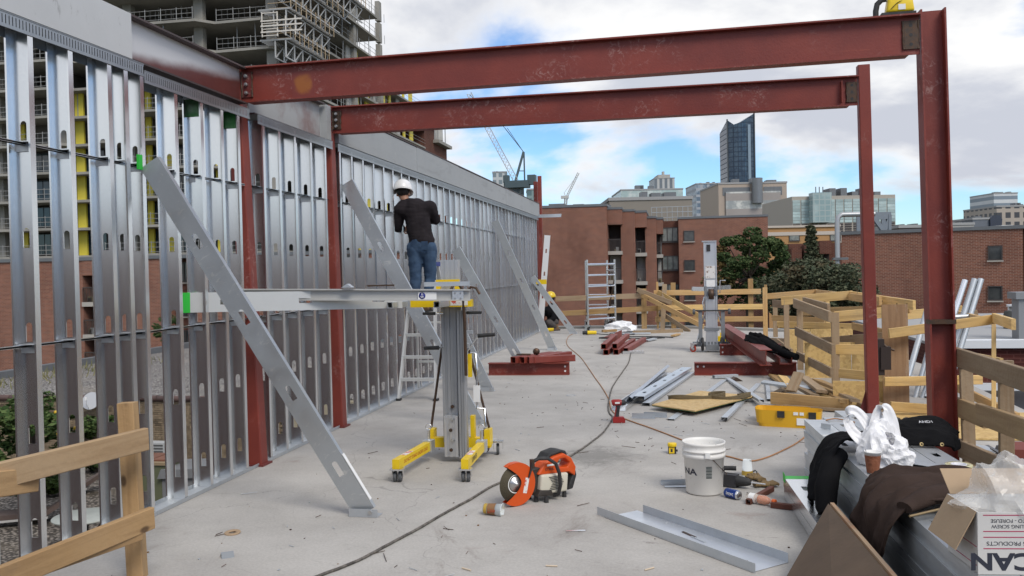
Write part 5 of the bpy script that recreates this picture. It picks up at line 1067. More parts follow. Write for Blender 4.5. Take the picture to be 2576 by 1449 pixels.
# ================================================================ step ladder
a, c = F(1003,1006), F(1101,1008); xm = (a.x+c.x)/2; M_LAD = mat('ladder_aluminium',(0.66,0.66,0.64),0.4,0.5)
t = thing('step_ladder', 'aluminium step ladder under the man, blue top cap', 'ladder', (xm,11.2,0)); H = 1.72; yt = 11.28
for s in (-1,1):
    b = MB(); b.bar((xm+s*0.245,10.78,0.0),(xm+s*0.15,yt-0.06,H),0.028,0.07,(1,0,0)); b.build('front_rail', M_LAD, t)
    b = MB(); b.bar((xm+s*0.30,11.85,0.0),(xm+s*0.16,yt+0.06,H),0.026,0.04,(1,0,0)); b.build('rear_rail', M_LAD, t)
    b = MB(); b.box((xm+s*0.247-0.03,10.74,0),(xm+s*0.247+0.03,10.82,0.03)); b.build('rubber_foot', M_BLACK, t)
for k, z in enumerate((0.28,0.56,0.84,1.12,1.40)):
    f_ = z/H; w = 0.245*(1-f_)+0.15*f_; y = 10.78+(yt-0.06-10.78)*f_; b = MB(); b.box((xm-w,y-0.04,z-0.035),(xm+w,y+0.045,z)); b.build('step', M_LAD, t)
for z in (0.4,0.95): f_ = z/H; w = 0.30*(1-f_)+0.16*f_; y = 11.85+(yt+0.06-11.85)*f_; b = MB(); b.bar((xm-w,y,z),(xm+w,y,z),0.03,0.015); b.build('rear_brace', M_LAD, t)
for s in (-1,1): b = MB(); b.bar((xm+s*0.23,10.86,0.26),(xm,10.84,0.02) if False else (xm+s*0.10,10.87,0.28),0.02,0.008); b.build('step_brace', M_CHROME, t)
b = MB(); b.box((xm-0.18,yt-0.12,H-0.01),(xm+0.18,yt+0.12,H+0.045)); b.build('top_cap', mat('blue_plastic_cap',(0.03,0.05,0.22),0.5), t)
LADX, LADY = xm, 10.78+(yt-0.06-10.78)*(1.12/H)
# ================================================================ rolling scaffold
t = thing('rolling_scaffold', 'rolling aluminium scaffold frame on black casters near the far edge', 'scaffold', (-1.9,23.0,0))
fl_, frr = F(1480,842), F(1549,836); bl_, br_ = Vector((fl_.x-0.25,24.0,0)), Vector((frr.x-0.30,24.0,0))
for pa, pb in ((fl_,frr),(bl_,br_)):
    for P in (pa,pb):
        b = MB(); b.tube(P+Vector((0,0,0.2)), P+Vector((0,0,1.86)),0.026,n=10); b.build('upright', M_CHROME, t); caster(t, P, 0.095, 0.9+rnd.uniform(-.5,.5), False, M_BLACK)
    for k in range(6): z = 0.38+0.272*k; b = MB(); b.tube(pa+Vector((0,0,z)), pb+Vector((0,0,z)), 0.030 if k == 5 else 0.020,n=8); b.build('rung', M_CHROME, t)
for pa, pb in ((fl_,bl_),(frr,br_)):
    b = MB(); b.tube(pa+Vector((0,0,1.58)),pb+Vector((0,0,1.58)),0.02,n=8); b.tube(pa+Vector((0,0,0.3)),pb+Vector((0,0,0.3)),0.02,n=8); b.build('side_rail', M_CHROME, t)
    b = MB(); b.tube(pa+Vector((0,0,1.45)),pb+Vector((0,0,0.35)),0.016,n=7); b.build('diagonal_strut', M_DKMETAL, t)
# ================================================================ red steel on the slab
def steel_beam(p0, p1, d, bf, label, side=(0,0,1), m=None, holes=()):
    p0, p1 = Vector(p0), Vector(p1); t = thing('steel_beam', label, 'beam', p0.lerp(p1,0.5)*1.0); fr = frame(p0,p1,side)
    b = MB(); wbeam(b, p0, p1, d, bf, 0.009, 0.012, side); b.build('beam_profile', m or M_RED, t, M=fr)
    zs_ = 1 if (fr.to_3x3() @ Vector((0,0,1))).y < 0 else -1
    for x, y in holes: b = MB(); q = fr @ Vector((x,y,0.005*zs_)); b.tube(q, q+(fr.to_3x3() @ Vector((0,0,zs_)))*0.0015,0.016,n=10); b.build('bolt_hole', M_WHITE, t)
    return t
L1 = 1.27
a, c = F(1230,943), F(1433,942); steel_beam(a+Vector((0,0,0.095)), c+Vector((0,0,0.095)), 0.19, 0.15, 'short red beam under the tubes in front of the studs', holes=[(1.2,0.03),(1.2,-0.04)])
def tube_thing(p, dirv, L, s, label, group, m=None):
    p = Vector(p); d = Vector(dirv).normalized(); b = MB(); sq_tube(b, p, p+d*L, s, (0,0,1), 0.007); o = b.build('square_tube', m or M_RED, label=label, cat='tube', group=group); return o
zb = 0.191; s_ = 0.102
for k, px in enumerate((1291,1313,1338)):
    p = G(px,902,13.42); tube_thing((p.x,13.40+0.01*k,zb+s_/2+0.001), (0.55,1.0,0), 1.0, s_, ['left one of three red tubes lying on the short beam','middle one of three red tubes lying on the short beam','right one of three red tubes lying on the short beam'][k], 'red tubes on the short beam')
p = G(1436,902,13.75); tube_thing((p.x-0.62,13.42,zb+s_/2+0.001), (0.95,0.45,0), 0.75, 0.10, 'red tube askew at the right end of the short beam', 'red tubes on the short beam')
q = G(1323,885,13.8); b = MB(); b.path([(q.x-0.12,13.62,zb+s_+0.015),(q.x-0.02,13.62,zb+s_+0.02),(q.x+0.10,13.66,zb+s_+0.014)],0.014,7); b.lathe([(0.0,-0.004),(0.055,-0.004),(0.055,0.004),(0.0,0.004)],18,TR((q.x+0.19,13.66,zb+s_+0.058),0.2,R(90))); b.build('cutting_wheel', M_DKMETAL, label='worn cutting disc and clamp lying on the red tubes', cat='tool')
px0 = [(1528,880),(1556,879),(1534,893),(1558,893),(1577,889)]
lab = ['upper left of five stacked red tubes','upper right of five stacked red tubes','lower left of five stacked red tubes','lower middle of five stacked red tubes','right tube lying on the slab beside four stacked red ones']
for k, (x,z,dy) in enumerate(((-1.36,0.152,0.0),(-1.155,0.152,0.06),(-1.31,0.051,-0.10),(-1.125,0.051,-0.05),(-0.96,0.051,0.25))): tube_thing((x,16.75+dy,z), (0.02+0.02*k,1,0), 2.6, 0.10, lab[k], 'five stacked red tubes')
a = F(1533,860); t = thing('channel_offcut', 'short red channel with open end behind the five tubes', 'channel', a)
b = MB(); b.prof([(-0.10,0.13),(-0.10,-0.13),(-0.09,-0.13),(-0.09,0.12),(0.0,0.12),(0.0,-0.12),(0.01,-0.12),(0.01,0.12),(0.10,0.12),(0.10,0.13)],(a.x,a.y,0.1),(a.x+0.1,a.y+0.9,0.1),(0,0,1)); b.build('channel_profile', M_RED, t)
b = MB(); b.bar((a.x-0.16,a.y+0.1,0.235),(a.x+0.14,a.y+0.25,0.24),0.05,0.1); b.build('wood_block', M_PINE2, t)
# right-hand red steel: two sleepers, a long beam across them and a channel beside it
a, c = F(1747,943), F(2004,943); steel_beam(a+Vector((0,0,0.095)), c+Vector((0,0,0.095)), 0.19, 0.16, 'near red sleeper beam under the long red beam at right', holes=[(0.05,0.03),(0.14,0.03)])
a, c = F(1811,893), F(1964,893); steel_beam(a+Vector((0,0,0.10)), c+Vector((0,0,0.10)), 0.20, 0.16, 'far red sleeper beam under the long red beam at right', holes=[(0.05,0.04),(0.05,-0.05),(1.1,0.04)])
steel_beam((0.98,18.6,0.325), (1.26,13.05,0.305), 0.23, 0.17, 'long red beam lying towards the viewer across two sleepers', holes=[])
t = thing('steel_channel', 'red channel lying flat beside the long beam, under the black jacket', 'channel', (1.45,15,0.2))
b = MB(); b.prof([(-0.09,0.10),(-0.09,0),(0.09,0),(0.09,0.10),(0.08,0.10),(0.08,0.01),(-0.08,0.01),(-0.08,0.10)],(1.36,18.2,0.202),(1.55,13.2,0.192),(1,0,0)); b.build('channel_profile', M_RED, t)
# small debris of steel near the far edge
for (x,y,l,rz,lab,m) in ((1590,842,0.9,0.1,'grey steel strip lying near the scaffold casters',M_GALV2),(1655,838,1.3,0.35,'long brown stick lying before the far guardrail',M_WOODG),(1700,846,0.5,1.3,'short plank end pointing at the viewer before the far guardrail',M_PINE2),(1637,858,0.5,1.2,'bent grey flashing scrap lying before the far guardrail',M_GALV2)):
    p = F(x,y); b = MB(); b.bar(p+Vector((-l/2*math.cos(rz),-l/2*math.sin(rz),0.03)),p+Vector((l/2*math.cos(rz),l/2*math.sin(rz),0.035)),0.10,0.03,(0,0,1) if m is M_WOODG else (1,1,0)); b.build('debris', m, label=lab, cat='scrap')
a = F(1700,846); 
def cable(pts, r, m, label, name='cable', cat='cable', rough_=0.0, n=6):
    b = MB(); P = [Vector(p) for p in pts]; out = []
    for i in range(len(P)-1):
        p0, p1, p2, p3 = P[max(i-1,0)], P[i], P[i+1], P[min(i+2,len(P)-1)]; k = max(3,int((p2-p1).length/0.06))
        for j in range(k):
            u = j/k; q = 0.5*((2*p1)+(p2-p0)*u+(2*p0-5*p1+4*p2-p3)*u*u+(3*p1-p0-3*p2+p3)*u**3)
            if rough_: q += Vector((rnd.uniform(-1,1),rnd.uniform(-1,1),0))*rough_
            out.append(q)
    out.append(P[-1]); rr = [r*(1+rough_*18*rnd.uniform(-.5,.5)) for _ in out] if rough_ else r
    b.path(out, rr, n); return b.build(name, m, label=label, cat=cat)
Z = lambda pts, z: [F(x,y,z) for x,y in pts]
M_CORDG = mat('dusty_grey_hose', (0.17,0.155,0.135), 0.85, col2=(0.06,0.055,0.05), vscale=22, vamt=.9, lo=.42, hi=.6, bump=.5, bscale=60)
cable(Z([(1588,880),(1582,910),(1566,935),(1552,955),(1540,975),(1533,1000),(1530,1025),(1534,1040),(1541,1050),(1532,1068),(1515,1090),(1490,1110),(1462,1130),(1425,1152),(1390,1165),(1330,1185),(1240,1222),(1190,1252),(1120,1290),(1060,1325),(980,1368),(900,1410),(800,1449),(700,1485)],0.009), 0.0086, M_CORDG, 'thick dusty grey cable snaking across the slab towards the lower edge', 'power_cable', rough_=0.0018, n=7)
M_CORDO = mat('orange_brown_cord', (0.42,0.20,0.08), 0.6, col2=(0.30,0.15,0.07), vscale=8)
cable(Z([(1445,838),(1432,845),(1425,858),(1430,872),(1445,885),(1462,900),(1480,925),(1497,950),(1515,975),(1531,1003),(1538,1030),(1556,1046),(1595,1062),(1630,1074),(1668,1088),(1712,1105),(1755,1122),(1800,1140),(1840,1150),(1885,1160),(1930,1150),(1975,1130),(2003,1115),(2030,1095)],0.008), 0.0062, M_CORDO, 'thin orange brown extension cord curving past the bucket to the stud pile', 'extension_cord')
P = F(1478,843); t = thing('corded_grinder', 'yellow corded grinder lying by the foot of the farthest brace', 'grinder', P)
b = MB(); b.tube((P.x,P.y,0.06),(P.x+0.22,P.y+0.03,0.06),0.05,0.045,n=10); b.build('body', M_YEL, t); b = MB(); b.tube((P.x-0.12,P.y,0.06),(P.x,P.y,0.06),0.045,n=10); b.build('gear_head', M_BLACK, t)
cable([(P.x+0.22,P.y+0.03,0.03),(P.x+0.5,P.y-0.1,0.02),(P.x+0.8,P.y+0.15,0.02),(P.x+1.15,P.y-0.05,0.02),(P.x+0.85,P.y-0.2,0.02),(P.x+0.55,P.y+0.05,0.03)],0.012,M_BLACK,'coiled black tool cord by the yellow grinder')
pp = F(1660,851); cable([pp+Vector((0.9*math.cos(a*0.9)*(1-a*0.03)-0.6,0.28*math.sin(a*0.9),0.02)) for a in range(16)],0.014,M_BLACK,'heap of black cables on the slab before the far guardrail')
# ================================================================ second lift, standing far right
P = F(1792,886); t = thing('material_lift', 'grey material lift with red wheeled casters, standing at the far right', 'material lift', (P.x,P.y,0)); x, y = P.x, P.y+0.15
M_GPAINT = mat('grey_lift_paint',(0.22,0.235,0.25),0.5,0.2,col2=(0.16,0.17,0.18),vscale=6); M_REDW = mat('red_caster_rubber',(0.40,0.05,0.03),0.6)
b = MB(); b.box((x-0.11,y-0.05,0.08),(x+0.11,y+0.05,1.06)); 
for q in (-0.095,-0.03,0.03,0.095): b.box((x+q-0.010,y-0.062,0.08),(x+q+0.010,y-0.0505,1.06))
b.build('mast_section', M_ALU, t)
b = MB(); b.box((x-0.125,y+0.055,0.6),(x+0.115,y+0.16,2.10)); b.box((x-0.125,y+0.04,1.0),(x-0.105,y+0.054,2.12)); b.box((x+0.095,y+0.04,1.0),(x+0.115,y+0.054,2.12)); b.build('mast_section', M_ALU, t)
b = MB(); b.box((x-0.16,y+0.03,2.10),(x+0.12,y+0.17,2.125)); b.build('top_plate', M_CHROME, t)
b = MB(); b.box((x-0.07,y+0.036,1.92),(x+0.0,y+0.053,2.05)); b.build('pulley_slot', M_BLACK, t)
b = MB(); b.box((x-0.10,y+0.037,1.40),(x+0.085,y+0.053,1.64)); tag(b.build('warning_label', mat('torn_white_label',(0.68,0.66,0.64),0.6,col2=(0.25,0.17,0.13),vscale=12,vamt=1,lo=.54,hi=.6), t), 'torn white warning label')
b = MB(); b.box((x-0.085,y+0.036,1.24),(x+0.08,y+0.052,1.37)); b.build('warning_label', M_WHITE, t)
b = MB(); b.lathe([(0.0,-0.05),(0.10,-0.05),(0.10,0.05),(0.0,0.05)],20,TR((x,y-0.03,1.10),0,0,R(90))); b.build('winch_drum', M_DKMETAL, t)
b = MB(); b.box((x-0.12,y-0.06,0.62),(x-0.08,y+0.05,1.25)); b.box((x+0.08,y-0.06,0.62),(x+0.12,y+0.05,1.25)); b.build('winch_frame', M_GPAINT, t)
b = MB(); b.path([(x+0.12,y-0.05,1.12),(x+0.16,y-0.10,1.12),(x+0.17,y-0.10,1.36),(x+0.27,y-0.10,1.36)],0.01,6); b.build('crank', M_CHROME, t)
b = MB(); b.path([(x-0.13,y-0.06,1.05),(x-0.16,y-0.08,0.95),(x-0.14,y-0.08,0.78)],0.012,6); b.build('release_lever', M_CHROME, t)
for s in (-1,1): b = MB(); b.bar((x+s*0.13,y-0.02,1.21+0.01*s),(x+s*0.36,y-0.10,1.22+0.01*s),0.08,0.05); b.build('folded_fork', M_CHROME, t)
b = MB(); b.tube((x-0.30,y-0.10,0.79),(x+0.30,y-0.10,0.79),0.012,n=8); b.build('cross_rod', M_BLACK, t)
for s in (-1,1):
    b = MB(); b.box((x+s*0.21-0.035,y-0.08,0.2),(x+s*0.21+0.035,y+0.0,0.80)); b.build('folded_leg', M_GPAINT, t)
    b = MB(); b.tube((x+s*0.11,y-0.05,0.78),(x+s*0.29,y-0.02,0.16),0.017,n=8); b.build('brace_rod', M_CHROME, t)
    wheel(t,(x+s*0.33,y-0.10,0.77),(1,0,0),0.055,0.05,mat('grey_caster_rubber',(0.09,0.095,0.10),0.6)); wheel(t,(x+s*0.18,y-0.12,0.15),(1,0.05,0),0.13,0.045)
    caster(t,(x+s*0.33,y-0.16,0.0),0.07,0.9,False,M_REDW)
b = MB(); b.box((x-0.36,y-0.06,0.10),(x+0.36,y+0.04,0.19)); b.box((x-0.12,y-0.2,0.04),(x+0.12,y+0.05,0.14)); b.box((x-0.14,y-0.07,0.40),(x+0.14,y-0.055,0.46)); b.build('base_frame', M_GPAINT, t)
p = F(1826,873)+Vector((0,0.6,0)); b = MB(); b.box((p.x-0.22,p.y,0.0),(p.x+0.2,p.y+0.18,0.17)); b.box((p.x-0.08,p.y+0.05,0.17),(p.x+0.08,p.y+0.1,0.24)); b.build('tool_box', M_YEL, label='small yellow tool box behind the far lift', cat='toolbox')
# ================================================================ timber guardrails
def board(name, p0, p1, w, th, m, parent=None, side=(0,0,1), **kw):
    """plank with slightly broken edges; w measured along side"""
    p0, p1 = Vector(p0), Vector(p1); L = (p1-p0).length; c = min(0.004,th*0.15); h, k = w/2, th/2
    b = MB(); b.prof([(-h+c,-k),(h-c,-k),(h,-k+c),(h,k-c),(h-c,k),(-h+c,k),(-h,k-c),(-h,-k+c)], (0,0,0), (L,0,0), (0,1,0))
    M = frame(p0,p1,side); o = mesh_obj(name, b.mesh(name), m, M, parent); return tag(o, **kw) if kw else o
def knots_end(o): return o
Wd, Td = 0.089, 0.038
M_TANW = mat('tan_foreground_lumber',(0.43,0.27,0.125),0.72,col2=(0.48,0.32,0.17),vscale=2,extra=wood_extra(),rand=.08,bump=.15)
# --- left foreground rail
pT, pB = None, None
D0 = 4.62
t = thing('wooden_guardrail', 'wooden guardrail with one post in the lower left corner', 'guardrail', F(345,1440))
pb = F(346,1452); ptop = A(322,1015,(pb-CAM).dot(_f)*0.99); ptop = Vector((pb.x-0.03,pb.y,ptop.z))
board('post', pb, ptop, 0.089, 0.075, M_TANW, t, (1,0.2,0))
d = (pb-CAM).dot(_f)
r0, r1 = A(-120,1225,d*0.70), A(370,1096,d*0.97)
def railpx(x0,y0,f0,x1,y1,f1,w,m,nm='rail'): return board(nm, A(x0,y0,d*f0), A(x1,y1,d*f1), w, Td, m, t)
railpx(-160,1236,0.77,368,1104,0.97,0.118,mat('pale_weathered_lumber',(0.40,0.275,0.155),0.75,col2=(0.46,0.33,0.20),vscale=2.5,extra=wood_extra(1.1),rand=.05,bump=.2,bscale=34),'rail')
railpx(-200,1245,0.72,89,1205,0.865,0.115,M_TANW); railpx(-60,1482,0.78,382,1302,0.97,0.115,M_TANW); railpx(60,1438,0.835,352,1338,0.955,0.085,M_TANW)
# --- far guardrail
t = thing('wooden_guardrail', 'long wooden guardrail with diagonal props along the far slab edge', 'guardrail', (0,23.8,0)); YF = 23.8
def fp(x, y, Y=YF): return G(x,y,Y)
for x, yt_, w, m in ((1619,726,0.14,M_PINE2),(1653,709,0.06,M_PINE2),(1693,711,0.13,M_PINE2),(1888,701,0.13,M_PINE2),(1926,716,0.07,M_PINE2)):
    p = fp(x,yt_); board('post', (p.x,YF+0.03,0.0), p+Vector((0,0.03,0)), w, Td, m, t, (1,0,0))
for (x0,y0,x1,y1,m,dy) in ((1398,752,1617,744,M_WOODG,-0.02),(1405,789,1655,775,M_PINE2,-0.03),(1645,737,1914,733,M_PINE2,-0.04),(1655,774,1919,771,M_PINE,-0.05),(1648,803,1920,802,M_PINE2,-0.04)):
    board('rail', fp(x0,y0)+Vector((0,dy,0)), fp(x1,y1)+Vector((0,dy,0)), 0.14, Td, m, t)
for (x0,y0,x1,y1,m,Y1) in ((1603,729,1690,762,M_WOODG,23.4),(1614,742,1770,822,M_PINE2,22.4),(1655,735,1768,800,M_PINE,22.9),(1660,785,1735,835,M_WOODG,22.6),(1672,715,1666,845,M_WOODG,23.2)):
    board('prop', fp(x0,y0,23.7), fp(x1,y1,Y1), 0.12, Td, m, t, (0,0,1) if x0 != 1672 else (1,0,0))
# --- stair opening guards at right: four runs of posts and rails
def run(label, posts, rails):
    t = thing('wooden_guardrail', label, 'guardrail', F(posts[0][0],posts[0][2]) if posts else A(*rails[0][:3]))
    for (x,y0,y1,w,m) in posts:
        p = F(x,y1); q = G(x,y0,p.y); board('post', p, Vector((p.x,p.y,q.z)), w, Td, m, t, (1,0,0))
    for (x0,y0,d0,x1,y1,d1,w,m) in rails: board('rail', A(x0,y0,d0), A(x1,y1,d1), w, Td, m, t)
    return t
dep = lambda x,y: (F(x,y)-CAM).dot(_f)
d1_, d2_, d3_, d4_ = dep(2103,975), dep(2014,930), dep(1980,902), dep(1926,850)
run('grey weathered rails between two posts at the near side of the stair opening',
    [(2103,786,975,0.10,M_WOODG),(2014,779,930,0.089,M_WOODG)],
    [(1998,762,d2_*0.99,2088,797,d1_*0.97,0.14,M_WOODG),(2002,833,d2_*0.99,2096,880,d1_*0.98,0.14,M_WOODG),(2006,893,d2_*0.99,2093,938,d1_*0.97,0.12,M_WOODG)])
run('yellow rails from the near stair post to the leaning plywood strip',
    [], [(2100,797,d1_,2262,783,d1_*0.97,0.14,M_PINE),(2098,879,d1_,2245,880,d1_*0.97,0.13,M_PINE),(2107,938,d1_,2250,952,d1_*0.96,0.12,M_PINE)])
run('yellow guard frame round the back of the stair opening',
    [(1926,723,852,0.10,M_PINE2),(1951,763,848,0.10,M_WOODG),(1980,752,902,0.089,M_WOODG),(2056,745,862,0.08,M_PINE),(2083,748,862,0.08,M_PINE)],
    [(1925,746,d4_,2055,735,d4_*1.0,0.13,M_PINE2),(2053,735,d4_,2215,757,d4_*0.62,0.12,M_PINE2),(1965,757,d3_,2145,742,d3_*0.98,0.15,M_PINE),(2140,742,d3_*0.98,2300,768,d1_*1.0,0.13,M_PINE),
     (1945,763,d3_*1.1,1985,768,d3_,0.14,M_WOODG),(2010,785,d3_,2290,777,d3_*0.85,0.13,M_PINE2),(1943,800,d4_*0.95,2075,806,d4_*0.9,0.12,M_PINE2),(1955,816,d3_*1.1,2150,822,d3_*1.05,0.12,M_PINE),(2145,820,d3_,2262,846,d1_*1.03,0.12,M_PINE2),
     (1927,855,d4_*1.0,1985,858,d3_*1.1,0.10,M_WOODG),(1955,858,d3_*1.1,1993,886,d3_,0.10,M_WOODG),(2045,862,d2_,2262,846,d1_,0.14,M_WOODG)])
b = run('short plank laid loose over the grey stair rails', [], [(2022,757,d2_*1.0,2085,775,d1_*1.0,0.12,M_WOODG)])
# --- guard along the right edge beyond the plywood strip
dq = 9.6
run('yellow guardrail with a corner post beyond the right red column',
    [], [(2236,839,dq,2508,802,dq,0.105,M_PINE),(2500,800,dq,2550,816,dq*0.86,0.105,M_PINE),(2225,960,dq,2470,955,dq,0.10,M_PINE),(2240,1022,dq*0.97,2500,1040,dq*0.97,0.10,M_PINE),(2380,882,dq*1.3,2520,912,dq*1.06,0.10,M_PINE),
         (2250,795,dq*1.4,2420,780,dq*1.4,0.14,M_PINE),(2330,815,dq*1.15,2458,787,dq*1.15,0.075,M_WOODG),(2393,967,dq*1.1,2560,1052,dq*0.88,0.10,M_PINE2),(2500,1032,dq*0.88,2500,818,dq*0.9,0.09,M_PINE),(2470,806,dq*1.02,2390,785,dq*1.3,0.09,M_PINE2)])
t = thing('wooden_guardrail', 'weathered near guardrail running from the right red column to the right edge', 'guardrail', (2.1,6,0))
board('rail', W(2372,886,2.06), W(2680,990,2.06), 0.14, Td, M_WOODG, t); board('rail', W(2366,1006,2.06), W(2480,1052,2.06), 0.14, Td, mat('tan_lumber',(0.36,0.245,0.125),0.72,col2=(0.42,0.29,0.16),vscale=2,extra=wood_extra(),rand=.05,bump=.15), t)
board('rail', W(2462,1040,2.03), W(2720,1132,2.03), 0.14, Td, MATS['tan_lumber'], t); board('rail', W(2374,1108,2.06), W(2700,1260,2.06), 0.13, Td, M_WOODG, t)
pz = W(2440,1150,2.10); board('post', (pz.x,pz.y,0.0), (2.10,W(2428,885,2.10).y,W(2428,885,2.10).z), 0.089, Td, M_WOODG, t, (1,0,0)); 
board('post', (2.10,6.2,0.0), (2.10,6.2,0.98), 0.089, Td, M_WOODG, t, (1,0,0))
# --- plywood strip and OSB sheets
d = 9.75; pa, pb2 = A(2256,1072,d), A(2250,766,d); board('plywood_strip', pa, pb2, 0.272, 0.018, M_PLY, None, (1,0,0), label='stained plywood strip standing upright between the two right red columns', cat='plywood', kind='thing')
def sheet(pts, th, m, name, label, cat, n=None):
    """flat panel through 4 corner points, given its thickness along the normal"""
    P = [Vector(p) for p in pts]; nn = (P[1]-P[0]).cross(P[3]-P[0]).normalized()*th; b = MB(); b.add(P+[p+nn for p in P],[(3,2,1,0),(4,5,6,7),(0,1,5,4),(1,2,6,5),(2,3,7,6),(3,0,4,7)])
    M = frame(P[0],P[1],P[3]-P[0]); return b.build(name, m, M=M, label=label, cat=cat)
def osb(px0,px1,py0,py1,dd,label,nj):
    t = thing('strand_board_hoarding', label, 'hoarding', A(px0,py1,dd)); x0, x1 = A(px0,py0,dd), A(px1,py0,dd*0.985); z1 = x0.z; z0 = A(px0,py1,dd).z
    for k in range(nj):
        a, c = x0.lerp(x1,k/nj), x0.lerp(x1,(k+1)/nj-0.006); b = MB(); M = frame(Vector((a.x,a.y,z0)),Vector((c.x,c.y,z0)),(0,0,1)); L = (Vector((c.x,c.y,0))-Vector((a.x,a.y,0))).length
        b.box((0,0,-0.006),(L,z1-z0,0.006),M); b.build('sheet', M_OSB, t, M=M)
osb(1986,2146,828,900,d3_*1.06,'strand board hoarding at the back of the stair opening, pale yellow',3)
osb(2024,2262,862,955,d1_*1.09,'strand board hoarding at the front of the stair opening behind the lumber heap',2)
osb(2095,2240,958,1024,dep(2150,1024),'lowest strand board panel just behind the slender red column',1)
osb(2130,2235,848,880,d1_*1.16,'narrow strand board strip high behind the slender red column',2)
b = MB(); a = F(2320,1075); b.box((2.15,8.6,0.004),(3.6,10.1,0.02)); b.build('osb_sheet', M_OSB, label='strand board sheet lying flat under the plywood strip at right', cat='panel')
# dark tool bag hanging on the slender column
p = A(2208,905,9.3); t = thing('tool_pouch', 'dark brown tool pouch hanging behind the slender red column', 'pouch', p)
b = MB(); b.box((p.x-0.09,p.y-0.04,p.z-0.16),(p.x+0.06,p.y+0.06,p.z+0.22)); b.box((p.x+0.02,p.y-0.06,p.z-0.10),(p.x+0.12,p.y+0.06,p.z+0.14)); b.build('pouch', mat('dark_leather',(0.03,0.02,0.018),0.7), t); b = MB(); b.path([(p.x+0.0,p.y,p.z+0.22),(p.x+0.09,p.y-0.03,p.z+0.13),(p.x+0.16,p.y-0.03,p.z+0.10)],0.012,7); b.build('hook', M_DKMETAL, t)
# --- lumber heap before the stair opening
M_L = [M_WOODG,M_PINE2,M_WOODG,M_PINE]
heap = [  # start and end sighted in the picture with their heights, width, edge-on or flat, material
 (1940,1001,.08,2137,1020,.08,.14,1,1,'long fresh plank standing on edge along the front of the lumber heap'),(1975,1022,.02,2150,1034,.02,.14,0,0,'grey plank lying flat in front of the lumber heap'),
 (1945,945,.03,1990,976,.06,.13,0,1,'dark plank at the far left of the heap'),(1968,948,.20,1992,975,.12,.12,0,3,'short pale plank leaning at the left of the heap'),
 (2010,938,.36,1990,984,.16,.13,0,0,'grey plank propped upright in the middle of the heap'),(2021,948,.22,2068,985,.16,.13,0,0,'grey timber sloping right near the middle of the heap'),
 (2005,972,.14,2050,996,.12,.11,0,0,'dark plank wedged under the middle of the heap'),(2055,957,.20,2112,980,.20,.12,0,1,'orange plank on top of the heap'),
 (2032,955,.10,2128,1011,.12,.13,0,1,'longest plank sloping down through the heap'),(2062,992,.10,2105,1006,.10,.10,0,3,'pale plank end low in the heap'),
 (2107,988,.14,2152,1008,.14,.10,0,0,'grey stud end with a white tag at the right of the heap'),(1950,992,.02,1990,972,.04,.10,0,0,'block under the left of the heap'),
 (2178,1000,.10,2235,1030,.05,.12,0,0,'old plank lying behind the plywood strip'),(2165,1015,.04,2240,1052,.03,.12,0,0,'lowest old plank beside the plywood strip')]
for (x0,y0,z0,x1,y1,z1,w,eo,mi,lab) in heap:
    a, c = F(x0,y0,z0), F(x1,y1,z1); dd_ = (c-a).normalized(); board('plank', a, c, w, Td, M_L[mi], None, (0,0,1) if eo else dd_.cross(Vector((0.15,0.1,1))), label=lab, cat='plank', group='planks in the lumber heap', kind='thing')
# --- galvanized ladder trusses leaning beyond the plywood strip
t = thing('pole_bundle', 'bundle of galvanized poles with rungs leaning beyond the right guardrail', 'poles', F(2330,1060)); dd = 10.6
for (x0,y0,x1,y1,r) in ((2270,1000,2335,770,0.035),(2345,960,2428,705,0.035),(2318,1010,2395,790,0.03),(2345,1040,2452,702,0.036),(2378,1000,2468,702,0.036),(2286,1060,2352,820,0.03)):
    b = MB(); p0, p1 = A(x0,y0,dd), A(x1,y1,dd*1.02); b.tube(p0-(p1-p0)*0.15, p1, r, n=12); b.build('pole', M_GALV2 if x0 != 2345 or y0 == 1040 else M_GALV, t)
for (x0,y0,x1,y1) in ((2390,798,2450,795),(2290,950,2345,955),(2330,870,2385,868),(2372,905,2425,905)): b = MB(); b.tube(A(x0,y0,dd),A(x1,y1,dd),0.028,n=10); b.build('rung', M_GALV2, t)
# dark corrugated deck sheets and scrap beyond the near rail
t = thing('deck_stack', 'stack of ribbed dark steel deck sheets beyond the right guardrail', 'deck sheets', (2.9,6.3,0))
for k in range(4):
    b = MB(); pr = []
    for i in range(14): xx = 0.085*i; pr += [(xx,0.0),(xx+0.028,0.0),(xx+0.04,0.035),(xx+0.07,0.035)]
    b.prof([(y-0.6,z) for y,z in pr],(2.95,4.6,0.06+0.045*k),(2.95,7.4,0.06+0.045*k),(1,0,0),close=False); b.build('deck_sheet', mat('dark_deck_steel',(0.16,0.16,0.165),0.5,0.5), t)
b = MB(); q = W(2520,1080,2.4); b.box((2.32,6.7,0.0),(2.62,7.0,0.30)); b.build('red_box', mat('dusty_red_box',(0.20,0.05,0.035),0.7,col2=(0.3,0.25,0.22),vscale=6,lo=.55,hi=.7), label='dusty dark red box beyond the right guardrail', cat='box')
b = MB(); b.box((2.15,7.4,0.004),(3.3,8.4,0.03)); b.build('white_board', mat('dirty_white_board',(0.50,0.48,0.44),0.7,col2=(0.3,0.27,0.24),vscale=4), label='dirty white board lying flat beyond the right guardrail', cat='board')
stud_obj('loose_track', (2.3,8.3,0.05), (3.2,7.3,0.05), (0,0,1), M_GALV2, None, None, False, label='loose steel track lying beyond the right guardrail', cat='track', kind='thing')
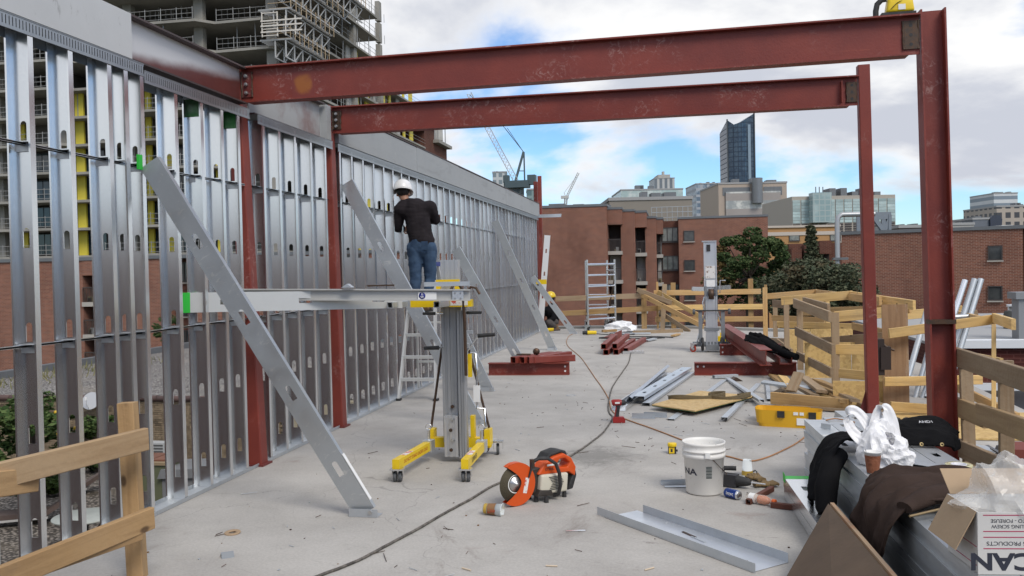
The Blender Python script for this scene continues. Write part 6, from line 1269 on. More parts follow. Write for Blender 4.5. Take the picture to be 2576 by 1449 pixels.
# ================================================================ stud piles at right
M_PILE = mat('stacked_galvanized', (0.60,0.625,0.64), 0.36, 0.62, col2=(0.50,0.53,0.55), vscale=4, vamt=1.0, extra=ex_galv, rand=0.10, rough2=0.5)
ORD = ['top','second','third','fourth','fifth','sixth','seventh','eighth','ninth','tenth','lowest']
ax_ = Vector((0.044,-1,0)).normalized(); ac_ = Vector((1,0.044,0)).normalized(); O_ = Vector((0.944,6.985,0))
row = ['leftmost','second','third','rightmost']; far = [0.0,-0.12,-0.42,-0.30]
for i in range(4):
    for k in range(11):
        z1 = 0.45-0.041*k; jit = rnd.uniform(-0.006,0.006) if k else 0; fe = far[i]+rnd.uniform(-0.02,0.03)+(0.10 if (i == 0 and k in (5,)) else 0)
        p0 = O_+ac_*(0.0785+0.157*i+jit)+ax_*fe; p1 = p0+ax_*4.6; up = k % 2 == 0
        zz = z1 if up else z1-0.0405
        stud_obj('steel_stud', p0+Vector((0,0,zz)), p1+Vector((0,0,zz)), (0,0,1 if up else -1), M_PILE, None, None, k == 0, label='%s steel stud in the %s row of the big stud pile at right' % (ORD[k], row[i]), cat='stud', group='studs of the big pile at right', kind='thing')
OG = Vector((0.716,6.36,0))
for k in range(4):
    z1 = 0.158-0.038*k; p0 = OG+ac_*0.085+Vector((rnd.uniform(-.004,.004) if k else 0,rnd.uniform(-.02,.02) if k else 0,z1)); t = thing('steel_track', ['green ended steel track on top of the low pile at right','second steel track of the low pile with the green end','third steel track of the low pile with the green end','lowest steel track of the low pile with the green end'][k], 'track', p0, 'tracks of the low pile')
    stud_obj('track_profile', p0, p0+ax_*4.0, (0,0,1), M_GALV, t, None, k == 0, 0.168, 0.036)
    if k == 0: b = MB(); M = frame(p0,p0+ax_,(1,0,0)); b.box((-0.001,-0.085,-0.001),(0.085,0.085,0.001),M); b.box((-0.001,-0.0862,-0.03),(0.085,-0.0845,0.03),M); tag(b.build('paint_mark', mat('green_spray_fade',(0.03,0.50,0.05),0.5,col2=(0.35,0.5,0.36),vscale=14,lo=.45,hi=.75), t), 'bright green sprayed end')
# leaning plywood
M_PLYD = mat('dark_brown_plywood',(0.125,0.083,0.052),0.7,col2=(0.09,0.06,0.038),vscale=3,vamt=1,bump=.06)
t = thing('plywood_sheet', 'dark brown plywood corner leaning on the low pile at the bottom edge', 'plywood', (0.6,4.3,0))
Pp = [Vector((0.815,5.03,0.305)),Vector((0.905,3.2,0.305)),Vector((0.50,2.9,0.012)),Vector((0.50,4.52,0.012))]
nn = (Pp[1]-Pp[0]).cross(Pp[3]-Pp[0]).normalized(); nn = nn if nn.z > 0 else -nn
b = MB(); q = [p+nn*0.02 for p in Pp]; b.add(Pp+q,[(0,1,2,3),(4,5,6,7),(1,2,6,5),(2,3,7,6),(3,0,4,7)]); b.build('face', M_PLYD, t)
b = MB(); d = (Pp[1]-Pp[0]).normalized(); b.add([Pp[0],Pp[1],q[1],q[0]],[(0,1,2,3)]); b.bar(Pp[0]+nn*0.008+Vector((0.012,0,0)),Pp[1]+nn*0.008+Vector((0.012,0,0)),0.03,0.02); b.build('frayed_edge', mat('splintered_ply_edge',(0.36,0.26,0.17),0.8,col2=(0.42,0.17,0.07),vscale=7,lo=.5,hi=.7), t)
# ================================================================ cloth
def catmull(P, u):
    n = len(P)-1; i = min(int(u*n), n-1); t_ = u*n-i; p0, p1, p2, p3 = P[max(i-1,0)], P[i], P[i+1], P[min(i+2,n)]
    return 0.5*((2*p1)+(p2-p0)*t_+(2*p0-5*p1+4*p2-p3)*t_*t_+(3*p1-p0-3*p2+p3)*t_**3)
def drape(name, spine, widths, across, m, parent=None, seed=0, amp=0.015, nf=3.0, hump=0.0, thick=0.012, nu=84, nv=64, edge=0.10, shear=0.0, **kw):
    """soft cloth laid along a spine: long folds run down its length, hems are uneven"""
    S = [Vector(p) for p in spine]; Wd_ = [Vector((w,0,0)) for w in widths]; Ac = [Vector(a).normalized() for a in (across if isinstance(across, list) else [across]*len(S))]
    vs = []; o = Vector((seed*7.3,seed*3.1,seed*1.7))
    for i in range(nu+1):
        u = i/nu; p = catmull(S,u); tg = (catmull(S,min(u+0.02,1))-catmull(S,max(u-0.02,0))).normalized(); ac = catmull(Ac,u).normalized(); ac = (ac-tg*ac.dot(tg)).normalized(); N = ac.cross(tg)
        if N.z < -0.2: N = -N
        w = catmull(Wd_,u).x*(1+edge*noise.noise(o+Vector((u*4,0,0))))
        for j in range(nv+1):
            v = -1+2*j/nv; e = v*w*(1+edge*0.6*noise.noise(o+Vector((u*5,v*0.4,9))))
            f = noise.noise(o+Vector((u*2.0+v*shear,v*nf*0.75,2)))*1.1+0.8*max(0.0,1-4.0*abs(noise.noise(o+Vector((u*1.9-v*shear*1.5,v*nf*0.6,5)))))+0.5*noise.noise(o+Vector((u*5+v*shear,v*3.5,1)))+0.45*max(0.0,1-5.0*abs(noise.noise(o+Vector((u*4.2+v*shear*2,v*nf*1.3,8)))))+0.16*noise.noise(o+Vector((u*14,v*9,1)))
            q = p+ac*e+N*(hump*(1-v*v)+amp*f*(0.55+0.45*(1-abs(v))))+tg*(0.05*noise.noise(o+Vector((v*3,u,4))) if (i in (0,nu)) else 0)
            vs.append(tuple(q))
    k = nv+1; fs = [(i*k+j,(i+1)*k+j,(i+1)*k+j+1,i*k+j+1) for i in range(nu) for j in range(nv)]
    me = bpy.data.meshes.new(name); M = Matrix.Translation(WM[parent].translation if parent is not None else S[0]); mi = M.inverted(); me.from_pydata([tuple(mi @ Vector(v)) for v in vs],[],fs); me.polygons.foreach_set('use_smooth',[True]*len(fs))
    ob = mesh_obj(name, me, m, M, parent); md = ob.modifiers.new('thickness','SOLIDIFY'); md.thickness = thick; md.offset = 0; return tag(ob, **kw) if kw else ob
def clothmat(name, c1, c2, rough=0.95, sc=160):
    def f(nt, vec, c, b, tc):
        return c
    return mat(name, c1, rough, col2=c2, vscale=5, vamt=1.0, spec=0.1, extra=f, bump=0.2, bscale=sc)
M_BLK = clothmat('black_fleece', (0.0075,0.0075,0.0085), (0.011,0.011,0.012)); M_BRN = clothmat('brown_fleece', (0.058,0.040,0.034), (0.042,0.029,0.024))
t = thing('black_jacket', 'black jacket draped over the far end of the stud pile', 'jacket', (1.0,5.9,0.45))
drape('jacket_body', [(1.34,5.98,0.485),(1.18,5.94,0.50),(1.02,5.88,0.495),(0.925,5.80,0.42),(0.865,5.68,0.30),(0.83,5.56,0.19)], [0.10,0.17,0.22,0.25,0.24,0.18], [(0.1,1,0)]*6, M_BLK, t, 3, 0.03, 1.9, 0.018)
b = MB(); b.path([(0.97,5.62,0.47),(0.90,5.52,0.42),(0.86,5.46,0.30),(0.85,5.42,0.19),(0.855,5.40,0.165)],[0.05,0.06,0.068,0.06,0.05],12); b.build('sleeve', M_BLK, t)
drape('collar', [(1.26,6.02,0.475),(1.36,6.06,0.49),(1.47,6.10,0.505),(1.60,6.14,0.515),(1.70,6.16,0.505),(1.755,6.16,0.465)], [0.07,0.12,0.17,0.22,0.22,0.19], [(0.1,1,0.25)]*6, M_BLK, t, 11, 0.018, 1.5, 0.055)
b = MB()
for (x,y,z) in ((1.50,5.90,0.487),(1.62,5.90,0.487)): b.lathe([(0.006,0),(0.013,0.002),(0.013,0.004),(0.006,0.006)],12,TR((x,y-0.02,z),0,R(70)),closed=True)
b.build('grommet', mat('brass_grommet',(0.42,0.32,0.16),0.4,.8), t)
lettering('AND1', 0.035, TR((1.585,6.10,0.592),0.15,R(25)), mat('white_embroidery',(0.55,0.55,0.57),0.8), t)
t = thing('brown_hoodie', 'brown hooded sweatshirt draped over the stud pile beside the cardboard box', 'hoodie', (1.2,4.7,0.45))
drape('hoodie_body', [(1.60,4.90,0.485),(1.46,4.80,0.505),(1.28,4.70,0.51),(1.12,4.64,0.515),(1.01,4.62,0.47),(0.955,4.62,0.36),(0.935,4.62,0.24),(0.925,4.61,0.12)], [0.06,0.16,0.26,0.33,0.33,0.31,0.27,0.22], [(0.35,1,0),(0.25,1,0),(0.15,1,0),(0.05,1,0),(0,1,0),(0,1,0),(0,1,0),(0,1,0)], M_BRN, t, 5, 0.048, 2.5, 0.012, shear=0.9)
b = MB(); b.path([(1.46,4.60,0.52),(1.30,4.48,0.545),(1.14,4.38,0.535),(1.02,4.30,0.50)],[0.05,0.07,0.065,0.045],12,flat=0.6); b.build('sleeve', M_BRN, t)
b = MB(); b.path([(1.53,4.58,0.500),(1.36,4.43,0.503),(1.18,4.29,0.503),(1.02,4.21,0.485)],0.006,6); tag(b.build('zip', mat('brass_zip',(0.30,0.22,0.12),0.5,.6), t), 'metal zip along the hem')
# black jacket over the far right steel
t = thing('black_jacket', 'black coat lying over the long red beam at the far right', 'jacket', (1.3,14,0.4))
drape('jacket_body', [(1.16,14.6,0.45),(1.24,14.3,0.47),(1.36,14.0,0.40),(1.48,13.75,0.34),(1.56,13.5,0.31)], [0.09,0.13,0.14,0.13,0.09], [(1,0.3,0.2)]*5, M_BLK, t, 17, 0.05, 2.2, 0.05, thick=0.03, nu=40, nv=30)
b = MB(); b.path([(1.30,14.1,0.45),(1.45,13.7,0.38),(1.58,13.4,0.32),(1.70,13.2,0.30)],[0.085,0.07,0.06,0.05],10); b.build('sleeve', M_BLK, t)
# ================================================================ things on the pile
def crumple(name, c, rad, m, seed, amp=0.16, parent=None, sub=4, freq=2.2, pinch=0.0):
    bm = bmesh.new(); bmesh.ops.create_icosphere(bm, subdivisions=sub, radius=1.0); o = Vector((seed*5.1,seed*2.3,seed))
    for v in bm.verts:
        n = v.co.normalized(); f = 1+amp*(0.9*(1-2.2*abs(noise.noise(n*freq+o)))+0.16*(1-2.2*abs(noise.noise(n*freq*2.6+o*2)))-0.4); p = n*f; k = 1-pinch*max(0,p.z)
        v.co = Vector((p.x*rad[0]*k,p.y*rad[1]*k,max(p.z,-0.62)*rad[2]))
    me = bpy.data.meshes.new(name); bm.to_mesh(me); bm.free(); ob = mesh_obj(name, me, m, Matrix.Translation(Vector(c)), parent); return ob
def plastic_extra(nt, vec, c, b, tc): b.inputs['Subsurface Weight'].default_value = 0.0; return c
M_BAG = mat('white_plastic_bag',(0.82,0.82,0.83),0.35,col2=(0.74,0.74,0.76),vscale=6,bump=.25,bscale=14)
t = thing('plastic_bag', 'white plastic carrier bag with raised handles standing on the stud pile', 'bag', (1.17,5.42,0.452))
crumple('bag_body', (1.165,5.43,0.545), (0.12,0.10,0.15), M_BAG, 4, 0.42, t, 5, 1.3, 0.35)
crumple('bag_bottom', (1.225,5.40,0.515), (0.10,0.08,0.10), M_BAG, 9, 0.40, t, 5, 1.4, 0.1)
drape('handle', [(1.15,5.45,0.60),(1.10,5.47,0.68),(1.05,5.48,0.745),(1.005,5.47,0.755),(0.985,5.46,0.70),(1.02,5.45,0.63),(1.09,5.43,0.57)], [0.045,0.035,0.03,0.034,0.036,0.034,0.045], [(0.4,0.5,0.8)]*7, M_BAG, t, 2, 0.010, 1.2, 0, 0.002, 50, 12)
drape('handle', [(1.13,5.44,0.60),(1.14,5.46,0.69),(1.16,5.47,0.765),(1.20,5.47,0.775),(1.225,5.46,0.71),(1.235,5.44,0.63),(1.24,5.43,0.57)], [0.05,0.038,0.03,0.034,0.04,0.045,0.05], [(0.9,0.3,0.1)]*7, M_BAG, t, 6, 0.010, 1.2, 0, 0.002, 50, 12)
crumple('crumpled_contents', (1.185,5.385,0.60), (0.05,0.03,0.045), mat('grey_printed_paper',(0.35,0.35,0.36),0.6,col2=(0.05,0.05,0.12),vscale=40,lo=.5,hi=.6), 13, 0.4, t, 3)
def wrap(txt, size, r, M, ang0, z0, m, parent, r1=None, h=1.0, sx=1.0, flip=1.0, name='lettering', bold=0.012):
    """lettering bent round a cylinder or cone whose axis is local Z of M"""
    me = text_mesh(txt, size, 'CENTER', bold)
    for v in me.vertices:
        x, y = v.co.x*sx*flip, v.co.y*flip; z = z0+y; rr = (r if r1 is None else r+(r1-r)*z/h)+0.0008; a = ang0+x/rr; v.co = Vector((rr*math.cos(a), rr*math.sin(a), z))
    return mesh_obj(name, me, m, M, parent)
def paper_cup(name, label, M, h, r0, r1, side, cat='cup', open_top=True, base=None):
    t = thing(name, label, cat, M.translation)
    b = MB(); prof = [(0.0,0.006),(r0*0.94,0.006),(r0,0.0),(r1,h),(r1+0.003,h+0.001),(r1+0.003,h+0.005),(r1-0.001,h+0.005),(r0-0.002,0.008),(0.0,0.0075)]; b.lathe(prof,32,M); b.build('cup', base or M_WHITE, t)
    if side:
        z0, z1, m = side; f0, f1 = z0/h, z1/h; b = MB(); b.lathe([(r0+(r1-r0)*f0+0.0015,z0),(r0+(r1-r0)*f1+0.0015,z1)],32,M); b.build('sleeve', m, t)
    return t
M_SLV = mat('brown_embossed_sleeve',(0.20,0.065,0.028),0.7,col2=(0.27,0.10,0.05),vscale=30,vamt=1,bump=.5,bscale=45)
p = F(2196,1190,0.452); t = paper_cup('coffee_cup', 'brown ripple coffee cup standing on the stud pile in front of the white bag', TR(p), 0.118, 0.031, 0.044, (0.004,0.102,M_SLV))
b = MB(); b.lathe([(0,0.104),(0.041,0.104)],24,TR(p)); b.build('coffee', mat('coffee',(0.05,0.02,0.01),0.2), t); b = MB(); b.bar(p+Vector((-0.02,0,0.06)),p+Vector((-0.038,0.0,0.132)),0.007,0.002,(0,1,0)); b.build('stir_stick', M_DKMETAL, t)
p = F(2412,1190,0.452); t = thing('tape_roll', 'roll of clear packing tape lying on the stud pile', 'tape', p)
b = MB(); b.lathe([(0.042,0),(0.070,0),(0.071,0.002),(0.071,0.048),(0.070,0.05),(0.042,0.05)],40,TR(p),closed=True); b.build('tape', mat('clear_yellow_tape',(0.62,0.58,0.36),0.2,col2=(0.55,0.50,0.28),vscale=4,spec=.6), t)
b = MB(); b.lathe([(0.038,0),(0.0415,0),(0.0415,0.052),(0.038,0.052)],32,TR(p),closed=True); b.build('core', mat('printed_core',(0.70,0.70,0.74),0.5,col2=(0.06,0.08,0.35),vscale=30,lo=.55,hi=.6), t)
p = F(2395,1180,0.452); b = MB(); b.box((1.40,5.33,0.452),(1.43,5.37,0.458)); 
for k in range(7):
    q = F(2300+6*k,1158+3*k,0.453)+Vector((0,0,0.0022*k)); b = MB(); M = TR(q, R(-52+2.5*k)); b.box((-0.10,-0.035,0),(0.10,0.035,0.0018),M); b.build('clip_plate', M_GALV2, label=['bottom','second lowest','third lowest','middle','third highest','second highest','top'][k]+' plate of the fanned steel clip plates on the stud pile', cat='plate', group='fanned clip plates')
q = F(2084,1078,0.452); b = MB(); M = TR(q,R(-45)); b.box((-0.04,-0.03,0),(0.04,-0.028,0.035),M); b.box((-0.04,-0.03,0.035),(0.04,0.02,0.037),M); b.build('angle_clip', M_GALV2, label='small steel angle clip at the far end of the stud pile', cat='clip')
q = F(2110,1100,0.455); t = thing('utility_knife', 'red handled tool with white blade beside the black jacket on the stud pile', 'knife', q); b = MB(); b.bar(q+Vector((0.0,0.06,0.012)),q+Vector((0.12,0.10,0.012)),0.02,0.03); b.build('handle', mat('red_plastic',(0.35,0.02,0.02),0.4), t); b = MB(); b.bar(q+Vector((-0.10,0.02,0.008)),q+Vector((0.05,0.045,0.008)),0.003,0.018); b.build('blade', M_WHITE, t)
q = F(2268,1063,0.455); t = thing('sunglasses', 'dark sunglasses lying behind the white bag', 'glasses', q); b = MB()
for s in (-0.035,0.035): b.ball(q+Vector((s,0,0.02)),(0.03,0.012,0.02),n=12,k=8)
b.build('lenses', M_BLACK, t); b = MB(); b.path([q+Vector((-0.065,0,0.022)),q+Vector((-0.07,0.10,0.01))],0.004,5); b.path([q+Vector((0.065,0,0.022)),q+Vector((0.07,0.10,0.01))],0.004,5); b.build('temples', M_BLACK, t)
# thin cord over the pile end
cable([F(2078,1057,0.458),F(2100,1053,0.462),F(2125,1057,0.458),F(2150,1062,0.456)],0.005,M_CORDO,'brown cord end lying on the far end of the stud pile')
# ================================================================ cardboard box
M_CARD = mat('brown_cardboard',(0.40,0.29,0.185),0.85,col2=(0.35,0.25,0.16),vscale=5,bump=.1); M_CARDW = mat('white_printed_cardboard',(0.66,0.655,0.64),0.7,col2=(0.56,0.55,0.53),vscale=4)
bc = F(2458,1449,0.452); bc = Vector((1.10,3.55,0.452)); rz = R(6); MBx = TR(bc,rz); bw, bd, bh = 0.36, 0.27, 0.235
t = thing('cardboard_box', 'white printed cardboard screw box with open flaps in the lower right corner', 'box', bc)
b = MB(); th = 0.004
b.box((0,0,0),(bw,th,bh),MBx); b.box((0,th,0),(th,bd,bh),MBx); b.box((bw-th,th,0),(bw,bd,bh),MBx); b.box((0,bd,0),(bw,bd+th,bh),MBx); b.box((0,th,0.001),(bw,bd,0.006),MBx); b.build('carton', M_CARDW, t, M=MBx)
b = MB(); b.box((th+0.001,th+0.001,0.008),(bw-th-0.001,th+0.002,bh-0.001),MBx); b.box((th+0.001,th+0.003,0.008),(th+0.002,bd-0.001,bh-0.001),MBx); b.build('carton_lining', M_CARD, t, M=MBx)
MF = MBx @ TR((0,0.01,bh)) @ Matrix.Rotation(R(118),4,'Y'); b = MB(); b.box((0,0.0,-0.002),(0.165,bd-0.01,0.002),MF); b.build('flap', M_CARD, t)
MF2 = MBx @ TR((0.01,bd,bh)) @ Matrix.Rotation(R(38),4,'X'); b = MB(); b.box((0,0.0,-0.002),(bw-0.02,0.13,0.002),MF2); b.build('flap', M_CARD, t)
M_INK = mat('dark_blue_ink',(0.025,0.028,0.045),0.6); M_INKR = mat('crimson_ink',(0.42,0.02,0.09),0.6)
def onbox(txt, size, x, z, m, sx=1.0, face='front'):
    R180 = Matrix.Rotation(math.pi,4,'Z'); R90 = Matrix.Rotation(R(90),4,'X')
    if face == 'front': M = MBx @ Matrix.Translation((x,-0.0006,z)) @ R90 @ R180
    else: M = MBx @ Matrix.Translation((-0.0006,x,z)) @ Matrix.Rotation(R(-90),4,'Z') @ R90 @ R180
    lettering(txt, size, M, m, t, sx=sx, bold=0.035 if size > 0.05 else 0.01)
onbox('U-CAN', 0.088, 0.145, 0.052, M_INK, 1.25); onbox('FASTENING PRODUCTS', 0.021, 0.160, 0.118, M_INK, 1.15); onbox('SELF DRILLING SCREW', 0.019, 0.150, 0.182, M_INK, 1.05); onbox('VIS AUTO - FOREUSE', 0.019, 0.140, 0.203, M_INK, 1.05)
for z in (0.098,0.141,0.163,0.224): b = MB(); b.box((0.02,-0.0008,z-0.0016),(bw-0.01,-0.0002,z+0.0016),MBx); b.build('printed_line', M_INKR, t)
for z in (0.03,0.10): b = MB(); b.box((-0.0008,0.01,z),(-0.0002,bd-0.05,z+0.003),MBx); b.build('printed_line', M_INKR, t)
onbox('U', 0.06, 0.09, 0.185, M_INK, 1.1, 'side')
def film_extra(nt, vec, c, b, tc): return c
M_FILM = mat('clear_plastic_film',(0.86,0.86,0.84),0.18,alpha=0.33,spec=0.8,bump=.3,bscale=10)
ob = crumple('plastic_liner', MBx @ Vector((0.19,0.14,0.235)), (0.185,0.13,0.165), M_FILM, 21, 0.42, None, 5, 1.25, 0.25); tag(ob, 'crumpled clear plastic liner spilling out of the cardboard box', 'plastic liner', None, 'thing')
# ================================================================ steel track pan in the foreground
a0, a1, w0 = F(1521,1302), F(1893,1441), F(1625,1297)
t = thing('steel_track', 'wide steel track lying open side up in the foreground', 'track', a0.lerp(a1,0.5)); d = (a1-a0).normalized(); pn = Vector((-d.y,d.x,0)); pn = pn if pn.y > 0 else -pn; L = (a1-a0).length; wP = 0.275; M = frame(a0+pn*wP/2+Vector((0,0,0.003)), a1+pn*wP/2+Vector((0,0,0.003)), pn); s_ = 1 if (M.to_3x3() @ Vector((0,1,0))).dot(pn) > 0 else -1
up = (M.to_3x3() @ Vector((0,0,1))).z
b = MB(); b.box((0.0,-wP/2,-0.0008),(L,wP/2,0.0008),M); b.build('web', mat('clean_galvanized',(0.70,0.73,0.77),0.32,0.75,col2=(0.60,0.63,0.67),vscale=4,vamt=1,rough2=.42), t, M=M)
for sd_ in (-1,1): b = MB(); z0, z1 = (0.001,0.052) if up > 0 else (-0.052,-0.001); x0 = 0.06 if sd_*s_ > 0 else -0.08; b.box((x0,sd_*wP/2-0.001,z0),(L+(0.02 if x0 < 0 else -0.0),sd_*wP/2+0.001,z1),M); b.build('flange', M_GALV2, t, M=M)
for k in range(2): b = MB(); q = M @ Vector((L*0.42+0.1*k,s_*0.05-0.02*k,0.003*up)); b.bar(q,q+d*0.13+pn*(-0.015),0.004,0.016,(0,0,1)); b.build('metal_sliver', M_DKMETAL if k == 0 else M_GALV2, t)
# ================================================================ bucket
P = F(1772,1238); t = thing('bucket', 'white plastic pail with wire handle standing on the slab', 'bucket', P); MBk = TR(P); h, rb, rt = 0.372, 0.130, 0.148
b = MB(); rr = lambda z: rb+(rt-rb)*z/h
b.lathe([(0.0,0.004),(rb*0.96,0.004),(rb,0.012),(rr(0.262),0.262),(rr(0.262)+0.010,0.265),(rr(0.28)+0.011,0.29),(rr(0.29)+0.002,0.294),(rr(0.305)+0.002,0.305),(rr(0.31)+0.010,0.308),(rr(0.318)+0.010,0.318),(rr(0.322)+0.001,0.322),(rr(0.35),0.350),(rr(0.36)+0.005,0.358),(rr(h)+0.006,h),(rr(h)-0.001,h),(rr(0.35)-0.004,0.35),(rb-0.004,0.012),(0.0,0.009)],48,MBk)
def ex_dirty(nt, vec, c, b, tc):
    s = sepxyz(nt, tc.outputs['Object']); f = nramp(nt, nnoise(nt, vec, 24, 7, 0.75, (1,1,0.35)), 0.60, 0.68); lowm = nramp(nt, s[2], 0.30, 0.0, 0.25, 1.0)
    c = nmix(nt, nmath(nt,'MULTIPLY',nmath(nt,'MULTIPLY',f,lowm),0.8), c, (0.33,0.22,0.11)); return nmix(nt, nmath(nt,'MULTIPLY',nramp(nt, nnoise(nt, vec, 60, 3), 0.68, 0.72),0.6), c, (0.12,0.10,0.08))
b.build('pail', mat('dirty_white_pail',(0.80,0.79,0.76),0.45,col2=(0.72,0.70,0.66),vscale=5,extra=ex_dirty), t)
acam = math.atan2(-P.y,-P.x)
wrap('NA', 0.062, rb, MBk, acam-0.82, 0.168, M_INK, t, rt, h, 1.35, bold=0.03); wrap('K', 0.055, rb, MBk, acam+1.28, 0.172, M_INK, t, rt, h, 1.2)
for k in range(9): b = MB(); z = 0.135+0.009*k; n_ = 6; vs = []; 
b = MB()
for k in range(11):
    z0 = 0.130+0.008*k; z1 = z0+0.004+0.002*(k%3 == 0); vs = []
    for zz in (z0,z1):
        for i in range(7): a = acam+0.10+0.30*i/6; r_ = rr(zz)+0.001; vs.append(MBk @ Vector((r_*math.cos(a),r_*math.sin(a),zz)))
    b.add(vs,[(i,i+1,8+i,7+i) for i in range(6)])
b.build('barcode', mat('barcode_ink',(0.05,0.07,0.07),0.6), t)
am = acam+0.18; lug = MBk @ Vector(((rt+0.004)*math.cos(am),(rt+0.004)*math.sin(am),0.298)); b = MB(); b.cbox(lug,(0.035,0.03,0.04)); b.build('handle_lug', M_WHITE, t)
e = MBk @ Vector(((rt+0.012)*math.cos(acam+1.15),(rt+0.02)*math.sin(acam+1.15),0.165)); b = MB(); b.path([lug, lug.lerp(e,0.35)+Vector((0,-0.012,0.006)), lug.lerp(e,0.7)+Vector((0,-0.014,0.002)), e, e+Vector((0.012,-0.004,-0.012)), e+Vector((0.004,-0.006,-0.018))],0.0028,6); b.build('wire_handle', M_DKMETAL, t)
# ================================================================ cut-off saw
P = F(1335,1262); acs = R(10.5+33); MS = TR((P.x-0.115,P.y-0.085,0),acs,0,0,0.89)
t = thing('cut_off_saw', 'orange and white petrol cut off saw with black handle on the slab', 'saw', (P.x,P.y,0))
M_ORG = mat('orange_plastic',(0.62,0.085,0.012),0.38,col2=(0.50,0.06,0.012),vscale=4,lo=.5,hi=.8); M_IVO = mat('ivory_plastic',(0.60,0.57,0.47),0.45,col2=(0.48,0.44,0.34),vscale=5,lo=.5,hi=.8)
Rx = Matrix.Rotation(R(90),4,'X')     # local: z of a lathe -> -y
C0 = Vector((0.0,-0.055,0.172))
b = MB(); b.lathe([(0.0,-0.002),(0.148,-0.002),(0.148,0.002),(0.0,0.002)],56,MS @ Matrix.Translation(C0) @ Rx); b.build('disc', mat('abrasive_disc',(0.085,0.072,0.045),0.85,col2=(0.06,0.052,0.035),vscale=8,bump=.3,bscale=120), t)
b = MB(); b.lathe([(0.066,0.0025),(0.074,0.0025),(0.074,0.0035),(0.066,0.0035)],40,MS @ Matrix.Translation(C0) @ Rx,closed=True); b.build('disc_label', M_WHITE, t)
b = MB(); b.lathe([(0.060,0.002),(0.058,0.008),(0.024,0.010),(0.022,0.016),(0.012,0.016),(0.011,0.024),(0.0,0.024)],32,MS @ Matrix.Translation(C0) @ Rx); b.build('flange_washer', M_BOLT, t)
# guard: half-moon shell on the engine side of the disc
n = 30; outer = []; 
for i in range(n+1): a = R(122)+(R(-128)-R(122))*i/n; outer.append((0.168*math.cos(a),0.168*math.sin(a)))
inner = []
for i in range(n+1): u = i/n; a0_, a1_ = outer[-1], outer[0]; x = a0_[0]+(a1_[0]-a0_[0])*u; y = a0_[1]+(a1_[1]-a0_[1])*u; inner.append((x+0.135*math.sin(math.pi*u)+0.0,y))
b = MB(); MG = MS @ Matrix.Translation(C0+Vector((0,-0.016,0))) @ Rx; b.prism(outer+inner[1:-1],0.006,MG)
vs = [MG @ Vector((x,y,0.006)) for x,y in outer]+[MG @ Vector((x,y,-0.05)) for x,y in outer]; b.add(vs,[(i,i+1,n+2+i,n+1+i) for i in range(n)],True); b.prism(outer+inner[1:-1],0.004,MG @ Matrix.Translation((0,0,-0.052))); b.build('guard', M_ORG, t)
b = MB(); b.box((-0.017,-0.075,0.0066),(0.018,0.045,0.0072),MG @ TR((0.085,-0.005,0),R(-14))); b.build('sticker', M_STICK, t)
b = MB(); b.path([MG @ Vector((0.105,0.04,0.010)), MG @ Vector((0.125,0.10,0.014)), MG @ Vector((0.135,0.165,0.012))],[0.010,0.013,0.012],8,flat=.6); b.build('guard_lever', M_BLACK, t)
def sbox(x0,x1,y0,y1,z0,z1): b.box((x0,y0,z0),(x1,y1,z1),MS)
b = MB(); b.prism([(0.13,0.08),(0.30,0.06),(0.32,0.20),(0.26,0.265),(0.15,0.25)],0.10,MS @ Matrix.Translation((0,0.05,0)) @ Rx); b.build('drive_arm', mat('grimy_cast_metal',(0.055,0.048,0.042),0.6,.3), t)
def blockp(poly, y0, y1, m, name, bev=0.012):
    bm = bmesh.new(); vs = [bm.verts.new((x,y0,z)) for x,z in poly]; f = bm.faces.new(vs); r = bmesh.ops.extrude_face_region(bm, geom=[f]); bmesh.ops.translate(bm, vec=(0,y1-y0,0), verts=[g for g in r['geom'] if isinstance(g, bmesh.types.BMVert)])
    bmesh.ops.recalc_face_normals(bm, faces=bm.faces); bmesh.ops.bevel(bm, geom=list(bm.edges), offset=bev, segments=3, affect='EDGES', profile=0.5); me = bpy.data.meshes.new(name); bm.to_mesh(me); bm.free(); me.polygons.foreach_set('use_smooth',[True]*len(me.polygons)); return mesh_obj(name, me, m, MS, t)
blockp([(0.20,0.055),(0.47,0.05),(0.485,0.20),(0.22,0.215)],-0.095,0.08,M_IVO,'engine_cover',0.018)
b = MB()
for k in range(9): z = 0.085+0.0125*k; b.box((0.30-0.004*abs(4-k)*2+0.02,-0.0985,z),(0.43-0.006*abs(4-k),-0.0955,z+0.005),MS)
b.build('air_slots', M_BLACK, t)
# orange top housing with a real grip opening
ring = [(0.195,0.215),(0.50,0.20),(0.565,0.155),(0.575,0.23),(0.53,0.31),(0.46,0.352),(0.36,0.338),(0.27,0.30)]; hole = [(0.40,0.25),(0.49,0.24),(0.512,0.272),(0.468,0.315),(0.415,0.312),(0.39,0.285)]
b = MB()
def ringprism(outer_, inner_, y0, y1):
    import itertools
    no, ni = len(outer_), len(inner_); 
    bm = bmesh.new(); vo = [bm.verts.new((x,y0,z)) for x,z in outer_]; vi = [bm.verts.new((x,y0,z)) for x,z in inner_]
    ed = [bm.edges.new((vo[i],vo[(i+1)%no])) for i in range(no)]+[bm.edges.new((vi[i],vi[(i+1)%ni])) for i in range(ni)]
    r = bmesh.ops.triangle_fill(bm, use_beauty=True, edges=ed); fs = [g for g in r['geom'] if isinstance(g, bmesh.types.BMFace)]
    r = bmesh.ops.extrude_face_region(bm, geom=fs); bmesh.ops.translate(bm, vec=(0,y1-y0,0), verts=[g for g in r['geom'] if isinstance(g, bmesh.types.BMVert)]); bmesh.ops.recalc_face_normals(bm, faces=bm.faces)
    me = bpy.data.meshes.new('housing'); bm.to_mesh(me); bm.free(); return me
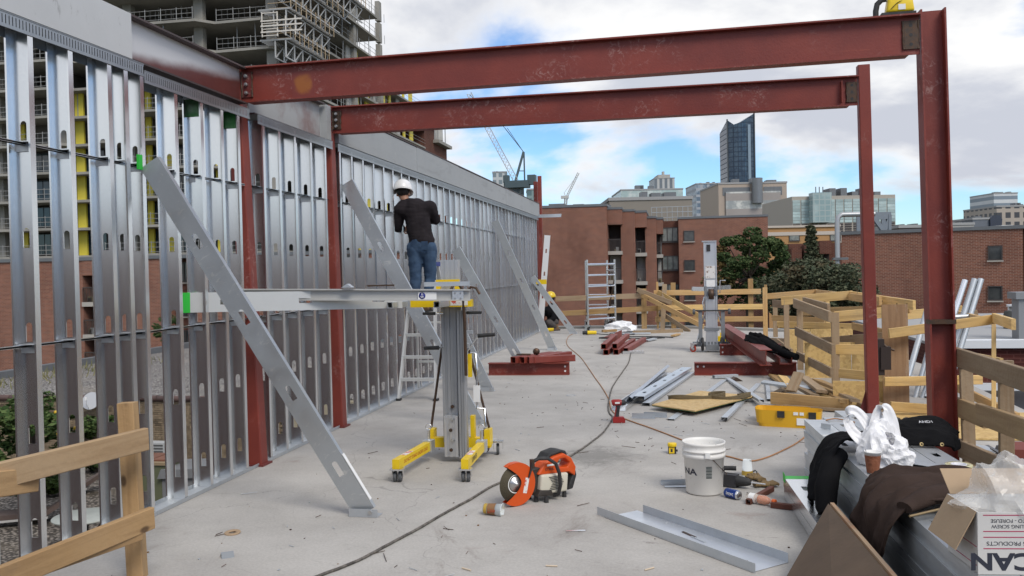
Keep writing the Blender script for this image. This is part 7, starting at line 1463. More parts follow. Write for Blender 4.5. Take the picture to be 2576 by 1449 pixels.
o = mesh_obj('top_housing', ringprism(ring, hole, -0.075, 0.055), M_ORG, MS, t); md = o.modifiers.new('bevel','BEVEL'); md.width = 0.012; md.segments = 3; md.limit_method = 'ANGLE'; md.angle_limit = R(40)
blockp([(0.49,0.05),(0.545,0.055),(0.585,0.16),(0.575,0.21),(0.52,0.13)],-0.07,0.09,M_BLACK,'rear_cover',0.012); blockp([(0.29,0.30),(0.36,0.335),(0.45,0.352),(0.52,0.315),(0.50,0.365),(0.44,0.378),(0.34,0.36)],-0.04,0.10,M_BLACK,'filter_cover',0.01)
b = MB(); b.path([MS @ Vector(q) for q in ((0.155,-0.085,0.335),(0.19,-0.10,0.352),(0.26,-0.125,0.348),(0.325,-0.14,0.30),(0.355,-0.145,0.22),(0.365,-0.14,0.12),(0.36,-0.12,0.05),(0.34,-0.08,0.035))],0.013,10); b.build('front_handle', M_BLACK, t)
b = MB(); b.cbox((0.14,-0.08,0.315),(0.028,0.03,0.07),MS); b.build('handle_mount', M_DKMETAL, t)
blockp([(0.17,0.05),(0.33,0.04),(0.31,0.085),(0.20,0.10)],-0.10,0.05,mat('grimy_cast_metal',(0.055,0.048,0.042),0.6,.3),'underframe',0.006)
for q in ((0.19,-0.05),(0.245,-0.115),(0.46,-0.06),(0.46,0.06),(0.20,0.06)): b = MB(); b.tube(MS @ Vector((*q,0.0)), MS @ Vector((*q,0.05)),0.017,0.014,n=12); b.build('rubber_foot', M_BLACK, t)
lettering('STIHL', 0.03, MS @ Matrix.Translation((0.31,-0.0764,0.247)) @ Rx, M_BLACK, t, sx=1.2); b = MB(); b.box((0.285,-0.0768,0.272),(0.36,-0.0758,0.287),MS); b.build('sticker', M_WHITE, t)
# ================================================================ small things on the slab
p = F(1262,1290); dirc = Vector((1,-0.22,0)).normalized(); ax2 = (A(1215,1285,5.9)-A(1262,1292,5.8)); M = Matrix.Translation(F(1218,1294)+Vector((0,0,0.041))) @ Vector((1,-0.12,-0.04)).normalized().to_track_quat('Z','Y').to_matrix().to_4x4()
t = paper_cup('coffee_cup', 'paper coffee cup with brown sleeve lying on its side by the saw', M, 0.125, 0.032, 0.042, (0.03,0.085,mat('kraft_sleeve',(0.24,0.13,0.06),0.8)), base=mat('printed_cup',(0.66,0.70,0.70),0.5,col2=(0.35,0.25,0.06),vscale=18,lo=.55,hi=.6))
b = MB(); b.lathe([(0.0335,0.004),(0.0345,0.026)],32,M); b.build('gold_band', mat('gold_print',(0.45,0.30,0.05),0.5), t)
up2 = M.inverted().to_3x3() @ (CAM-M.translation); a0_ = math.atan2(up2.y,up2.x)
me = text_mesh('Tim', 0.036)
for v in me.vertices: x, y = v.co.x, v.co.y; a_ = a0_+0.35+y/0.04; z = 0.062+x; r_ = 0.032+0.010*z/0.125+0.0022; v.co = Vector((r_*math.cos(a_),r_*math.sin(a_),z))
mesh_obj('lettering', me, mat('red_print',(0.45,0.04,0.02),0.6), M, t)
P = F(1880,1196); t = paper_cup('coffee_cup', 'white printed paper cup standing upside down beside the pail', TR(P+Vector((0,0,0.125)),0,R(180)), 0.12, 0.032, 0.043, (0.085,0.118,mat('gold_rim_print',(0.45,0.30,0.05),0.5)), base=mat('printed_cup2',(0.68,0.72,0.73),0.5,col2=(0.10,0.09,0.06),vscale=16,lo=.56,hi=.61))
# impact driver
P = F(1557,1063); t = thing('impact_driver', 'red cordless impact driver standing on its battery', 'power tool', P); MI = TR(P,R(8)); M_RT = mat('red_tool_plastic',(0.33,0.022,0.02),0.42,col2=(0.22,0.018,0.018),vscale=10)
b = MB(); b.prism([(-0.062,0.004),(0.062,0.004),(0.066,0.035),(0.05,0.062),(-0.05,0.066),(-0.066,0.045)],0.075,MI @ Matrix.Translation((0,0.037,0)) @ Rx); b.build('battery', M_RT, t); b = MB(); b.box((-0.060,-0.034,0.0),(0.060,0.034,0.006),MI); b.build('battery_foot', M_BLACK, t)
b = MB(); b.path([MI @ Vector(q) for q in ((-0.022,0,0.06),(-0.014,0,0.11),(-0.006,0,0.165),(0.0,0,0.19))],[0.024,0.021,0.022,0.026],12); b.build('grip', M_BLACK, t); b = MB(); b.path([MI @ Vector(q) for q in ((-0.032,0,0.066),(-0.024,0,0.11),(-0.015,0,0.165))],[0.018,0.016,0.018],10); b.build('grip_back', M_RT, t)
b = MB(); b.path([MI @ Vector(q) for q in ((-0.072,0,0.21),(-0.06,0,0.213),(0.0,0,0.213),(0.03,0,0.21))],[0.026,0.034,0.035,0.032],16); b.build('motor_housing', M_RT, t); b = MB(); b.path([MI @ Vector(q) for q in ((0.03,0,0.21),(0.06,0,0.21),(0.075,0,0.21),(0.078,0,0.21),(0.095,0,0.21))],[0.031,0.028,0.022,0.010,0.009],14); b.build('nose', M_BLACK, t); b = MB(); b.box((-0.04,-0.0362,0.205),(0.01,-0.0340,0.222),MI); b.build('name_plate', M_WHITE, t)
# tape measure, two cases stacked
P = F(1692,1141); t = thing('tape_measure', 'yellow and black tape measures stacked on the slab', 'tape measure', P); M = TR(P,R(12)); b = MB(); b.box((-0.035,-0.022,0.0),(0.028,0.022,0.062),M); b.build('lower_case', M_BLACK, t); b = MB(); b.box((-0.036,-0.0235,0.006),(0.012,-0.0215,0.058),M); b.build('yellow_face', M_YEL, t); b = MB(); b.box((-0.022,-0.0245,0.018),(-0.004,-0.0234,0.045),M); b.build('black_mark', M_BLACK, t)
b = MB(); b.lathe([(0.0,0),(0.036,0),(0.040,0.005),(0.040,0.026),(0.036,0.031),(0,0.031)],20,M @ TR((-0.003,0,0.0635))); b.build('upper_case', M_YEL, t)
b = MB(); b.lathe([(0.0,0),(0.010,0),(0.010,0.016),(0,0.018)],10,M @ TR((0.026,-0.01,0.028),0,0,R(90))); b.build('belt_clip', M_BLACK, t)
# drink can and bottle
P = F(1834,1250); can_d = Vector((0.75,-0.72,0)).normalized(); M = Matrix.Translation(P+Vector((-0.02,0.0,0.033))) @ can_d.to_track_quat('Z','Y').to_matrix().to_4x4(); t = thing('drink_can', 'blue drink can lying on its side by the pail', 'can', P)
b = MB(); b.lathe([(0.0,0.004),(0.024,0.002),(0.028,0.0),(0.033,0.010),(0.033,0.106)],28,M); b.build('can_body', mat('blue_can',(0.02,0.06,0.28),0.3,.5,col2=(0.12,0.18,0.4),vscale=10,lo=.55,hi=.7), t); b = MB(); b.lathe([(0.033,0.106),(0.027,0.118),(0.026,0.120),(0.024,0.116),(0.0,0.117)],28,M); b.build('can_end', M_CHROME, t)
upc = M.inverted().to_3x3() @ (CAM-M.translation); ac0 = math.atan2(upc.y,upc.x); me = text_mesh('pepsi',0.032)
for v in me.vertices: x, y = v.co.x, v.co.y; a_ = ac0-0.1+y/0.033; z = 0.058-x; a_ = ac0+0.1-y/0.033; v.co = Vector((0.0336*math.cos(a_),0.0336*math.sin(a_),z))
mesh_obj('lettering', me, M_WHITE, M, t)
P = F(1905,1268); bd_ = Vector((0.80,-0.55,0)).normalized(); M = Matrix.Translation(P+Vector((-0.06,0.05,0.034))) @ bd_.to_track_quat('Z','Y').to_matrix().to_4x4(); t = thing('drink_bottle', 'plastic bottle with orange drink and orange cap lying beside the stud pile', 'bottle', P)
b = MB(); b.lathe([(0.0,0.004),(0.028,0.0),(0.033,0.008),(0.033,0.075),(0.030,0.082),(0.033,0.09),(0.033,0.145),(0.022,0.172),(0.015,0.182),(0.015,0.19)],28,M); b.build('bottle_wall', mat('bottle_plastic',(0.85,0.75,0.65),0.1,alpha=0.28,spec=.8), t)
b = MB(); b.lathe([(0.0,0.085),(0.026,0.085),(0.030,0.095),(0.030,0.14),(0.018,0.17),(0.0,0.175)],22,M @ Matrix.Scale(0.98,4)); b.build('orange_drink', mat('orange_liquid',(0.62,0.15,0.02),0.2), t); b = MB(); b.lathe([(0.0335,0.02),(0.0337,0.062)],28,M); b.build('bottle_label', M_WHITE, t); b = MB(); b.lathe([(0.0,0.212),(0.017,0.212),(0.019,0.208),(0.019,0.188),(0.015,0.186)],22,M); b.build('cap', mat('orange_cap',(0.72,0.13,0.02),0.4), t)
# rusty square tubes, rotary hammer, gloves
for (x0,y0,x1,y1,l,lab) in ((1882,1270,1942,1236,0,'rusty square tube offcut pointing to the upper right beside the pail'),(1940,1277,2000,1284,0,'rusty red bar offcut touching the low stud pile')):
    b = MB(); a, c = F(x0,y0)+Vector((0,0,0.02)), F(x1,y1)+Vector((0,0,0.02)); sq_tube(b,a,c,0.036,(0,0,1),0.004); b.build('square_tube', mat('rusty_tube',(0.15,0.05,0.03),0.7,.2,col2=(0.09,0.04,0.03),vscale=12), label=lab, cat='tube')
P = F(1842,1225); t = thing('rotary_drill', 'dark corded drill lying behind the blue can', 'drill', P); M = TR((P.x,P.y,0.05),R(-24))
b = MB(); b.box((-0.12,-0.035,-0.045),(0.04,0.04,0.045),M); b.build('motor_housing', mat('dark_grey_plastic',(0.045,0.045,0.05),0.5), t); b = MB(); b.path([M @ Vector(q) for q in ((0.04,0,0),(0.08,0,0),(0.12,0,0),(0.14,0,0))],[0.042,0.036,0.028,0.02],14); b.build('chuck', M_BLACK, t); b = MB(); b.tube(M @ Vector((0.14,0,0)), M @ Vector((0.25,0,0)),0.005,n=8); b.build('drill_bit', M_CHROME, t); b = MB(); b.path([M @ Vector(q) for q in ((-0.12,0.02,0.03),(-0.08,0.06,0.07),(0.0,0.09,0.07))],0.018,8); b.build('handle', M_BLACK, t)
cable([F(1868,1215)+Vector((0,0,0.02)),F(1900,1190)+Vector((0,0,0.02)),F(1908,1205,0.012),F(1930,1222,0.012),F(1925,1240,0.012),F(1895,1245,0.012),F(1880,1240,0.012)],0.006,M_BLACK,'black tool cord looping beside the upside down cup')
M_GLOVE = mat('dirty_work_glove',(0.24,0.16,0.07),0.9,col2=(0.10,0.075,0.05),vscale=14,bump=.4)
for (x,y,rz,lab) in ((1925,1225,0.3,'dirty yellow work glove lying near the stud pile'),(1905,1208,1.9,'brown work glove crumpled behind the can')):
    P = F(x,y); t = thing('work_glove', lab, 'glove', P, 'work gloves by the pail'); M = TR((P.x,P.y,0.02),rz)
    b = MB(); b.ball((0,0,0),(0.05,0.042,0.018),M.to_3x3()); b.v = [tuple(Vector(v)+M.translation) for v in b.v]; b.build('palm', M_GLOVE, t)
    for k in range(4): b = MB(); s = -0.03+0.02*k; b.path([M @ Vector((0.03,s,0.0)), M @ Vector((0.075,s*1.2,0.01)), M @ Vector((0.105-0.01*abs(k-1.5),s*1.3,0.0))],[0.012,0.011,0.008],8); b.build('finger', M_GLOVE, t)
    b = MB(); b.path([M @ Vector((-0.01,0.035,0)), M @ Vector((0.02,0.065,0.004)), M @ Vector((0.045,0.075,0))],[0.013,0.012,0.008],8); b.build('thumb', M_GLOVE, t)
    b = MB(); b.path([M @ Vector((-0.04,0,0)), M @ Vector((-0.085,0,0.004))],[0.03,0.036],10,flat=.5); b.build('cuff', M_GLOVE, t)
# bracket stack left of the pail, open trays of steel right of it
for k,(x0,y0,x1,y1,lab) in enumerate(((1664,1219,1728,1217,'folded steel bracket lying left of the pail'),(1672,1226,1730,1225,'flat steel strip under the bracket left of the pail'))):
    a, c = F(x0,y0), F(x1,y1); b = MB(); b.prof([(-0.03,0.028-0.02*k),(-0.03,0.002),(0.03,0.002),(0.03,0.028-0.02*k)],a,c,(0,1,0),close=False) if k == 0 else b.bar(a+Vector((0,0,0.006)),c+Vector((0,0,0.006)),0.05,0.003,(0,1,0)); b.build('steel_bracket', M_GALV2, label=lab, cat='bracket')
a, c = F(1935,1180), F(2020,1186); b = MB(); b.prof([(-0.10,0.06),(-0.10,0.003),(0.10,0.003),(0.10,0.03)],a,c,(0,-1,0),close=False); b.build('steel_track', M_GALV, label='short open steel track between the cups and the stud pile', cat='track')
# studs, tracks and board lying mid slab
def floor_stud(x0,y0,x1,y1,lab,web=(0,0,1),z=0.045,dep_=0.152,fl=0.041,m=None,holes=True,z1=None):
    a, c = F(x0,y0), F(x1,y1); return stud_obj('steel_stud', a+Vector((0,0,z)), c+Vector((0,0,z if z1 is None else z1)), web, m or M_GALV, None, None, holes, dep_, fl, label=lab, cat='stud', group='loose steel on the slab', kind='thing')
floor_stud(1556,1034,1690,938,'open steel track lying left under the bright stud',(0,0,-1),0.004,0.16,0.05,holes=False)
floor_stud(1605,1018,1728,940,'bright blue white stud with punched holes lying web up beside the red driver',(0,0,1),0.10,m=mat('sky_bright_galvanized',(0.68,0.74,0.80),0.30,0.85,col2=(0.58,0.64,0.70),vscale=3,vamt=1))
floor_stud(1578,1022,1676,936,'dull narrow channel leaning beside the bright stud',(-0.8,0.3,0.5),0.08,0.09,0.04,M_GALV2,False)
floor_stud(1625,1022,1740,942,'narrow channel right of the bright stud',(0,0,1),0.04,0.09,0.03,M_GALV2,False)
floor_stud(1688,1058,1822,958,'thin channel running under the strand board',(0,0,1),0.016,0.07,0.02,M_GALV2,False)
floor_stud(1822,1062,1908,968,'thin channel lying right of the strand board',(0,0,1),0.05,0.065,0.03,M_GALV2,False,0.02)
floor_stud(1916,1024,1830,955,'thin channel crossing over the other, towards the yellow case',(0,0,1),0.085,0.06,0.03,M_GALV2,False,0.03)
floor_stud(1935,1010,1930,968,'short channel behind the yellow case',(0,0,1),0.03,0.05,0.02,M_GALV2,False)
floor_stud(1795,953,1855,950,'short grey channel in front of the near red sleeper',(0,0,1),0.05,0.08,0.04,M_GALV2,False)
floor_stud(1918,988,2062,1012,'thin steel angle lying across the lumber heap',(0,-0.6,0.8),0.15,0.06,0.03,M_GALV2,False,0.16)
b = MB(); q = F(1845,957); b.prism([(-0.10,0),(0.10,0),(0.0,0.06)],0.12,TR((q.x,q.y,0.0),0.3,R(90))); b.build('angle_scrap', M_DKMETAL, label='rusty bent angle scrap in front of the red sleeper', cat='scrap')
def P3(x,y,z): return F(x,y,z)
o_sb = sheet([F(1640,1020,0.055),F(1748,1036,0.055),F(1900,998,0.055),F(1760,985,0.055)],0.012,mat('pale_strand_board',(0.56,0.40,0.19),0.7,extra=ex_osb,bump=.1),'osb_board','pale strand board with green edge lying tilted on thin channels','board')
b = MB(); ee = [F(1640,1020,0.05),F(1748,1036,0.05),F(1900,998,0.05)]; b.path(ee,0.009,4); b.build('edge_seal', mat('dark_green_edge',(0.02,0.12,0.05),0.6), o_sb)
M_STRAP = mat('khaki_strap',(0.16,0.125,0.07),0.9,col2=(0.11,0.085,0.05),vscale=9,bump=.3)
q = F(1815,1003,0.075); pts = [q+Vector((-0.62,0.05,0)),q+Vector((-0.48,-0.02,0.02)),q+Vector((-0.2,0.03,0.0)),q+Vector((-0.02,0.08,0.02)),q+Vector((0.05,0.16,0.04)),q+Vector((-0.08,0.20,0.03)),q+Vector((-0.14,0.08,0.02)),q+Vector((0.05,-0.02,0.0)),q+Vector((0.22,0.02,0.02)),q+Vector((0.34,0.10,0.04)),q+Vector((0.22,0.12,0.02))]
drape('lifting_strap', pts, [0.028]*len(pts), (0,0,1), M_STRAP, None, 2, 0.0, 1, 0, 0.006, 120, 4, 0, label='khaki lifting strap coiled on the strand board', cat='strap', kind='thing')
# yellow power tool case, open
P = F(1985,1070); t = thing('tool_case', 'open yellow tool case with black latches by the stud pile', 'tool case', P); M = TR((P.x-0.02,P.y+0.08,0),R(-14)); M_CASE = mat('yellow_orange_plastic',(0.72,0.40,0.02),0.42,col2=(0.62,0.33,0.02),vscale=5,lo=.5,hi=.8)
def tray(x0,x1,y0,y1,h,name,rz=0):
    MM = M @ TR((0,0,0),rz); bm = bmesh.new(); bmesh.ops.create_cube(bm, size=1.0); bmesh.ops.scale(bm, vec=(x1-x0,y1-y0,h), verts=bm.verts); bmesh.ops.translate(bm, vec=((x0+x1)/2,(y0+y1)/2,h/2), verts=bm.verts)
    vert = [e for e in bm.edges if abs(e.verts[0].co.z-e.verts[1].co.z) > h*0.5]; bmesh.ops.bevel(bm, geom=vert, offset=0.07, segments=4, affect='EDGES', profile=0.5)
    for v in bm.verts:
        if v.co.z < h*0.5: v.co.x = (v.co.x-(x0+x1)/2)*0.90+(x0+x1)/2; v.co.y = (v.co.y-(y0+y1)/2)*0.88+(y0+y1)/2
    top = [f for f in bm.faces if f.normal.z > 0.9]; r = bmesh.ops.inset_region(bm, faces=top, thickness=0.012); top = [f for f in bm.faces if f.normal.z > 0.9 and f.calc_area() > 0.02 and f not in r['faces']]
    bmesh.ops.translate(bm, vec=(0,0,-h*0.8), verts=list({v for f in top for v in f.verts})); me = bpy.data.meshes.new(name); bm.to_mesh(me); bm.free(); return mesh_obj(name, me, M_CASE, MM, t)
tray(-0.28,0.36,-0.22,0.04,0.17,'lower_tray'); tray(-0.33,0.22,0.055,0.30,0.14,'lid_tray')
for x in (-0.02,0.28): b = MB(); b.box((x-0.035,-0.235,0.10),(x+0.035,-0.214,0.165),M); b.build('latch', M_BLACK, t)
b = MB(); b.box((0.10,-0.222,0.13),(0.145,-0.2195,0.16),M); b.box((0.16,-0.222,0.13),(0.2,-0.2195,0.16),M); b.box((0.13,-0.214,0.03),(0.25,-0.2100,0.10),M); b.build('label_sticker', M_WHITE, t)
# yellow jobsite laser case on top of the front beam
q = G(2255,42,7.03); t = thing('laser_tool_case', 'yellow and black laser tool with loop handle on top of the front beam', 'laser tool', q); zt_ = 3.4665+0.0; M = TR((q.x,7.03,zt_-0.004))
b = MB(); b.box((-0.115,-0.06,0.0),(0.125,0.06,0.02),M); b.build('base', M_BLACK, t); bm = bmesh.new(); bmesh.ops.create_cube(bm,size=1.0); bmesh.ops.scale(bm,vec=(0.20,0.12,0.125),verts=bm.verts); bmesh.ops.translate(bm,vec=(0.02,0,0.0825),verts=bm.verts)
for v in bm.verts:
    if v.co.z > 0.1: v.co.x = v.co.x*0.82+0.004; v.co.y *= 0.85
bmesh.ops.bevel(bm,geom=list(bm.edges),offset=0.022,segments=4,affect='EDGES',profile=.5); me = bpy.data.meshes.new('housing'); bm.to_mesh(me); bm.free(); me.polygons.foreach_set('use_smooth',[True]*len(me.polygons)); mesh_obj('housing', me, M_YEL, M, t)
b = MB(); b.path([M @ Vector(v) for v in ((-0.07,0,0.135),(-0.105,0,0.13),(-0.135,0,0.10),(-0.145,0,0.05),(-0.145,0,0.004))],0.013,8,flat=1.6); b.build('handle', M_BLACK, t); b = MB(); b.box((0.0,-0.0625,0.035),(0.05,-0.0612,0.075),M); b.build('label_sticker', M_WHITE, t); b = MB(); b.path([M @ Vector(v) for v in ((-0.055,-0.061,0.04),(-0.035,-0.061,0.06),(-0.01,-0.0605,0.085),(0.03,-0.059,0.105))],[0.004,0.012,0.008,0.002],6,flat=.2); b.build('emblem', M_BLACK, t)
# ring, bracket and debris near the left
q = F(585,1342); b = MB(); b.lathe([(0.022,0.0),(0.048,0.0),(0.050,0.003),(0.050,0.008),(0.048,0.010),(0.022,0.010)],28,TR(q+Vector((0,0,0.001)),0,R(4)),closed=True); b.build('wooden_ring', mat('tan_fibre_ring',(0.38,0.27,0.17),0.7), label='flat tan ring lying on the slab near the left guardrail', cat='ring')
q = F(572,1400); b = MB(); M = TR(q,R(35)); b.add([M @ Vector(v) for v in ((-0.035,-0.035,0),(0.035,-0.035,0),(0.035,0,0.03),(-0.035,0,0.03),(-0.035,0.035,0),(0.035,0.035,0))],[(0,1,2,3),(3,2,5,4)]); o = b.build('angle_clip', mat('dull_grey_clip',(0.24,0.26,0.28),0.6,0.3), label='bent steel angle clip standing like a tent near the lower left', cat='clip'); md = o.modifiers.new('thickness','SOLIDIFY'); md.thickness = 0.002
q = F(1448,1336); b = MB(); b.bar(q+Vector((-0.06,-0.012,0.003)),q+Vector((0.06,0.012,0.003)),0.025,0.002,(0,1,0)); b.build('steel_strip', M_GALV, label='small shiny steel strip in the middle foreground', cat='strip')
q = F(1436,995); b = MB(); b.lathe([(0.055,0.0),(0.062,0.0),(0.062,0.004),(0.055,0.004)],24,TR(q),closed=True); b.build('metal_ring', M_GALV2, label='thin metal ring lying left of the grey cable', cat='ring')
for (x,y,lab) in ((1620,1052,'angled steel offcut right of the red driver'),(1650,1049,'thin upright steel offcut right of the red driver')):
    q = F(x,y); b = MB(); b.prof([(-0.04,0.0),(0.0,0.0),(0.0,0.05)],q+Vector((-0.13,0.02,0.002)),q+Vector((0.12,-0.01,0.002)),(0,1,0),close=False); o = b.build('steel_offcut', M_GALV2, label=lab, cat='offcut')
for k,(x,y) in enumerate(((1373,1425),(1378,1182),(1184,1437),(1645,1430))):
    q = F(x,y); b = MB(); dd_ = Vector((math.cos(k*1.3),math.sin(k*1.3),0)); b.tube(q+Vector((0,0,0.005)),q+dd_*0.045+Vector((0,0,0.005)),0.0045,n=8); b.tube(q+dd_*0.045+Vector((0,0,0.005)),q+dd_*0.065+Vector((0,0,0.005)),0.0047,n=8); b.build('cigarette_end', mat('cigarette_paper',(0.6,0.5,0.38),0.8), label=['cigarette end in the bottom centre of the slab','cigarette end just above the saw','cigarette end left of the grey cable at the bottom','cigarette end below the steel track'][k], cat='cigarette')
g = MB(); r_ = random.Random(12)
for k in range(250):
    x, y = r_.uniform(-3.2,1.6), 4.2+20*r_.random()**1.7
    if k > 150: x, y = r_.gauss(0.2,1.0), r_.uniform(8,11)
    if x < -3.3 or x > 1.7: continue
    a, l = r_.uniform(0,3.14), r_.choice((0.008,0.012,0.02,0.03,0.055))*r_.uniform(.6,1.4); d = Vector((math.cos(a)*l,math.sin(a)*l,0)); g.m(0 if r_.random() < .75 else 1); g.tube((x-d.x,y-d.y,0.004),(x+d.x,y+d.y,0.004+r_.uniform(0,.01)),0.0022,n=4)
for k in range(160):
    x, y = r_.uniform(-3.2,1.2), 4.2+12*r_.random()**1.5; s = r_.uniform(0.004,0.012); g.m(r_.choice((0,1,2))); g.box((x,y,0.0005),(x+s,y+s*r_.uniform(.5,1.6),s*.6))
g.build('slab_litter', [M_DKMETAL,M_GALV2,mat('wood_chip',(0.2,0.12,0.06),.9)], M=Matrix.Identity(4), kind='stuff', label='nails, wire ends and chips scattered over the slab', cat='litter')
p = F(1560,838); ob = crumple('plastic_sheet', (p.x,p.y+0.3,0.10), (0.36,0.22,0.16), M_BAG, 31, 0.45, None, 4, 1.4); tag(ob, 'crumpled white plastic sheet by the scaffold wheels', 'plastic sheet', None, 'thing')
p = F(1575,888); b = MB(); b.box((p.x-0.05,p.y-0.2,0.0),(p.x+0.35,p.y-0.02,0.05)); b.build('steel_offcut', M_GALV, label='short bright steel offcut in front of the five red tubes', cat='offcut')
# ================================================================ people
def capsule_union(name, segs, m, M, parent, voxel=0.012, smooth=6, blobs=()):
    """tapered limbs (p0,p1,r0,r1[,flat]) fused into one skin by a voxel remesh"""
    b = MB()
    for s in segs:
        p0, p1, r0, r1 = Vector(s[0]), Vector(s[1]), s[2], s[3]; n = 12; k = 6; pts = []; rs = []
        d = (p1-p0).normalized()
        for i in range(4): a = math.pi/2*i/3; pts.append(p0-d*r0*math.cos(a)*0.98); rs.append(max(r0*math.sin(a),0.002))
        for i in range(1,k): u = i/k; pts.append(p0.lerp(p1,u)); rs.append(r0+(r1-r0)*u)
        for i in range(4): a = math.pi/2*i/3; pts.append(p1+d*r1*math.sin(a)*0.98); rs.append(max(r1*math.cos(a),0.002))
        if len(s) > 4:                                                # elliptical section: wide along s[4], thin by s[5]
            wd = Vector(s[4]).normalized(); fl = s[5]; vs = []; wd = (wd-d*wd.dot(d)).normalized(); th = d.cross(wd)
            for p, r in zip(pts,rs):
                for j in range(16): a = 2*math.pi*j/16; vs.append(p+wd*(r*math.cos(a))+th*(r*fl*math.sin(a)))
            K = len(pts); b.add(vs,[(i*16+j,i*16+(j+1)%16,(i+1)*16+(j+1)%16,(i+1)*16+j) for i in range(K-1) for j in range(16)]); b.add(vs[:16],[tuple(range(15,-1,-1))]); b.add(vs[-16:],[tuple(range(16))])
        else: b.path(pts, rs, n)
    for c, r in blobs: b.ball(c, r, n=16, k=10)
    me = b.mesh(name); bm = bmesh.new(); bm.from_mesh(me); bmesh.ops.recalc_face_normals(bm, faces=bm.faces); bm.to_mesh(me); bm.free()
    tmp = bpy.data.objects.new('fuse', me); sc = bpy.data.scenes.new('fuse'); sc.collection.objects.link(tmp)
    md = tmp.modifiers.new('fuse','REMESH'); md.mode = 'VOXEL'; md.voxel_size = voxel; md.use_smooth_shade = True
    sm = tmp.modifiers.new('smooth','SMOOTH'); sm.iterations = smooth; sm.factor = 0.5
    with bpy.context.temp_override(scene=sc, view_layer=sc.view_layers[0]): dg = bpy.context.evaluated_depsgraph_get()
    me2 = bpy.data.meshes.new_from_object(tmp.evaluated_get(dg)); me2.name = name
    bpy.data.objects.remove(tmp); bpy.data.scenes.remove(sc); me2.polygons.foreach_set('use_smooth',[True]*len(me2.polygons)); me2.materials.clear()
    o = mesh_obj(name, me2, m, M, parent)
    if len(me2.materials) == 0: me2.materials.append(m)
    return o
def wrinkle(o, amp, fr, seed):
    nrm = [v.normal.copy() for v in o.data.vertices]
    for v, vn in zip(o.data.vertices, nrm):
        n = noise.noise(v.co*fr+Vector((seed,0,0)))+0.6*abs(noise.noise(Vector((v.co.x*fr*1.2,v.co.y*fr*1.2,v.co.z*fr*2.6))+Vector((0,seed,0)))); v.co += vn*(amp*n)
M_SKIN = mat('skin', (0.36,0.19,0.125), 0.55, col2=(0.31,0.155,0.10), vscale=14); M_DENIM = mat('blue_denim',(0.020,0.045,0.095),0.85,col2=(0.045,0.085,0.15),vscale=7,vamt=1,bump=.3,bscale=120); M_SHIRT = clothmat('charcoal_sweater',(0.021,0.018,0.021),(0.030,0.026,0.029)); M_HAIR = mat('dark_hair',(0.012,0.009,0.008),0.6,bump=.4,bscale=200)
M_BOOT = mat('tan_boot',(0.20,0.12,0.06),0.8,col2=(0.10,0.06,0.035),vscale=12); M_HATW = mat('white_hard_hat',(0.80,0.80,0.80),0.25,spec=.6); M_HATY = mat('yellow_hard_hat',(0.72,0.50,0.02),0.3,spec=.6)
def hand(t, wrist, d, palm_n, m=M_SKIN, side=1, curl=0.5, s=1.0):
    """palm, four unequal bent fingers and a thumb leaving the side of the palm"""
    w = Vector(wrist); d = Vector(d).normalized(); n = Vector(palm_n); n = (n-d*n.dot(d)).normalized(); l = d.cross(n)*side; segs = [(w,w+d*0.085*s,0.030*s,0.040*s,l,0.42)]
    for k, L in enumerate((0.072,0.082,0.076,0.060)):
        b0 = w+d*0.088*s+l*(0.030-0.020*k)*s; b1 = b0+(d*math.cos(curl*0.6)+n*math.sin(curl*0.6))*L*0.45*s; b2 = b1+(d*math.cos(curl*1.6)+n*math.sin(curl*1.6))*L*0.35*s; b3 = b2+(d*math.cos(curl*2.3)+n*math.sin(curl*2.3))*L*0.25*s
        segs += [(b0,b1,0.0095*s,0.009*s),(b1,b2,0.009*s,0.0085*s),(b2,b3,0.0085*s,0.007*s)]
    b0 = w+d*0.03*s+l*0.032*s; b1 = b0+(d*0.7+l*0.6+n*0.2).normalized()*0.042*s; b2 = b1+(d*0.9+l*0.1+n*0.4).normalized()*0.032*s; segs += [(b0,b1,0.012*s,0.0105*s),(b1,b2,0.0105*s,0.008*s)]
    return segs
def hard_hat(t, c, fwd, upv, m, r=0.126):
    c = Vector(c); up = Vector(upv).normalized(); f = Vector(fwd); f = (f-up*f.dot(up)).normalized(); M = Matrix.Translation(c) @ Matrix((f,up.cross(f),up)).transposed().to_4x4()
    b = MB(); n = 32; prof = [(1.0,0.0),(1.0,0.03),(0.97,0.06),(0.88,0.10),(0.72,0.130),(0.48,0.150),(0.2,0.158),(0.0,0.160)]; vs = []
    for q, z in prof:
        for i in range(n): a = 2*math.pi*i/n; vs.append(M @ Vector((q*r*1.14*math.cos(a), q*r*0.98*math.sin(a), z)))
    b.add(vs,[(i*n+j,i*n+(j+1)%n,(i+1)*n+(j+1)%n,(i+1)*n+j) for i in range(len(prof)-1) for j in range(n)],True)
    o = b.build('hard_hat', m, t); md = o.modifiers.new('thickness','SOLIDIFY'); md.thickness = 0.004
    b = MB(); vs = []
    for i in range(n+1):
        a = 2*math.pi*i/n; ext = 0.012+0.045*max(0,math.cos(a))**1.5
        for q in (0.0,ext): vs.append(M @ Vector(((r*1.14+q)*math.cos(a),(r*0.98+q)*math.sin(a),0.004-q*0.25)))
    b.add(vs,[(2*i,2*i+1,2*i+3,2*i+2) for i in range(n)],True); o2 = b.build('brim', m, o); md = o2.modifiers.new('thickness','SOLIDIFY'); md.thickness = 0.004
    b = MB(); b.path([M @ Vector((r*1.14*0.98*math.cos(a),0.0,0.162*math.sin(a)+0.004)) for a in [math.pi*k/12 for k in range(1,12)]],0.012,8,flat=.5); b.build('ridge', m, o); return o
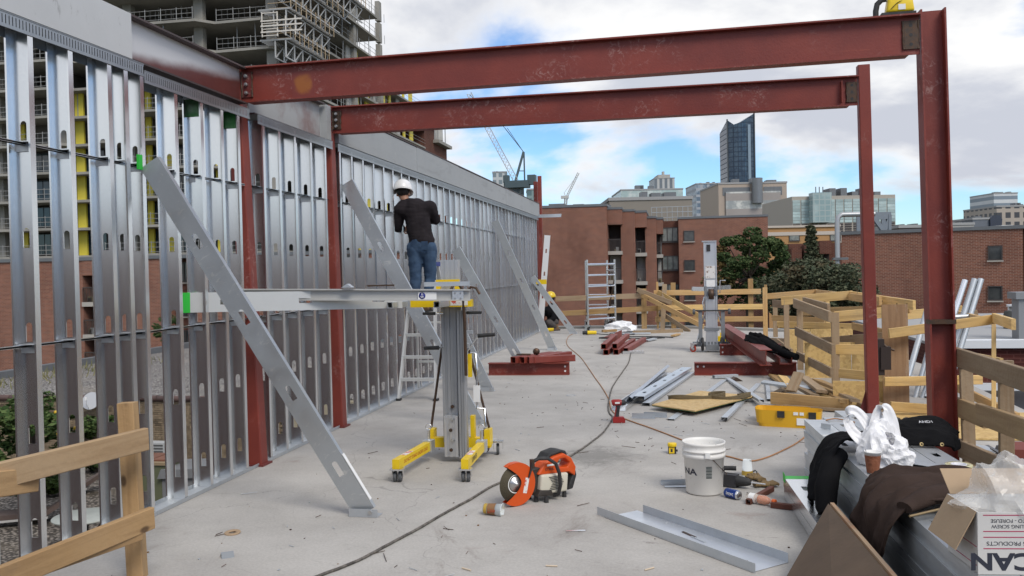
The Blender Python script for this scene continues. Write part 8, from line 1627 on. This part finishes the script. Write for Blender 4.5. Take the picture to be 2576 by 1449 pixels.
def head(t, c, fwd, up, m=M_SKIN):
    """skull with jaw, nose, ears, brow; hair cap added separately"""
    c = Vector(c); u = Vector(up).normalized(); f = Vector(fwd); f = (f-u*f.dot(u)).normalized(); l = u.cross(f)
    P = lambda a, b_, d: c+f*a+l*b_+u*d
    return [(P(-0.012,0,0.03),P(0.012,0,0.02),0.088,0.080),(P(0.02,0,-0.02),P(0.045,0,-0.075),0.066,0.040),(P(0.09,0,0.0),P(0.106,0,-0.025),0.011,0.015),(P(0.0,0.076,0.0),P(-0.008,0.080,-0.03),0.016,0.011),(P(0.0,-0.076,0.0),P(-0.008,-0.080,-0.03),0.016,0.011),(P(0.078,0.03,0.022),P(0.078,-0.03,0.022),0.014,0.014)], P
def face_bits(t, P):
    for s in (1,-1): b = MB(); b.ball(P(0.078,0.031*s,0.004),0.011,n=10,k=8); b.build('eye', mat('eye_white',(0.6,0.58,0.55),0.2), t)
    b = MB(); b.path([P(0.088,0.022,-0.060),P(0.094,0.0,-0.058),P(0.088,-0.022,-0.060)],0.006,6); b.build('mouth', mat('lips',(0.30,0.11,0.09),0.5), t)
# --- man on the ladder, back to the viewer
DM = (Vector((LADX,LADY,1.12))-CAM).dot(_f)+0.03
def J(x, y, dd=0.0): return A(x,y,DM+dd)
feetL, feetR = Vector((J(1043,783).x,LADY-0.02,1.12)), Vector((J(1077,784).x,LADY-0.02,1.12))
t = thing('person', 'man in white hard hat, dark sweater and jeans standing on the ladder, back turned', 'person', (LADX,LADY,1.12))
hipL, hipR, pel = J(1043,622,-0.02), J(1079,621,-0.02), J(1061,606,-0.02); kneeL, kneeR = J(1046,700,-0.02), J(1083,702,0.04)
waist, chest, neck, hd = J(1056,585,-0.02), J(1047,535,0.0), J(1024,508,0.06), J(1014,487,0.09)
shL, shR = J(1006,528,0.03), J(1082,522,0.0); elL, elR = J(1001,572,0.12), J(1096,552,0.16); wrL, wrR = J(1014,575,0.42), J(1075,555,0.42)
toward = Vector((-0.25,1,-0.12)); hup = Vector((-0.16,0.30,1)); across_ = (shR-shL).normalized()
segs, P = head(t, hd, toward, hup); segs += [(neck-Vector((0,0,0.03)),hd-Vector((0,0,0.03)),0.060,0.056),(chest,pel,0.085,0.09)]; segs += [(elL.lerp(wrL,0.5),wrL,0.036,0.028),(elR.lerp(wrR,0.5),wrR,0.036,0.028),(shL,elL,0.05,0.045),(shR,elR,0.05,0.045),(elL,wrL,0.04,0.03),(elR,wrR,0.04,0.03),(chest,shL,0.06,0.045),(chest,shR,0.06,0.045),(chest,neck,0.07,0.055)]
segs += [(hipL,kneeL,0.075,0.05),(kneeL,feetL+Vector((0,0,0.1)),0.05,0.038),(hipR,kneeR,0.075,0.05),(kneeR,feetR+Vector((0,0,0.1)),0.05,0.038)]
segs += hand(t, wrL, wrL-elL+Vector((0.1,0.1,0)), (1,0,-0.3), side=1); segs += hand(t, wrR, wrR-elR, (-1,0,-0.3), side=-1)
capsule_union('body', segs, M_SKIN, Matrix.Translation(WM[t].translation) if False else Matrix.Identity(4), t, 0.009, 3); face_bits(t, P)
hz = (-P(0,0,0)+P(0,0,1)); b = MB(); b.ball(P(-0.018,0,0.028),(0.088,0.086,0.080),n=20,k=14); o = b.build('hair', M_HAIR, t)
hard_hat(t, P(-0.002,0,0.028), toward, hup+Vector((0.10,-0.05,0)), M_HATW)
o = capsule_union('sweater', [(chest+Vector((0,0.0,0.02)),waist,0.170,0.160,across_,0.72),(waist,pel+Vector((0,0,-0.01)),0.158,0.168,across_,0.74),(chest.lerp(neck,0.15),shL,0.125,0.088),(chest.lerp(neck,0.15),shR,0.125,0.088),(shL.lerp(neck,0.55),neck-Vector((0,0,0.015)),0.085,0.068),(shR.lerp(neck,0.55),neck-Vector((0,0,0.015)),0.085,0.066),(shL,elL,0.082,0.066),(elL,wrL,0.064,0.042),(shR,elR,0.082,0.066),(elR,wrR,0.064,0.042)], M_SHIRT, Matrix.Identity(4), t, 0.011, 5); wrinkle(o, 0.016, 8, 3)
b = MB(); b.path([neck+Vector((0.066*math.cos(a),0.066*math.sin(a)*0.9,0.012+0.02*math.sin(a))) for a in [2*math.pi*k/20 for k in range(21)]],0.010,6); b.build('undershirt_collar', M_WHITE, t)
o = capsule_union('jeans', [(pel+Vector((0,0,0.01)),pel+Vector((0,0,-0.07)),0.158,0.165,across_,0.76),(hipL,kneeL,0.102,0.078),(kneeL,feetL+Vector((0,0,0.09)),0.077,0.066),(hipR,kneeR,0.102,0.078),(kneeR,feetR+Vector((0,0,0.09)),0.077,0.066)], M_DENIM, Matrix.Identity(4), t, 0.011, 4); wrinkle(o, 0.010, 11, 8)
b = MB()
for s in (1,-1): M = TR(pel+Vector((0.072*s,-0.118,-0.06)),0,R(8)); b.box((-0.045,-0.006,-0.06),(0.045,0.0,0.05),M)
b.build('back_pocket', M_DENIM, t)
for ft in (feetL,feetR):
    b = MB(); b.path([ft+Vector((0,-0.075,0.045)),ft+Vector((0,-0.05,0.05)),ft+Vector((0,0.06,0.05)),ft+Vector((0.0,0.14,0.035)),ft+Vector((0,0.175,0.025))],[0.036,0.047,0.046,0.042,0.022],12); b.path([ft+Vector((0,-0.03,0.04)),ft+Vector((0,-0.02,0.15))],[0.048,0.052],12); o = b.build('boot', M_BOOT, t); b = MB(); b.box((ft.x-0.042,ft.y-0.10,0.001+ft.z),(ft.x+0.042,ft.y+0.17,ft.z+0.02)); b.build('sole', M_BLACK, o)
# --- kneeling worker at the far end of the wall
K0 = F(1398,829); dk = (K0-CAM).dot(_f)
def K(x, y, dd=0.0): return A(x,y,dk+dd)
t = thing('person', 'crouching worker in yellow hard hat and black hoodie at the foot of the stud wall', 'person', (K0.x,K0.y,0))
hd = K(1386,752,0.0); neck = K(1387,768,0.0); chest = K(1387,782,0.0); pel = K(1392,806,0.1); shL, shR = K(1374,778,0.05), K(1397,776,-0.02); elL, elR = K(1366,795,0.05), K(1392,802,-0.22); wrL, wrR = K(1362,806,0.0), K(1368,812,-0.15)
kn1, kn2 = K(1380,812,-0.32), K(1372,826,0.12); fo1, fo2 = Vector((K(1398,829,-0.12).x,K0.y-0.18,0.0)), Vector((K(1390,829,0.35).x,K0.y+0.35,0.0)); hip1, hip2 = pel+Vector((0.05,-0.05,-0.03)), pel+Vector((-0.05,0.08,-0.03))
tw = Vector((-1,-0.35,-0.15)); hup = Vector((-0.15,0,1)); segs, P = head(t, hd, tw, hup)
segs += [(neck-Vector((0,0,0.05)),hd-Vector((0,0,0.03)),0.058,0.054),(chest,pel,0.09,0.09),(chest,neck,0.07,0.055),(chest,shL,0.06,0.045),(chest,shR,0.08,0.05),(shL,elL,0.05,0.045),(elL,wrL,0.04,0.03),(shR,elR,0.05,0.045),(elR,wrR,0.04,0.03),(pel,hip1,0.11,0.09),(pel,hip2,0.11,0.09),(hip1,kn1,0.085,0.06),(kn1,fo1+Vector((0,0,0.1)),0.055,0.042),(hip2,kn2,0.085,0.06),(kn2,fo2+Vector((0,0,0.1)),0.055,0.042)]
segs += hand(t, wrL, Vector((-1,-0.2,-0.3)), (0,0,-1), side=1); segs += hand(t, wrR, Vector((-1,0,-0.3)), (0,0,-1), side=-1)
capsule_union('body', segs, M_SKIN, Matrix.Identity(4), t, 0.011, 3); face_bits(t, P)
b = MB(); b.ball(P(-0.018,0,0.025),(0.092,0.092,0.088),n=16,k=12); b.build('hair', M_HAIR, t); hard_hat(t, P(0.0,0,0.04), tw, hup, M_HATY)
M_HOOD = clothmat('black_hoodie',(0.010,0.010,0.012),(0.016,0.016,0.018)); ac2 = (shR-shL).normalized()
o = capsule_union('hoodie', [(chest,pel+Vector((0,0,0.02)),0.165,0.165,ac2,0.85),(chest,shL,0.12,0.085),(chest,shR,0.12,0.085),(neck,chest,0.085,0.12),(shL,elL,0.080,0.066),(elL,wrL,0.064,0.044),(shR,elR,0.080,0.066),(elR,wrR,0.064,0.044),(neck+Vector((0.10,0.03,-0.02)),chest+Vector((0.12,0.05,0.03)),0.07,0.07)], M_HOOD, Matrix.Identity(4), t, 0.013, 4); wrinkle(o,0.012,9,5)
o = capsule_union('work_trousers', [(pel,pel+Vector((0,0,-0.06)),0.16,0.15,ac2,0.9),(hip1,kn1,0.105,0.085),(kn1,fo1+Vector((0,0,0.08)),0.082,0.068),(hip2,kn2,0.105,0.085),(kn2,fo2+Vector((0,0,0.08)),0.082,0.068)], mat('grey_work_cloth',(0.085,0.075,0.072),0.9,col2=(0.06,0.052,0.05),vscale=9,bump=.3,bscale=90), Matrix.Identity(4), t, 0.013, 4); wrinkle(o,0.012,9,6)
for ft in (fo1,fo2): b = MB(); b.path([ft+Vector((0.09,0.02,0.05)),ft+Vector((0.03,0,0.055)),ft+Vector((-0.08,-0.01,0.05)),ft+Vector((-0.17,-0.02,0.03))],[0.035,0.05,0.047,0.025],12); b.path([ft+Vector((0.02,0,0.04)),ft+Vector((0.02,0,0.15))],[0.05,0.055],12); b.build('boot', M_BOOT, t)
p = wrR+Vector((-0.05,-0.05,-0.10)); q = F(1388,836); t2 = thing('angle_drill', 'yellow drill on the slab beside the crouching worker', 'drill', q); b = MB(); b.tube(q+Vector((-0.16,0,0.06)),q+Vector((0.05,0.02,0.07)),0.05,0.045,n=10); b.build('body', M_YEL, t2); b = MB(); b.tube(q+Vector((0.05,0.02,0.07)),q+Vector((0.22,0.05,0.06)),0.035,0.02,n=10); b.build('chuck', M_DKMETAL, t2)
